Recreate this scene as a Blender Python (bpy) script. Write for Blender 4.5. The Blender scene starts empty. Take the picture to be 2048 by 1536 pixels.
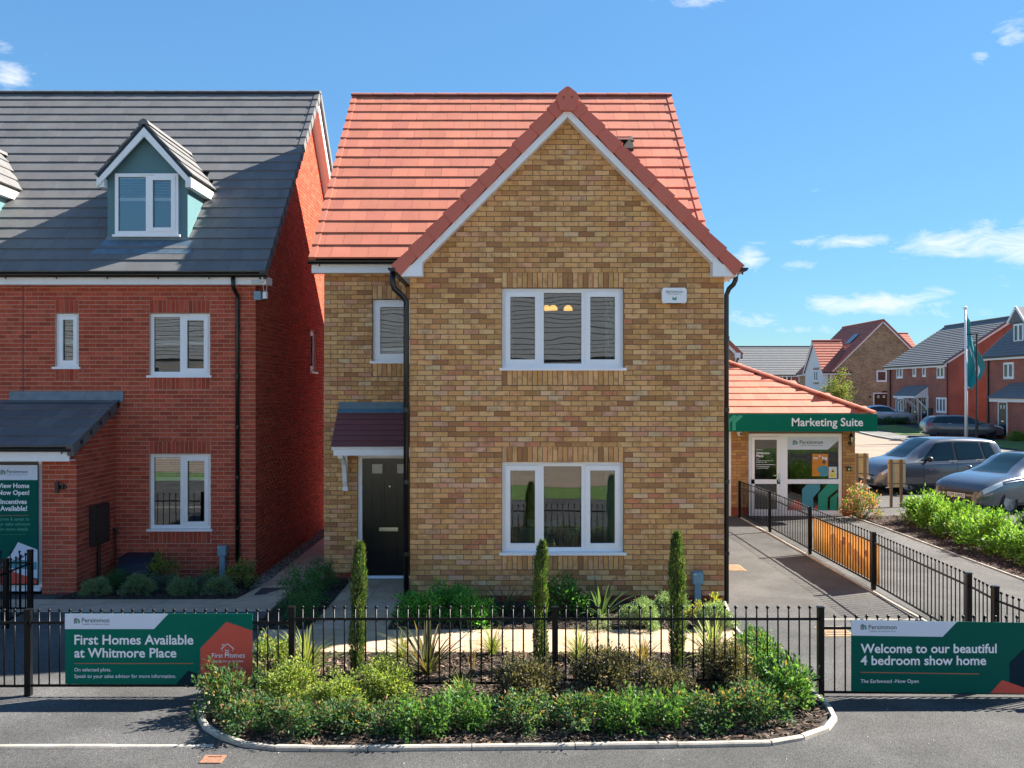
import bpy, bmesh, math, random
import numpy as np
from mathutils import Vector, Matrix, Euler
rad = math.radians
scene = bpy.context.scene
COL = scene.collection
RND = random.Random(11)
NR = np.random.RandomState(5)

# ------------------------------------------------------------------ camera, sky, sun, exposure
F, CX, CY, H = 1820.0, 1024.0, 778.0, 3.14      # focal length in photo pixels, principal column, horizon row, eye height (m)
cam = bpy.data.cameras.new('camera')
cam.sensor_width = 36.0
cam.lens = 36.0 * F / 2048.0
cam.shift_y = (CY - 768.0) / 2048.0
cam.clip_start = 0.1
cam.clip_end = 2000.0
camo = bpy.data.objects.new('camera', cam)
COL.objects.link(camo)
camo.location = (0, 0, H)
camo.rotation_euler = (rad(90), 0, 0)
scene.camera = camo

SUN_AZ, SUN_EL = 67.0, 38.0
SUN_STRENGTH, SKY_STRENGTH, EXPOSURE = 4.3, 0.058, 2.08
sun = bpy.data.lights.new('sun', 'SUN')
sun.energy = SUN_STRENGTH
sun.angle = rad(0.53)
sun.color = (1.0, 0.93, 0.82)
suno = bpy.data.objects.new('sun', sun)
COL.objects.link(suno)
sd = Vector((math.sin(rad(SUN_AZ)) * math.cos(rad(SUN_EL)), math.cos(rad(SUN_AZ)) * math.cos(rad(SUN_EL)), math.sin(rad(SUN_EL))))
suno.rotation_euler = sd.to_track_quat('Z', 'Y').to_euler()
suno.location = (20, 10, 30)

world = bpy.data.worlds.new('World')
scene.world = world
world.use_nodes = True
def build_world():
    nt = world.node_tree
    N, Lk = nt.nodes, nt.links
    N.clear()
    def math_(op, a, b=None, c=None):
        n = N.new('ShaderNodeMath'); n.operation = op
        for i, x in enumerate((a, b, c)):
            if x is None: continue
            if isinstance(x, (int, float)): n.inputs[i].default_value = x
            else: Lk.new(x, n.inputs[i])
        return n.outputs[0]
    out = N.new('ShaderNodeOutputWorld'); bg = N.new('ShaderNodeBackground')
    sky = N.new('ShaderNodeTexSky'); sky.sky_type = 'NISHITA'; sky.sun_disc = False
    sky.sun_elevation = rad(SUN_EL); sky.sun_rotation = rad(SUN_AZ)
    sky.altitude = 60; sky.air_density = 0.85; sky.dust_density = 0.0; sky.ozone_density = 7.0
    bg.inputs['Strength'].default_value = SKY_STRENGTH
    tc = N.new('ShaderNodeTexCoord')
    sep = N.new('ShaderNodeSeparateXYZ'); Lk.new(tc.outputs['Generated'], sep.inputs[0])
    x, y, z = sep.outputs
    az = math_('ARCTAN2', x, y)
    el = math_('ARCSINE', z)
    # flattened cloud layer: noise over the sky dome projected to a plane overhead
    den = math_('ADD', math_('MAXIMUM', z, 0.0), 0.10)
    cmb = N.new('ShaderNodeCombineXYZ')
    Lk.new(math_('DIVIDE', x, den), cmb.inputs[0]); Lk.new(math_('DIVIDE', y, den), cmb.inputs[1])
    def noise(vec, scale, detail, rough, dist=0.0):
        n = N.new('ShaderNodeTexNoise'); n.inputs['Scale'].default_value = scale; n.inputs['Detail'].default_value = detail
        n.inputs['Roughness'].default_value = rough; n.inputs['Distortion'].default_value = dist
        Lk.new(vec, n.inputs['Vector']); return n.outputs['Fac']
    c2 = N.new('ShaderNodeCombineXYZ')
    Lk.new(math_('MULTIPLY', az, 1.0), c2.inputs[0]); Lk.new(math_('MULTIPLY', el, 2.6), c2.inputs[1])
    fine = noise(c2.outputs[0], 24.0, 10.0, 0.66, 0.7)
    wide = noise(cmb.outputs[0], 0.55, 3.0, 0.5)
    # where small fair-weather clouds lie: (photo column, row, half width, half height, weight) turned into directions
    blobs = [(1740, 606, 150, 26, 1.0), (1850, 590, 80, 22, .75), (1705, 482, 120, 15, .85), (1500, 515, 38, 26, .95), (1600, 528, 48, 12, .7),
             (1975, 490, 90, 17, .95), (20, 152, 46, 30, 1.0), (8, 80, 34, 26, .6), (85, 105, 34, 22, .5), (1390, 2, 80, 15, .8),
             (2015, 70, 50, 36, .72), (1610, 660, 120, 12, .6), (1960, 112, 24, 16, .62), (1870, 625, 130, 16, .55),
             (2150, 600, 120, 24, .9), (-300, 420, 150, 26, .8), (2700, 420, 160, 30, .8), (-700, 560, 200, 26, .9)]
    cover = None
    for px, py, hw, hh, wgt in blobs:
        u = px - CX
        a0 = math.atan2(u, F); e0 = math.atan2(CY - py, math.hypot(F, u))
        sa = hw / F * math.cos(a0) ** 2; se = hh / F * math.cos(a0)
        da = math_('DIVIDE', math_('SUBTRACT', az, a0), sa)
        de = math_('DIVIDE', math_('SUBTRACT', el, e0), se)
        r2 = math_('ADD', math_('MULTIPLY', da, da), math_('MULTIPLY', de, de))
        g = math_('MULTIPLY', math_('POWER', 2.7183, math_('MULTIPLY', r2, -0.8)), wgt)
        cover = g if cover is None else math_('MAXIMUM', cover, g)
    # low fair-weather cloud goes on round the whole horizon, thickened for fill light
    band = math_('POWER', 2.7183, math_('MULTIPLY', math_('POWER', math_('DIVIDE', math_('SUBTRACT', el, 0.12), 0.075), 2.0), -1.0))
    lump = noise(c2.outputs[0], 4.2, 2.0, 0.5)
    field = math_('MINIMUM', math_('MAXIMUM', math_('MULTIPLY', math_('SUBTRACT', lump, 0.50), 7.0), 0.0), 1.0)
    cover = math_('MAXIMUM', cover, math_('MULTIPLY', band, field))
    d = math_('SUBTRACT', math_('ADD', cover, math_('MULTIPLY', math_('SUBTRACT', fine, 0.5), 1.9)), 0.45)
    dens = math_('MINIMUM', math_('MAXIMUM', math_('MULTIPLY', d, 1.15), 0.0), 0.78)
    dens = math_('MULTIPLY', dens, math_('MINIMUM', math_('MULTIPLY', cover, 4.0), 1.0))
    mix = N.new('ShaderNodeMix'); mix.data_type = 'RGBA'
    Lk.new(dens, mix.inputs[0])
    # an even, clear blue: the brightness range of the whole dome is compressed, hue kept
    bw = N.new('ShaderNodeRGBToBW'); Lk.new(sky.outputs[0], bw.inputs[0])
    fac = math_('POWER', math_('DIVIDE', math_('MAXIMUM', bw.outputs[0], 0.05), 1.7), -0.5)
    sc = N.new('ShaderNodeVectorMath'); sc.operation = 'SCALE'; Lk.new(sky.outputs[0], sc.inputs[0]); Lk.new(fac, sc.inputs['Scale'])
    tn = N.new('ShaderNodeVectorMath'); tn.operation = 'MULTIPLY'; Lk.new(sc.outputs[0], tn.inputs[0]); tn.inputs[1].default_value = (0.80, 0.98, 0.90)
    Lk.new(tn.outputs[0], mix.inputs[6])
    mix.inputs[7].default_value = (4.4, 4.6, 4.9, 1)
    Lk.new(mix.outputs[2], bg.inputs[0]); Lk.new(bg.outputs[0], out.inputs[0])
build_world()
vs = scene.view_settings
vs.view_transform = 'Standard'
try: vs.look = 'None'
except Exception: pass
vs.exposure = EXPOSURE
vs.gamma = 1.0
vs.use_curve_mapping = False
scene.cycles.max_bounces = 8
scene.cycles.transparent_max_bounces = 16
scene.cycles.use_denoising = True

# ------------------------------------------------------------------ measuring helpers
def X(px, Y): return (px - CX) * Y / F
def Z(py, Y): return H + (CY - py) * Y / F
def G(px, py):
    Y = H * F / (py - CY); return ((px - CX) * Y / F, Y)
def smooth(a, b, t):
    t = min(1.0, max(0.0, (t - a) / (b - a))); return t * t * (3 - 2 * t)
def hgt(x, y):
    """ground level: the plot on the left lies 20 cm lower, the far street rises half a metre"""
    return -0.21 * smooth(-2.9, -4.5, x) * smooth(12.2, 16, y) + 0.5 * smooth(56, 70, y) * smooth(12, 20, x)

# ------------------------------------------------------------------ materials
MATS = {}
def node_mat(name):
    m = bpy.data.materials.new(name); m.use_nodes = True
    nt = m.node_tree; return m, nt, nt.nodes, nt.links, nt.nodes['Principled BSDF']
def mat(name, col=(.5, .5, .5), rough=.6, metal=0.0, spec=.5, tint=False, noise=None, noise2=None, bump=None, coat=0.0, emit=None, space='world', rough_noise=None, bump2=None):
    """noise=(scale, amount): brightness mottling; bump=(scale, strength, distance)"""
    m, nt, N, Lk, b = node_mat(name)
    b.inputs['Roughness'].default_value = rough; b.inputs['Metallic'].default_value = metal
    b.inputs['Specular IOR Level'].default_value = spec; b.inputs['Coat Weight'].default_value = coat
    if space == 'world':
        g = N.new('ShaderNodeNewGeometry'); vec = g.outputs['Position']
    else:
        g = N.new('ShaderNodeTexCoord'); vec = g.outputs['Object']
    rgb = N.new('ShaderNodeRGB'); rgb.outputs[0].default_value = (*col, 1); c = rgb.outputs[0]
    if tint:
        at = N.new('ShaderNodeAttribute'); at.attribute_name = 'tint'
        mx = N.new('ShaderNodeMix'); mx.data_type = 'RGBA'; mx.blend_type = 'MULTIPLY'; mx.inputs[0].default_value = 1
        Lk.new(c, mx.inputs[6]); Lk.new(at.outputs['Color'], mx.inputs[7]); c = mx.outputs[2]
    def tex(scale, detail=5.0):
        n = N.new('ShaderNodeTexNoise'); n.inputs['Scale'].default_value = scale; n.inputs['Detail'].default_value = detail
        n.inputs['Roughness'].default_value = .6
        Lk.new(vec, n.inputs['Vector']); return n.outputs['Fac']
    for nz in (noise, noise2):
        if nz:
            r = N.new('ShaderNodeMapRange'); r.inputs['From Min'].default_value = .28; r.inputs['From Max'].default_value = .72
            r.inputs['To Min'].default_value = 1 - nz[1]; r.inputs['To Max'].default_value = 1 + nz[1]
            Lk.new(tex(nz[0]), r.inputs['Value'])
            mx = N.new('ShaderNodeMix'); mx.data_type = 'RGBA'; mx.blend_type = 'MULTIPLY'; mx.inputs[0].default_value = 1
            Lk.new(c, mx.inputs[6]); Lk.new(r.outputs[0], mx.inputs[7]); c = mx.outputs[2]
    Lk.new(c, b.inputs['Base Color'])
    prev = None
    for bp in (bump, bump2):
        if bp:
            n = N.new('ShaderNodeBump'); n.inputs['Strength'].default_value = bp[1]; n.inputs['Distance'].default_value = bp[2]
            Lk.new(tex(bp[0], 4.0), n.inputs['Height'])
            if prev: Lk.new(prev, n.inputs['Normal'])
            prev = n.outputs[0]
    if prev: Lk.new(prev, b.inputs['Normal'])
    if rough_noise:
        r = N.new('ShaderNodeMapRange'); r.inputs['To Min'].default_value = rough_noise[1]; r.inputs['To Max'].default_value = rough_noise[2]
        Lk.new(tex(rough_noise[0]), r.inputs['Value']); Lk.new(r.outputs[0], b.inputs['Roughness'])
    if emit:
        b.inputs['Emission Color'].default_value = (*emit[0], 1); b.inputs['Emission Strength'].default_value = emit[1]
    MATS[name] = m
    return m
def glass_mat(name, tintc=(.86, .9, .9), wav=.0016, wscale=1.1, ior=1.6):
    """a clear pane: mirror reflection by Fresnel over a tinted see-through body, slightly wavy"""
    m, nt, N, Lk, b = node_mat(name)
    N.remove(b); out = N['Material Output']
    fr = N.new('ShaderNodeFresnel'); fr.inputs['IOR'].default_value = ior
    tr = N.new('ShaderNodeBsdfTransparent'); tr.inputs[0].default_value = (*tintc, 1)
    gl = N.new('ShaderNodeBsdfGlossy'); gl.inputs['Roughness'].default_value = 0.0; gl.inputs['Color'].default_value = (.95, .97, 1, 1)
    g = N.new('ShaderNodeNewGeometry')
    n = N.new('ShaderNodeTexNoise'); n.inputs['Scale'].default_value = wscale; n.inputs['Detail'].default_value = 1.0
    mp = N.new('ShaderNodeMapping'); mp.inputs['Scale'].default_value = (1.0, 1.0, 1.6)
    Lk.new(g.outputs['Position'], mp.inputs[0]); Lk.new(mp.outputs[0], n.inputs['Vector'])
    bp = N.new('ShaderNodeBump'); bp.inputs['Strength'].default_value = 1.0; bp.inputs['Distance'].default_value = wav
    Lk.new(n.outputs['Fac'], bp.inputs['Height']); Lk.new(bp.outputs[0], gl.inputs['Normal'])
    mix = N.new('ShaderNodeMixShader')
    Lk.new(fr.outputs[0], mix.inputs[0]); Lk.new(tr.outputs[0], mix.inputs[1]); Lk.new(gl.outputs[0], mix.inputs[2])
    Lk.new(mix.outputs[0], out.inputs['Surface'])
    MATS[name] = m; return m
def brick_mat(name, flame, flame_amt, spread=.10):
    """colour of each brick from its tint, with fired patches of a darker flame colour inside the brick"""
    m, nt, N, Lk, b = node_mat(name)
    b.inputs['Roughness'].default_value = .95; b.inputs['Specular IOR Level'].default_value = .1
    g = N.new('ShaderNodeNewGeometry'); at = N.new('ShaderNodeAttribute'); at.attribute_name = 'tint'
    sc = N.new('ShaderNodeVectorMath'); sc.operation = 'MULTIPLY_ADD'; sc.inputs[1].default_value = (31, 47, 71)
    Lk.new(at.outputs['Vector'], sc.inputs[0]); Lk.new(g.outputs['Position'], sc.inputs[2])
    n = N.new('ShaderNodeTexNoise'); n.inputs['Scale'].default_value = 7.5; n.inputs['Detail'].default_value = 3
    Lk.new(sc.outputs[0], n.inputs['Vector'])
    r = N.new('ShaderNodeMapRange'); r.inputs['From Min'].default_value = .48; r.inputs['From Max'].default_value = .68; r.inputs['To Max'].default_value = flame_amt
    Lk.new(n.outputs['Fac'], r.inputs['Value'])
    mx = N.new('ShaderNodeMix'); mx.data_type = 'RGBA'; Lk.new(r.outputs[0], mx.inputs[0]); Lk.new(at.outputs['Color'], mx.inputs[6]); mx.inputs[7].default_value = (*flame, 1)
    n2 = N.new('ShaderNodeTexNoise'); n2.inputs['Scale'].default_value = 60; n2.inputs['Detail'].default_value = 6; Lk.new(g.outputs['Position'], n2.inputs['Vector'])
    r2 = N.new('ShaderNodeMapRange'); r2.inputs['From Min'].default_value = .3; r2.inputs['From Max'].default_value = .7; r2.inputs['To Min'].default_value = 1 - spread; r2.inputs['To Max'].default_value = 1 + spread
    Lk.new(n2.outputs['Fac'], r2.inputs['Value'])
    m2 = N.new('ShaderNodeMix'); m2.data_type = 'RGBA'; m2.blend_type = 'MULTIPLY'; m2.inputs[0].default_value = 1
    Lk.new(mx.outputs[2], m2.inputs[6]); Lk.new(r2.outputs[0], m2.inputs[7]); Lk.new(m2.outputs[2], b.inputs['Base Color'])
    bp = N.new('ShaderNodeBump'); bp.inputs['Strength'].default_value = .5; bp.inputs['Distance'].default_value = .004
    Lk.new(n2.outputs['Fac'], bp.inputs['Height']); Lk.new(bp.outputs[0], b.inputs['Normal'])
    MATS[name] = m; return m
def far_brick_mat(name, c1, c2, mortar):
    """brickwork too far off to tell bricks apart: courses in world metres, on walls along x or y"""
    m, nt, N, Lk, b = node_mat(name)
    b.inputs['Roughness'].default_value = .9
    g = N.new('ShaderNodeNewGeometry'); s = N.new('ShaderNodeSeparateXYZ'); Lk.new(g.outputs['Position'], s.inputs[0])
    a = N.new('ShaderNodeMath'); a.operation = 'ADD'; Lk.new(s.outputs[0], a.inputs[0]); Lk.new(s.outputs[1], a.inputs[1])
    c = N.new('ShaderNodeCombineXYZ'); Lk.new(a.outputs[0], c.inputs[0]); Lk.new(s.outputs[2], c.inputs[1])
    br = N.new('ShaderNodeTexBrick'); Lk.new(c.outputs[0], br.inputs['Vector'])
    br.inputs['Scale'].default_value = 1.0; br.inputs['Brick Width'].default_value = .225; br.inputs['Row Height'].default_value = .075
    br.inputs['Mortar Size'].default_value = .006; br.inputs['Bias'].default_value = -.1
    br.inputs['Color1'].default_value = (*c1, 1); br.inputs['Color2'].default_value = (*c2, 1); br.inputs['Mortar'].default_value = (*mortar, 1)
    n = N.new('ShaderNodeTexNoise'); n.inputs['Scale'].default_value = 1.3; n.inputs['Detail'].default_value = 5; Lk.new(g.outputs['Position'], n.inputs['Vector'])
    r = N.new('ShaderNodeMapRange'); r.inputs['From Min'].default_value = .3; r.inputs['From Max'].default_value = .7; r.inputs['To Min'].default_value = .82; r.inputs['To Max'].default_value = 1.18
    Lk.new(n.outputs['Fac'], r.inputs['Value'])
    mx = N.new('ShaderNodeMix'); mx.data_type = 'RGBA'; mx.blend_type = 'MULTIPLY'; mx.inputs[0].default_value = 1
    Lk.new(br.outputs['Color'], mx.inputs[6]); Lk.new(r.outputs[0], mx.inputs[7]); Lk.new(mx.outputs[2], b.inputs['Base Color'])
    MATS[name] = m; return m
def leaf_mat(name, rough=.45, trans=.28, spec=.5, through=(1.5, 1.6, .7)):
    m, nt, N, Lk, b = node_mat(name)
    at = N.new('ShaderNodeAttribute'); at.attribute_name = 'tint'
    Lk.new(at.outputs['Color'], b.inputs['Base Color']); b.inputs['Roughness'].default_value = rough; b.inputs['Specular IOR Level'].default_value = spec
    tr = N.new('ShaderNodeBsdfTranslucent')
    mx = N.new('ShaderNodeMix'); mx.data_type = 'RGBA'; mx.blend_type = 'MULTIPLY'; mx.inputs[0].default_value = 1
    Lk.new(at.outputs['Color'], mx.inputs[6]); mx.inputs[7].default_value = (*through, 1); Lk.new(mx.outputs[2], tr.inputs[0])
    ms = N.new('ShaderNodeMixShader'); ms.inputs[0].default_value = trans
    Lk.new(b.outputs[0], ms.inputs[1]); Lk.new(tr.outputs[0], ms.inputs[2]); Lk.new(ms.outputs[0], N['Material Output'].inputs['Surface'])
    MATS[name] = m; return m
def asphalt_mat(name, base, chip):
    m, nt, N, Lk, b = node_mat(name)
    b.inputs['Roughness'].default_value = .9; b.inputs['Specular IOR Level'].default_value = .3
    g = N.new('ShaderNodeNewGeometry'); P_ = g.outputs['Position']
    v = N.new('ShaderNodeTexVoronoi'); v.inputs['Scale'].default_value = 140; Lk.new(P_, v.inputs['Vector'])
    r = N.new('ShaderNodeMapRange'); r.inputs['From Min'].default_value = .0; r.inputs['From Max'].default_value = 1; r.inputs['To Min'].default_value = .45; r.inputs['To Max'].default_value = chip
    sp = N.new('ShaderNodeSeparateXYZ'); Lk.new(v.outputs['Color'], sp.inputs[0]); Lk.new(sp.outputs[0], r.inputs['Value'])
    n = N.new('ShaderNodeTexNoise'); n.inputs['Scale'].default_value = .9; n.inputs['Detail'].default_value = 7; n.inputs['Roughness'].default_value = .65; Lk.new(P_, n.inputs['Vector'])
    r2 = N.new('ShaderNodeMapRange'); r2.inputs['From Min'].default_value = .3; r2.inputs['From Max'].default_value = .7; r2.inputs['To Min'].default_value = .66; r2.inputs['To Max'].default_value = 1.34; Lk.new(n.outputs['Fac'], r2.inputs['Value'])
    n3 = N.new('ShaderNodeTexNoise'); n3.inputs['Scale'].default_value = .32; n3.inputs['Detail'].default_value = 4; n3.inputs['Distortion'].default_value = 1.2; Lk.new(P_, n3.inputs['Vector'])
    r3 = N.new('ShaderNodeMapRange'); r3.inputs['From Min'].default_value = .35; r3.inputs['From Max'].default_value = .65; r3.inputs['To Min'].default_value = .84; r3.inputs['To Max'].default_value = 1.14; Lk.new(n3.outputs['Fac'], r3.inputs['Value'])
    m0 = N.new('ShaderNodeMath'); m0.operation = 'MULTIPLY'; Lk.new(r3.outputs[0], m0.inputs[0]); Lk.new(r2.outputs[0], m0.inputs[1])
    mm = N.new('ShaderNodeMath'); mm.operation = 'MULTIPLY'; Lk.new(r.outputs[0], mm.inputs[0]); Lk.new(m0.outputs[0], mm.inputs[1])
    mx = N.new('ShaderNodeMix'); mx.data_type = 'RGBA'; mx.blend_type = 'MULTIPLY'; mx.inputs[0].default_value = 1; mx.inputs[6].default_value = (*base, 1)
    Lk.new(mm.outputs[0], mx.inputs[7]); Lk.new(mx.outputs[2], b.inputs['Base Color'])
    bp = N.new('ShaderNodeBump'); bp.inputs['Strength'].default_value = .6; bp.inputs['Distance'].default_value = .004
    Lk.new(v.outputs['Distance'], bp.inputs['Height']); Lk.new(bp.outputs[0], b.inputs['Normal'])
    MATS[name] = m; return m

asphalt_mat('asphalt', (.084, .081, .077), 1.5)
asphalt_mat('asphalt_front', (.066, .065, .064), 1.6)
asphalt_mat('asphalt_pale', (.165, .16, .152), 1.4)
asphalt_mat('asphalt_dark', (.075, .074, .074), 1.5)
brick_mat('buff_brick', (.36, .175, .078), .6)
brick_mat('red_brick', (.24, .065, .038), .5)
mat('buff_mortar', (.19, .125, .085), .95, noise=(40, .15))
mat('red_mortar', (.58, .44, .34), .95, noise=(40, .15))
mat('upvc', (.88, .88, .88), .32, spec=.5, noise=(3, .03))
mat('white_paint', (.86, .86, .85), .4, noise=(4, .04))
mat('render_white', (.78, .76, .72), .85, noise=(2, .05))
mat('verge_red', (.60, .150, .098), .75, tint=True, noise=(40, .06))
mat('red_tile', (.50, .160, .098), .8, tint=True, noise=(60, .08), noise2=(2.2, .10), bump=(180, .25, .002))
mat('grey_tile', (.135, .132, .132), .72, tint=True, noise=(60, .10), noise2=(1.7, .12), bump=(180, .25, .002))
mat('canopy_tile', (.17, .055, .052), .6, tint=True, noise=(50, .1))
mat('lead', (.13, .19, .24), .5, noise=(9, .22), metal=.25)
mat('lead_new', (.07, .16, .21), .45, noise=(7, .15))
mat('black_plastic', (.012, .013, .014), .35, spec=.5, noise=(12, .2))
mat('gutter_black', (.010, .010, .011), .3)
mat('black_paint', (.006, .0065, .0075), .34, spec=.2, noise=(25, .25))
mat('door_black', (.0045, .005, .006), .24, noise=(18, .2), bump=(70, .2, .001))
mat('chrome', (.75, .76, .78), .18, metal=1.0)
mat('dormer_grp', (.085, .185, .205), .55, noise=(2.5, .06))
mat('grey_box', (.20, .33, .40), .5, noise=(10, .08))
mat('brown_box', (.030, .018, .016), .55, noise=(10, .1))
mat('navy_box', (.012, .018, .032), .5, noise=(10, .1))
mat('room_wall', (.42, .43, .44), .9, noise=(1.5, .1))
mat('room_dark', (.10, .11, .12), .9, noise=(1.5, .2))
mat('curtain', (.20, .36, .37), .9, noise=(9, .1))
mat('blind', (.85, .88, .90), .6)
mat('sofa', (.10, .22, .27), .9, noise=(14, .15))
mat('gold_shade', (.85, .55, .18), .4, emit=((1.0, .50, .12), .42))
glass_mat('glass', ior=2.0)
glass_mat('shop_glass', (.8, .84, .82), .0012, 1.4, 1.6)
mat('far_glass', (.02, .025, .03), .04, spec=.8, noise=(1.3, .5))
mat('paving', (.45, .32, .215), .85, tint=True, noise=(6, .16), noise2=(1.1, .14), bump=(25, .35, .004))
mat('concrete_kerb', (.37, .335, .29), .9, tint=True, noise=(5, .28), noise2=(60, .2), bump=(90, .4, .003))
mat('edging', (.50, .47, .42), .9, noise=(10, .15))
mat('soil', (.030, .020, .014), .95, noise=(30, .4), noise2=(4, .3), bump=(22, 1.0, .03))
mat('bark', (1, 1, 1), .9, tint=True, noise=(40, .25))
mat('gravel', (1, 1, 1), .85, tint=True)
mat('grass_ground', (.095, .165, .03), .95, noise=(2.0, .3), noise2=(40, .35), bump=(60, 1.0, .03))
leaf_mat('leaf_glossy', .55, .40, .28)
leaf_mat('leaf_soft', .65, .38, .2)
leaf_mat('grass_blade', .55, .42, .25)
leaf_mat('banner_cloth', .7, .5, .2, (1, 1, 1))
mat('twig', (.075, .05, .032), .9, noise=(20, .3))
mat('sign_green', (.0, .135, .088), .7, spec=.15, noise=(3, .04))
mat('sign_dark_green', (.0, .095, .068), .7, spec=.15)
mat('sign_navy', (.004, .022, .035), .7, spec=.15)
mat('sign_red', (.62, .10, .065), .7, spec=.15)
mat('sign_white', (.62, .68, .78), .4)
mat('letter_white', (.80, .82, .85), .45)
mat('letter_dark', (.010, .05, .05), .5)
mat('letter_green', (.03, .27, .19), .45)
mat('logo_green', (.02, .30, .20), .45)
mat('rule_orange', (.36, .13, .07), .5)
mat('banner_yellow', (.66, .36, .09), .6, noise=(1.6, .12))
mat('banner_pale', (.80, .62, .40), .6)
mat('banner_pink', (.55, .20, .16), .6)
mat('poster_orange', (.62, .22, .012), .5)
mat('poster_blue', (.06, .28, .34), .5)
mat('poster_brown', (.16, .04, .03), .5)
mat('warning_yellow', (.75, .62, .02), .5)
mat('ply', (.62, .46, .23), .75, noise=(5, .08))
mat('timber', (.20, .13, .08), .8, noise=(14, .2))
mat('rust_iron', (.26, .125, .075), .8, noise=(30, .3), bump=(60, .6, .004))
mat('dark_iron', (.03, .03, .033), .7, noise=(30, .3))
mat('tactile', (.34, .23, .135), .85, noise=(16, .25))
mat('flag_teal', (.005, .25, .25), .6)
mat('pole_white', (.78, .78, .78), .35)
mat('block_paving', (.225, .168, .122), .9, noise=(.7, .16), noise2=(14, .14), bump=(20, .4, .006))
far_brick_mat('far_buff', (.50, .30, .15), (.27, .145, .075), (.32, .25, .18))
far_brick_mat('far_red', (.35, .095, .056), (.28, .074, .045), (.38, .27, .21))
mat('far_red_tile', (.42, .12, .075), .8, noise=(3, .12))
mat('far_grey_tile', (.15, .155, .16), .8, noise=(3, .12))
mat('tyre', (.010, .010, .010), .75)
mat('rim', (.60, .60, .62), .35, metal=.25)
mat('rim_dark', (.05, .05, .055), .35, metal=.6)
mat('car_slate', (.080, .098, .125), .24, metal=.35, coat=1.0, spec=.5)
mat('car_grey', (.105, .110, .124), .24, metal=.35, coat=1.0)
mat('car_blue', (.060, .085, .120), .24, metal=.35, coat=1.0)
mat('car_silver', (.52, .55, .60), .24, metal=.35, coat=1.0)
mat('car_glass', (.008, .022, .025), .02, spec=.5)
mat('car_trim', (.012, .012, .013), .5)
mat('lamp_clear', (.55, .58, .60), .12, spec=.8, coat=1.0)
mat('lamp_red', (.45, .01, .012), .15, coat=1.0)
mat('plate_white', (.75, .75, .70), .5)
mat('plate_yellow', (.65, .42, .05), .5)
mat('lantern_glass', (.5, .48, .42), .2)

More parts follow.
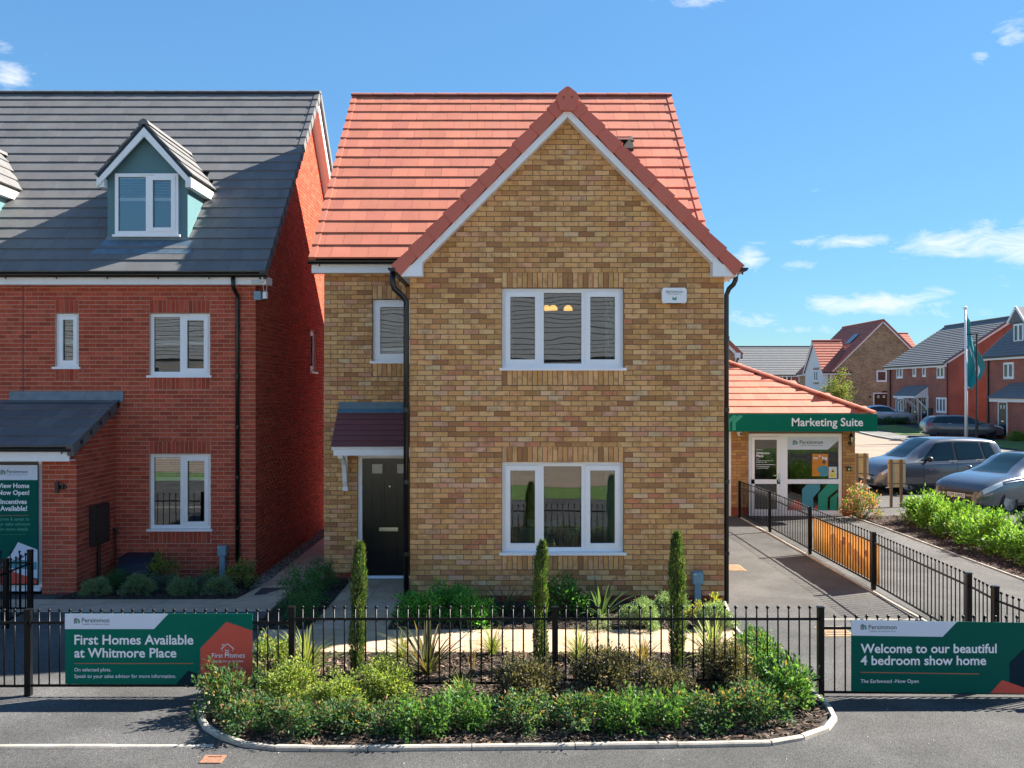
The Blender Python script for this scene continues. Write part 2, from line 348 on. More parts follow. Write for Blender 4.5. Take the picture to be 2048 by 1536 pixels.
# ------------------------------------------------------------------ geometry and scene helpers
class MB:
    """collects shapes (in an optional wall frame) and links them as ONE mesh object"""
    def __init__(s, fr=None):
        s.v, s.f, s.t, s.fr = [], [], [], fr
    def add(s, vs_, fs, tint=(1, 1, 1)):
        b = len(s.v); fr = s.fr
        s.v.extend(fr(p) for p in vs_) if fr else s.v.extend(vs_)
        for f in fs:
            s.f.append([b + i for i in f]); s.t.append(tint)
        return s
    def box(s, x0, x1, y0, y1, z0, z1, tint=(1, 1, 1)):
        return s.add([(x0, y0, z0), (x1, y0, z0), (x1, y1, z0), (x0, y1, z0), (x0, y0, z1), (x1, y0, z1), (x1, y1, z1), (x0, y1, z1)],
              [(0, 3, 2, 1), (4, 5, 6, 7), (0, 1, 5, 4), (1, 2, 6, 5), (2, 3, 7, 6), (3, 0, 4, 7)], tint)
    def prism(s, poly, d0, d1, tint=(1, 1, 1), back=True):
        n = len(poly)
        vs_ = [(u, d0, z) for u, z in poly] + [(u, d1, z) for u, z in poly]
        fs = [tuple(range(n))] + [(i, n + i, n + (i + 1) % n, (i + 1) % n) for i in range(n)]
        if back: fs.append(tuple(range(2 * n - 1, n - 1, -1)))
        return s.add(vs_, fs, tint)
    def flat(s, poly, z0, z1, tint=(1, 1, 1)):
        """a slab with the plan outline poly (x, y), counter-clockwise"""
        n = len(poly)
        zf0 = z0 if callable(z0) else (lambda x, y: z0)
        zf1 = z1 if callable(z1) else (lambda x, y: z1)
        vs_ = [(x, y, zf1(x, y)) for x, y in poly] + [(x, y, zf0(x, y)) for x, y in poly]
        return s.add(vs_, [tuple(range(n)), tuple(range(2 * n - 1, n - 1, -1))] + [(i, n + i, n + (i + 1) % n, (i + 1) % n) for i in range(n)], tint)
    def bar(s, a, b, w, h=None, tint=(1, 1, 1)):
        """rectangular bar from a to b"""
        a, b = Vector(a), Vector(b); h = h or w
        d = (b - a).normalized(); up = Vector((0, 0, 1)) if abs(d.z) < .95 else Vector((0, 1, 0))
        sx = d.cross(up).normalized() * w / 2; sy = sx.cross(d).normalized() * h / 2
        vs_ = [tuple(p + i * sx + j * sy) for p in (a, b) for i, j in ((-1, -1), (1, -1), (1, 1), (-1, 1))]
        return s.add(vs_, [(0, 1, 2, 3), (7, 6, 5, 4), (0, 4, 5, 1), (1, 5, 6, 2), (2, 6, 7, 3), (3, 7, 4, 0)], tint)
    def tube(s, pts, r, n=8, tint=(1, 1, 1)):
        pts = [Vector(p) for p in pts]; k = len(pts); rs = r if isinstance(r, (list, tuple)) else [r] * k
        vs_ = []; prev = None
        for i, p in enumerate(pts):
            d = (pts[min(i + 1, k - 1)] - pts[max(i - 1, 0)]).normalized()
            ref = prev if prev is not None else (Vector((0, 0, 1)) if abs(d.z) < .9 else Vector((1, 0, 0)))
            a = (ref - d * ref.dot(d)).normalized(); prev = a; b = d.cross(a)
            for j in range(n):
                t = 2 * math.pi * j / n; vs_.append(tuple(p + (a * math.cos(t) + b * math.sin(t)) * rs[i]))
        fs = [(i * n + j, i * n + (j + 1) % n, (i + 1) * n + (j + 1) % n, (i + 1) * n + j) for i in range(k - 1) for j in range(n)]
        fs += [tuple(range(n - 1, -1, -1)), tuple(range((k - 1) * n, k * n))]
        return s.add(vs_, fs, tint)
    def lathe(s, prof, c=(0, 0, 0), n=12, axis='z', tint=(1, 1, 1)):
        vs_ = []
        for r, h in prof:
            for j in range(n):
                t = 2 * math.pi * j / n; a, b = r * math.cos(t), r * math.sin(t)
                p = (a, b, h) if axis == 'z' else ((h, a, b) if axis == 'x' else (b, h, a))
                vs_.append((p[0] + c[0], p[1] + c[1], p[2] + c[2]))
        k = len(prof)
        fs = [(i * n + j, i * n + (j + 1) % n, (i + 1) * n + (j + 1) % n, (i + 1) * n + j) for i in range(k - 1) for j in range(n)]
        fs += [tuple(range(n - 1, -1, -1)), tuple(range((k - 1) * n, k * n))]
        return s.add(vs_, fs, tint)
    def mesh(s, name, m, L=(0, 0, 0), smooth_=False, tint=False):
        me = bpy.data.meshes.new(name)
        me.from_pydata([(x - L[0], y - L[1], z - L[2]) for x, y, z in s.v], [], s.f)
        if m: me.materials.append(MATS[m])
        if tint:
            at = me.attributes.new('tint', 'FLOAT_COLOR', 'FACE')
            at.data.foreach_set('color', np.array([(*t, 1.0) for t in s.t], dtype=np.float32).ravel())
        if smooth_: me.polygons.foreach_set('use_smooth', [True] * len(me.polygons))
        return me
    def build(s, name, m, parent=None, L=(0, 0, 0), smooth_=False, tint=False):
        return put(name, s.mesh(name, m, L, smooth_, tint), parent)
def put(name, me, parent=None, loc=None):
    o = bpy.data.objects.new(name, me); COL.objects.link(o)
    if parent: o.parent = parent
    if loc is not None: o.location = loc
    return o
def tag(o, label, cat, group=None):
    o['label'] = label; o['category'] = cat
    if group: o['group'] = group
    return o
def thing(name, label, cat, loc=(0, 0, 0), rz=0.0, group=None):
    o = bpy.data.objects.new(name, None); COL.objects.link(o); o.empty_display_size = .2
    o.location = loc; o.rotation_euler = (0, 0, rz)
    return tag(o, label, cat, group)
def struct(o, kind='structure'):
    o['kind'] = kind; return o
def wall_frame(facing, at):
    """wall coordinates (u along the wall to the viewer's right, d inward, z up) to world"""
    return {'-y': lambda p: (p[0], at + p[1], p[2]), '+x': lambda p: (at - p[1], p[0], p[2]),
            '-x': lambda p: (at + p[1], -p[0], p[2]), '+y': lambda p: (-p[0], at - p[1], p[2])}[facing]
def clip_poly(poly, a, b, c):
    out = []; n = len(poly)
    for i in range(n):
        p, q = poly[i], poly[(i + 1) % n]; fp, fq = a * p[0] + b * p[1] - c, a * q[0] + b * q[1] - c
        if fp <= 0: out.append(p)
        if (fp < 0 < fq) or (fq < 0 < fp):
            t = fp / (fp - fq); out.append((p[0] + t * (q[0] - p[0]), p[1] + t * (q[1] - p[1])))
    return out
def poly_area(p): return .5 * sum(p[i][0] * p[(i + 1) % len(p)][1] - p[(i + 1) % len(p)][0] * p[i][1] for i in range(len(p)))
def halfplanes(poly):
    hp = []
    for i in range(len(poly)):
        (x0, y0), (x1, y1) = poly[i], poly[(i + 1) % len(poly)]
        a, b = y1 - y0, -(x1 - x0); hp.append((a, b, a * x0 + b * y0))
    return hp
def make_text(s_, bold=0.0, spacing=1.0):
    cu = bpy.data.curves.new('lettering', 'FONT'); cu.body = s_; cu.offset = bold; cu.resolution_u = 3; cu.space_character = spacing
    o = bpy.data.objects.new('lettering', cu); COL.objects.link(o)
    dg = bpy.context.evaluated_depsgraph_get(); dg.update()
    me = bpy.data.meshes.new_from_object(o.evaluated_get(dg)); bpy.data.objects.remove(o); bpy.data.curves.remove(cu)
    return me
def lettering(parent, s_, u, z, width, m, fr, d, L=(0, 0, 0), bold=0.0, height=None, anchor='l', name='lettering', slope=0.0):
    """flat printed words: left edge u, baseline z, total width (m), on plane d of a wall frame"""
    me = make_text(s_, bold)
    n = len(me.vertices); co = np.empty(n * 3, np.float32); me.vertices.foreach_get('co', co); co = co.reshape(-1, 3)
    x0, x1 = co[:, 0].min(), co[:, 0].max(); k = width / (x1 - x0)
    ky = k if height is None else height / .70
    u0 = u if anchor == 'l' else (u - width / 2 if anchor == 'c' else u - width)
    pts = [fr((u0 + (c[0] - x0) * k, d, z + c[1] * ky + slope * (c[0] - x0) * k)) for c in co]
    co2 = (np.array(pts, np.float32) - np.array(L, np.float32))
    me.vertices.foreach_set('co', co2.ravel()); me.materials.clear(); me.materials.append(MATS[m]); me.update()
    me.name = name
    return put(name, me, parent)

# ------------------------------------------------------------------ brickwork
BUFF = [(.71, .395, .165)] * 8 + [(.74, .44, .20)] * 5 + [(.63, .335, .13)] * 5 + [(.42, .195, .085)] * 2 + [(.70, .37, .19)] * 2 + [(.52, .26, .105)] * 3
PINKISH = [(.66, .33, .19), (.68, .39, .24), (.62, .25, .13), (.70, .48, .27)]
REDS = [(.48, .092, .052)] * 4 + [(.43, .080, .046)] * 3 + [(.53, .112, .064)] * 3 + [(.37, .068, .042)]
DPC = [(.30, .06, .035), (.26, .055, .035)]
def jit(c, a=.09):
    k = 1 + RND.uniform(-a, a); return tuple(max(0.0, x * k * (1 + RND.uniform(-a, a) * .35)) for x in c)
BRICK_CACHE = {}
def full_brick(matname, w, i, pal):
    key = (matname, round(w, 3), i)
    if key not in BRICK_CACHE:
        r = RND.uniform(.0, .0015)
        b = MB(); b.prism([(0, 0), (w, 0), (w, .065), (0, .065)], -.006 - r, .008, jit(pal[i % len(pal)]), back=False)
        BRICK_CACHE[key] = b.mesh('brick', matname, tint=True)
    return BRICK_CACHE[key]
def brick_wall(root, L, facing, at, poly, holes, soldiers, pal, matname, mortar, n_ind, thick=.25, phase=0.0, dpc=None, pink=None, name='wall', zbase=0.0, pieces=True, score=None, inset=None):
    """a wall part: recessed mortar body with openings, every brick proud of it; n_ind bricks are objects, the rest one joined part"""
    fr = wall_frame(facing, at)
    us = [p[0] for p in poly]; zs = [p[1] for p in poly]
    # body with openings: cells between all hole edges
    rect_top = min(z for u, z in poly if z > min(zs) + 1e-6)
    body = MB(fr); u_lo = min(us) if inset is None else inset
    xs = sorted({u_lo, max(us)} | {v for h in holes for v in h[:2]}); ys = sorted({min(zs), rect_top} | {v for h in holes for v in h[2:4]})
    xs = [x for x in xs if u_lo <= x <= max(us)]; ys = [y for y in ys if min(zs) <= y <= rect_top]
    def solid(i, j):
        if not (0 <= i < len(xs) - 1 and 0 <= j < len(ys) - 1): return False
        cx, cy = (xs[i] + xs[i + 1]) / 2, (ys[j] + ys[j + 1]) / 2
        return not any(h[0] < cx < h[1] and h[2] < cy < h[3] for h in holes)
    for i in range(len(xs) - 1):
        for j in range(len(ys) - 1):
            if not solid(i, j): continue
            x0, x1, y0, y1 = xs[i], xs[i + 1], ys[j], ys[j + 1]
            body.add([(x0, 0, y0), (x1, 0, y0), (x1, 0, y1), (x0, 0, y1)], [(0, 1, 2, 3)])
            body.add([(x0, thick, y0), (x1, thick, y0), (x1, thick, y1), (x0, thick, y1)], [(3, 2, 1, 0)])
            for (di, dj, a, b) in ((-1, 0, (x0, y0), (x0, y1)), (1, 0, (x1, y1), (x1, y0)), (0, -1, (x1, y0), (x0, y0)), (0, 1, (x0, y1), (x1, y1))):
                if not solid(i + di, j + dj):
                    body.add([(a[0], 0, a[1]), (a[0], thick, a[1]), (b[0], thick, b[1]), (b[0], 0, b[1])], [(3, 2, 1, 0)])
    if max(zs) > rect_top + 1e-6:
        up = clip_poly(clip_poly(poly, 0, -1, -rect_top), -1, 0, -u_lo)
        body.prism(up, 0, thick)
    wall = body.build(name, mortar, root, L)
    if not pieces: return wall
    hp = halfplanes(poly)
    blocks = list(holes) + list(soldiers)
    joined = MB(fr); singles = []
    def lay(p, tint, full=None):
        for a, b, c in hp:
            p = clip_poly(p, a, b, c)
            if len(p) < 3: return
        if poly_area(p) < 1e-4: return
        if full is not None and len(p) == 4 and abs(poly_area(p) - .215 * .065) < 1e-5:
            singles.append((p[0] if p[0][0] <= p[1][0] else min(p), tint)); return
        joined.prism(p, -.006 - RND.uniform(0, .0015), .008, tint, back=False)
    def colour(z, u):
        if dpc is not None and z < dpc: return jit(RND.choice(DPC))
        if pink and RND.random() < pink(z): return jit(RND.choice(PINKISH))
        return jit(RND.choice(pal))
    row = 0; z = zbase
    while z < max(zs):
        off = (.1125 if row % 2 else 0.0) + phase
        k0 = int(math.floor((min(us) - off) / .225)) - 1
        u = off + k0 * .225
        while u < max(us):
            a, b = u, u + .215
            iv = [(a, b)]
            for h in blocks:
                if h[2] < z + .06 and h[3] > z + .01:
                    nv = []
                    for (p0, p1) in iv:
                        if h[1] <= p0 or h[0] >= p1: nv.append((p0, p1)); continue
                        if h[0] - .005 > p0: nv.append((p0, h[0] - .005))
                        if h[1] + .005 < p1: nv.append((h[1] + .005, p1))
                    iv = nv
            for p0, p1 in iv:
                if p1 - p0 > .006:
                    lay([(p0, z), (p1, z), (p1, z + .065), (p0, z + .065)], colour(z, u), full=(p1 - p0 > .2149) or None)
            u += .225
        z += .075; row += 1
    for s0, s1, z0, z1 in soldiers:
        n = max(1, round((s1 - s0) / .0755)); w = (s1 - s0) / n
        for i in range(n):
            lay([(s0 + i * w + .005, z0 + .004), (s0 + (i + 1) * w - .005, z0 + .004), (s0 + (i + 1) * w - .005, z1 - .004), (s0 + i * w + .005, z1 - .004)], jit(RND.choice(pal)))
    # the bricks that show largest are objects of their own
    singles.sort(key=lambda q: score(q[0]) if score else (q[0][0]) ** 2 + (q[0][1] - 2.5) ** 2)
    ident = fr((0, 0, 0)); ax = Vector(fr((1, 0, 0))) - Vector(ident)
    rz = math.atan2(ax.y, ax.x)
    for (p, tint) in singles[:n_ind]:
        key = (matname, tuple(round(t * 25) for t in tint))
        if key not in BRICK_CACHE:
            b = MB(); b.prism([(0, 0), (.215, 0), (.215, .065), (0, .065)], -.0065, .008, tint, back=False)
            BRICK_CACHE[key] = b.mesh('brick', matname, tint=True)
        wp = fr((p[0], 0, p[1]))
        o = put('brick', BRICK_CACHE[key], wall, (wp[0] - L[0], wp[1] - L[1], wp[2] - L[2])); o.rotation_euler.z = rz
    for (p, tint) in singles[n_ind:]:
        joined.prism([(p[0], p[1]), (p[0] + .215, p[1]), (p[0] + .215, p[1] + .065), (p[0], p[1] + .065)], -.006 - RND.uniform(0, .0015), .008, tint, back=False)
    if joined.f:
        jb = joined.build('brickwork', matname, wall, L, tint=True); struct(jb, 'stuff')
    return wall

# ------------------------------------------------------------------ windows
def window(root, L, facing, at, u0, u1, z0, z1, lights, reveal=.055, fw=.062, sash=.06, glass='glass', sill=True, vent=True, m='upvc', mull=.07, name='window', far=False, transom=None, label=None):
    """house > window (outer frame and mullions) > sash, pane, sill, trickle_vent; lights = [(from, to, opens)] as fractions"""
    fr = wall_frame(facing, at); d0, d1 = reveal, reveal + .07
    b = MB(fr); w = u1 - u0
    b.box(u0, u1, d0, d1, z1 - fw, z1); b.box(u0, u1, d0, d1, z0, z0 + fw)
    b.box(u0, u0 + fw, d0, d1, z0 + fw, z1 - fw); b.box(u1 - fw, u1, d0, d1, z0 + fw, z1 - fw)
    for a, c, op in lights[1:]:
        b.box(u0 + a * w - mull / 2, u0 + a * w + mull / 2, d0, d1, z0 + fw, z1 - fw)
    win = b.build(name, m, root, L)
    if label: win['label'] = label
    for i, (a, c, op) in enumerate(lights):
        a0 = u0 + (fw if i == 0 else a * w + mull / 2); a1 = (u1 - fw) if i == len(lights) - 1 else u0 + c * w - mull / 2
        p0, p1 = z0 + fw, z1 - fw
        if op:
            s_ = MB(fr); e = .012
            s_.box(a0 - e, a1 + e, d0 - .018, d0 + .04, p1 - sash, p1 + e); s_.box(a0 - e, a1 + e, d0 - .018, d0 + .04, p0 - e, p0 + sash)
            s_.box(a0 - e, a0 + sash, d0 - .018, d0 + .04, p0 + sash, p1 - sash); s_.box(a1 - sash, a1 + e, d0 - .018, d0 + .04, p0 + sash, p1 - sash)
            s_.build('sash', m, win, L)
            a0, a1, p0, p1 = a0 + sash, a1 - sash, p0 + sash, p1 - sash
        if not far:                                   # dark rubber gasket round the glass
            g_ = MB(fr); t = .006
            for q in ((a0, a1, p1 - t, p1), (a0, a1, p0, p0 + t), (a0, a0 + t, p0 + t, p1 - t), (a1 - t, a1, p0 + t, p1 - t)):
                g_.box(q[0], q[1], d0 + .012, d0 + .03, q[2], q[3])
            g_.build('gasket', 'car_trim', win, L)
        p_ = MB(fr); p_.box(a0, a1, d0 + .022, d0 + .028, p0, p1); p_.build('pane', glass, win, L)
    if sill:
        s_ = MB(fr); s_.box(u0 - .04, u1 + .04, -.045, d0 + .03, z0 - .042, z0 - .002); s_.build('sill', m, win, L)
    if vent:
        cx = (u0 + u1) / 2; hw = min(.14, w * .3)
        s_ = MB(fr); s_.box(cx - hw, cx + hw, d0 - .022, d0 + .001, z1 - .036, z1 - .010); s_.build('trickle_vent', 'white_paint', win, L)
    return win
def blind(root, L, facing, at, u0, u1, z0, z1, drop, d=.12, gap=.04):
    """venetian blind: thin tilted slats down to `drop` of the height, headrail, bottom rail, bunched stack"""
    fr = wall_frame(facing, at); b = MB(fr)
    z = z1 - .04; zend = z1 - (z1 - z0) * drop
    b.box(u0, u1, d - .02, d + .02, z1 - .035, z1)
    while z > zend:
        b.add([(u0, d - .012, z - .007), (u1, d - .012, z - .007), (u1, d + .012, z + .007), (u0, d + .012, z + .007)], [(0, 1, 2, 3)])
        z -= gap
    b.box(u0, u1, d - .015, d + .015, zend - .06, zend)
    return b.build('venetian_blind', 'blind', root, L)
def room(root, L, facing, at, u0, u1, z0, z1, depth, m='room_wall', d0=.25):
    fr = wall_frame(facing, at); b = MB(fr); t = .05
    b.box(u0, u1, depth, depth + t, z0, z1); b.box(u0 - t, u0, d0, depth + t, z0, z1); b.box(u1, u1 + t, d0, depth + t, z0, z1)
    b.box(u0 - t, u1 + t, d0, depth + t, z0 - t, z0); b.box(u0 - t, u1 + t, d0, depth + t, z1, z1 + t)
    return b.build('room_lining', m, root, L)

# ------------------------------------------------------------------ roofs
TILE_CACHE = {}
def tile_mesh(m, w, gauge, i):
    key = (m, round(w, 3), round(gauge, 3), i)
    if key not in TILE_CACHE:
        k = 1 + RND.uniform(-.13, .12); t = (k, k * (1 + RND.uniform(-.03, .03)), k * (1 + RND.uniform(-.03, .03)))
        b = MB(); g = gauge + .05; th = .032
        b.add([(.0015, 0, .014), (w - .0015, 0, .014), (w - .0015, g, -.010), (.0015, g, -.010), (.0015, 0, .014 + th), (w - .0015, 0, .014 + th), (w - .0015, g, -.010 + th), (.0015, g, -.010 + th)],
              [(0, 3, 2, 1), (4, 5, 6, 7), (0, 1, 5, 4), (1, 2, 6, 5), (2, 3, 7, 6), (3, 0, 4, 7)], t)
        TILE_CACHE[key] = b.mesh('roof_tile', m, tint=True)
    return TILE_CACHE[key]
def tile_slope(roof, L, O, ud, sd_, ulen, rows, gauge, m, n_ind=300, tw=.3, skip=None, own=None, tname='roof_tile'):
    """lay overlapping interlocking tiles in broken bond; each tile an object up to n_ind, the rest joined"""
    O, ud, sd_ = Vector(O), Vector(ud).normalized(), Vector(sd_).normalized(); nd = ud.cross(sd_)
    Rm = Matrix((ud, sd_, nd)).transposed().to_4x4()
    joined = MB(); made = 0
    for r in range(rows):
        off = tw / 2 if r % 2 else 0.0
        cuts = [0.0]; u = off if off else tw
        while u < ulen - .01: cuts.append(u); u += tw
        cuts.append(ulen)
        for a, c in zip(cuts[:-1], cuts[1:]):
            if c - a < .02: continue
            p = O + ud * a + sd_ * (r * gauge) + nd * RND.uniform(-.0012, .0012)
            if skip and skip(O + ud * (a + c) / 2 + sd_ * ((r + .5) * gauge)): continue
            me = tile_mesh(m, c - a, gauge, RND.randrange(9))
            M4 = Matrix.Translation(p - Vector(L)) @ Rm
            if made < n_ind and (own is None or own(p)):
                o = put(tname, me, roof); o.matrix_local = M4; made += 1
            else:
                b = len(joined.v); W = Matrix.Translation(p) @ Rm
                joined.v.extend(tuple(W @ v.co) for v in me.vertices)
                tint = tuple(me.attributes['tint'].data[0].color[:3])
                for pl in me.polygons: joined.f.append([b + i for i in pl.vertices]); joined.t.append(tint)
    if joined.f: struct(joined.build('tiling', m, roof, L, tint=True), 'stuff')
    return made
def verge_units(roof, L, O, sd_, out, rows, gauge, m, drop=.13, w=.055):
    """cloaked verge: one stepped capping unit per course along the roof edge"""
    O, sd_, out = Vector(O), Vector(sd_).normalized(), Vector(out).normalized(); nd = Vector((0, 0, 1)); nd = (nd - sd_ * nd.dot(sd_)).normalized()
    for r in range(rows):
        p = O + sd_ * (r * gauge); b = MB()
        def q(s_, o_, n_): return tuple(p + sd_ * s_ + out * o_ + nd * n_)
        g = gauge + .03; lo, hi = .058, .034
        b.add([q(-.012, w, -drop), q(-.012, -.06, -drop), q(-.012, -.06, lo), q(-.012, w, lo), q(g, w * .7, -drop + .02), q(g, -.06, -drop + .02), q(g, -.06, hi), q(g, w * .7, hi)],
              [(0, 1, 2, 3), (7, 6, 5, 4), (0, 3, 7, 4), (1, 0, 4, 5), (2, 1, 5, 6), (3, 2, 6, 7)], jit((1, 1, 1), .05))
        b.build('verge_tile', m, roof, L, tint=True)
def ridge_units(roof, L, a, b_, m, r=.11, unit=.45, seal=True):
    a, b_ = Vector(a), Vector(b_); n = max(1, round((b_ - a).length / unit)); d = (b_ - a) / n
    side = d.normalized().cross(Vector((0, 0, 1))).normalized()
    for i in range(n):
        p, q = a + d * i, a + d * (i + 1); k = MB(); prof = []
        for t in range(7):
            th = math.pi * t / 6; prof.append((math.cos(th) * r * 1.1, math.sin(th) * r * .75))
        vs_ = []
        up = side.cross(d.normalized())
        for pt, sc in ((p - d * .02, 1.0), (q + d * .02 * 0, .93)):
            for (u, z) in prof: vs_.append(tuple(pt + side * u * sc + up * (z * sc - .03)))
        fs = [(j, j + 1, 7 + j + 1, 7 + j) for j in range(6)] + [tuple(range(6, -1, -1)), tuple(range(7, 14))]
        k.add(vs_, fs, jit((1, 1, 1), .06)); k.build('ridge_tile', m, roof, L, tint=True)

# ================================================================== THE SETTING
def sheet(name, poly, dz, m, kind='structure', cuts=None, z=None):
    """a ground sheet with plan outline poly that follows the ground level"""
    bm = bmesh.new(); bm.faces.new([bm.verts.new((x, y, 0)) for x, y in poly])
    def cut(co, no):
        bmesh.ops.bisect_plane(bm, geom=bm.verts[:] + bm.edges[:] + bm.faces[:], plane_co=co, plane_no=no)
    xs = [p[0] for p in poly]; ys = [p[1] for p in poly]
    if min(xs) < -2.9 and max(ys) > 12.2:
        for k in range(9): cut((-2.9 - .2 * k, 0, 0), (1, 0, 0))
        for k in range(9): cut((0, 12.2 + .475 * k, 0), (0, 1, 0))
    if max(xs) > 12 and max(ys) > 56:
        for k in range(6): cut((12 + 1.6 * k, 0, 0), (1, 0, 0))
        for k in range(8): cut((0, 56 + 2 * k, 0), (0, 1, 0))
    for v in bm.verts: v.co.z = hgt(v.co.x, v.co.y) + dz
    me = bpy.data.meshes.new(name); bm.to_mesh(me); bm.free(); me.materials.append(MATS[m])
    o = put(name, me); 
    if kind: struct(o, kind)
    return o
sheet('ground', [(-400, -300), (400, -300), (400, 600), (-400, 600)], 0.0, 'asphalt')
sheet('pavement', [(-60, 7.93), (-2.95, 7.93), (-3.2, 9.2), (-3.25, 12.86), (-60, 12.86)], .004, 'asphalt_dark')
sheet('pavement', [(-60, .95), (60, .95), (60, 9.4), (5.6, 9.4), (5.6, 12.36), (2.95, 12.36), (2.95, 9.4), (-60, 9.4)], .002, 'asphalt_front')
sheet('footpath', [(5.66, 8.4), (8.36, 8.4), (8.36, 22.5), (5.66, 22.5)], .004, 'asphalt')
sheet('grass_verge', [(-80, -2.3), (80, -2.3), (80, 0.9), (-80, 0.9)], .008, 'grass_ground')
sheet('lawn', [(9.25, 9.5), (16, 9.5), (16, 19.8), (11.5, 21.2), (9.25, 21.2)], .012, 'grass_ground')
sheet('road', [(14.5, 27), (23.4, 27), (23.4, 150), (14.5, 150)], .006, 'block_paving')
sheet('pavement', [(23.55, 27), (25.6, 27), (25.6, 100), (23.55, 100)], .03, 'asphalt_pale')
sheet('lawn', [(25.7, 60.2), (28.4, 60.2), (28.4, 67.5), (25.7, 66)], .035, 'grass_ground')
sheet('lawn', [(26.0, 44), (31.5, 44), (31.5, 55.2), (26.0, 55.2)], .035, 'grass_ground')
sheet('road', [(-90, -17.5), (90, -17.5), (90, -2.4), (-90, -2.4)], .006, 'block_paving')

# ---- garden paths of individual slabs
def slabs(parent_name, rects, sw, sl):
    base = None
    p = struct(bpy.data.objects.new(parent_name, None)); COL.objects.link(p)
    for (x0, x1, y0, y1) in rects:
        nx, ny = max(1, round((x1 - x0) / sw)), max(1, round((y1 - y0) / sl))
        dx, dy = (x1 - x0) / nx, (y1 - y0) / ny
        for i in range(nx):
            for j in range(ny):
                a, b, c, d = x0 + i * dx + .003, x0 + (i + 1) * dx - .003, y0 + j * dy + .003, y0 + (j + 1) * dy - .003
                k = RND.uniform(.9, 1.1); e = RND.uniform(-.0015, .0015)
                m_ = MB(); m_.flat([(a, c), (b, c), (b, d), (a, d)], lambda x, y: hgt(x, y) - .02, lambda x, y: hgt(x, y) + .022 + e,
                                   (k, k * RND.uniform(.97, 1.03), k * RND.uniform(.93, 1.07)))
                m_.build('paving_slab', 'paving', p, tint=True)
    return p
slabs('garden_path', [(-3.2, 2.86, 10.78, 11.80), (-2.62, -1.62, 11.81, 14.98)], .6, .51)
slabs('side_path', [(-9.6, -3.42, 12.92, 13.86), (-4.2, -3.42, 13.87, 24.5), (-3.41, -3.12, 15.0, 24.5)], .9, .6)
joint = sheet('path_bed', [(-9.6, 12.9), (-3.2, 12.9), (-3.2, 10.77), (2.87, 10.77), (2.87, 11.81), (-1.61, 11.81), (-1.61, 14.99), (-3.11, 15.0), (-3.11, 24.5), (-4.21, 24.5), (-4.21, 13.87), (-9.6, 13.87)], .006, 'edging')

# ---- planting beds: soil sheets plus a litter of bark chips that nobody could count
BEDS = {
 'front': [(-2.05, 7.95), (-.1, 7.98), (1.2, 8.02), (2.28, 8.08), (2.8, 8.36), (3.0, 8.65), (3.06, 8.97), (3.03, 9.3), (2.96, 10.77), (-3.15, 10.77), (-3.0, 9.3), (-2.97, 8.97), (-2.88, 8.64), (-2.68, 8.34), (-2.4, 8.1)],
 'house': [(-1.61, 11.82), (2.87, 11.82), (3.08, 13.30), (-1.49, 13.30), (-1.61, 13.3)],
 'door': [(-3.40, 11.82), (-2.64, 11.82), (-2.64, 14.95), (-3.08, 14.95), (-3.40, 14.4)],
 'left': [(-7.0, 13.88), (-4.22, 13.88), (-4.22, 14.3), (-4.46, 15.98), (-7.0, 15.98)],
 'hedge': [(8.42, 9.0), (9.9, 9.0), (9.9, 21.5), (9.9, 22.4), (8.55, 22.4), (8.42, 20.5)],
}
def inside(poly, x, y):
    c = False; j = len(poly) - 1
    for i in range(len(poly)):
        if (poly[i][1] > y) != (poly[j][1] > y) and x < (poly[j][0] - poly[i][0]) * (y - poly[i][1]) / (poly[j][1] - poly[i][1]) + poly[i][0]: c = not c
        j = i
    return c
CHIPS = {'front': (9000, [(.10, .06, .036), (.16, .10, .065), (.055, .034, .022), (.22, .15, .105), (.03, .02, .015)]), 'house': (3500, [(.07, .045, .03), (.12, .075, .05), (.03, .02, .015)]),
         'door': (1300, [(.05, .034, .026), (.09, .06, .045), (.025, .018, .015)]), 'left': (2600, [(.05, .034, .026), (.09, .06, .045), (.025, .018, .015)]),
         'hedge': (5000, [(.13, .05, .028), (.09, .035, .02), (.05, .022, .014)])}
for key, poly in BEDS.items():
    o = sheet('planting_bed', poly, .02, 'soil')
    n, cols = CHIPS[key]; xs = [p[0] for p in poly]; ys = [p[1] for p in poly]; b = MB()
    while len(b.f) < n * 3:
        x, y = RND.uniform(min(xs), max(xs)), RND.uniform(min(ys), max(ys))
        if not inside(poly, x, y): continue
        l, w, t = RND.uniform(.012, .038), RND.uniform(.006, .014), RND.uniform(.003, .007)
        M4 = Matrix.Translation((x, y, hgt(x, y) + .024 + RND.uniform(0, .014))) @ Euler((RND.gauss(0, .35), RND.gauss(0, .35), RND.uniform(0, 6.3))).to_matrix().to_4x4()
        q = [tuple(M4 @ Vector(v)) for v in ((-l, -w, 0), (l, -w * .6, 0), (l, w * .7, 0), (-l, w, 0), (-l * .8, -w, t), (l, -w * .4, t), (l * .9, w * .5, t), (-l, w, t))]
        b.add(q, [(4, 5, 6, 7), (0, 1, 5, 4), (2, 3, 7, 6)], jit(RND.choice(cols), .2))
    tag(struct(b.build('bark_mulch', 'bark', None, tint=True), 'stuff'), {'front': 'brown bark chips covering the kerbed front bed', 'house': 'bark chips in the bed under the ground floor window', 'door': 'dark bark chips in the narrow bed left of the front door',
        'left': 'dark bark chips in the bed under the red house window', 'hedge': 'reddish bark chips under the hedge beside the footpath'}[key], 'mulch')
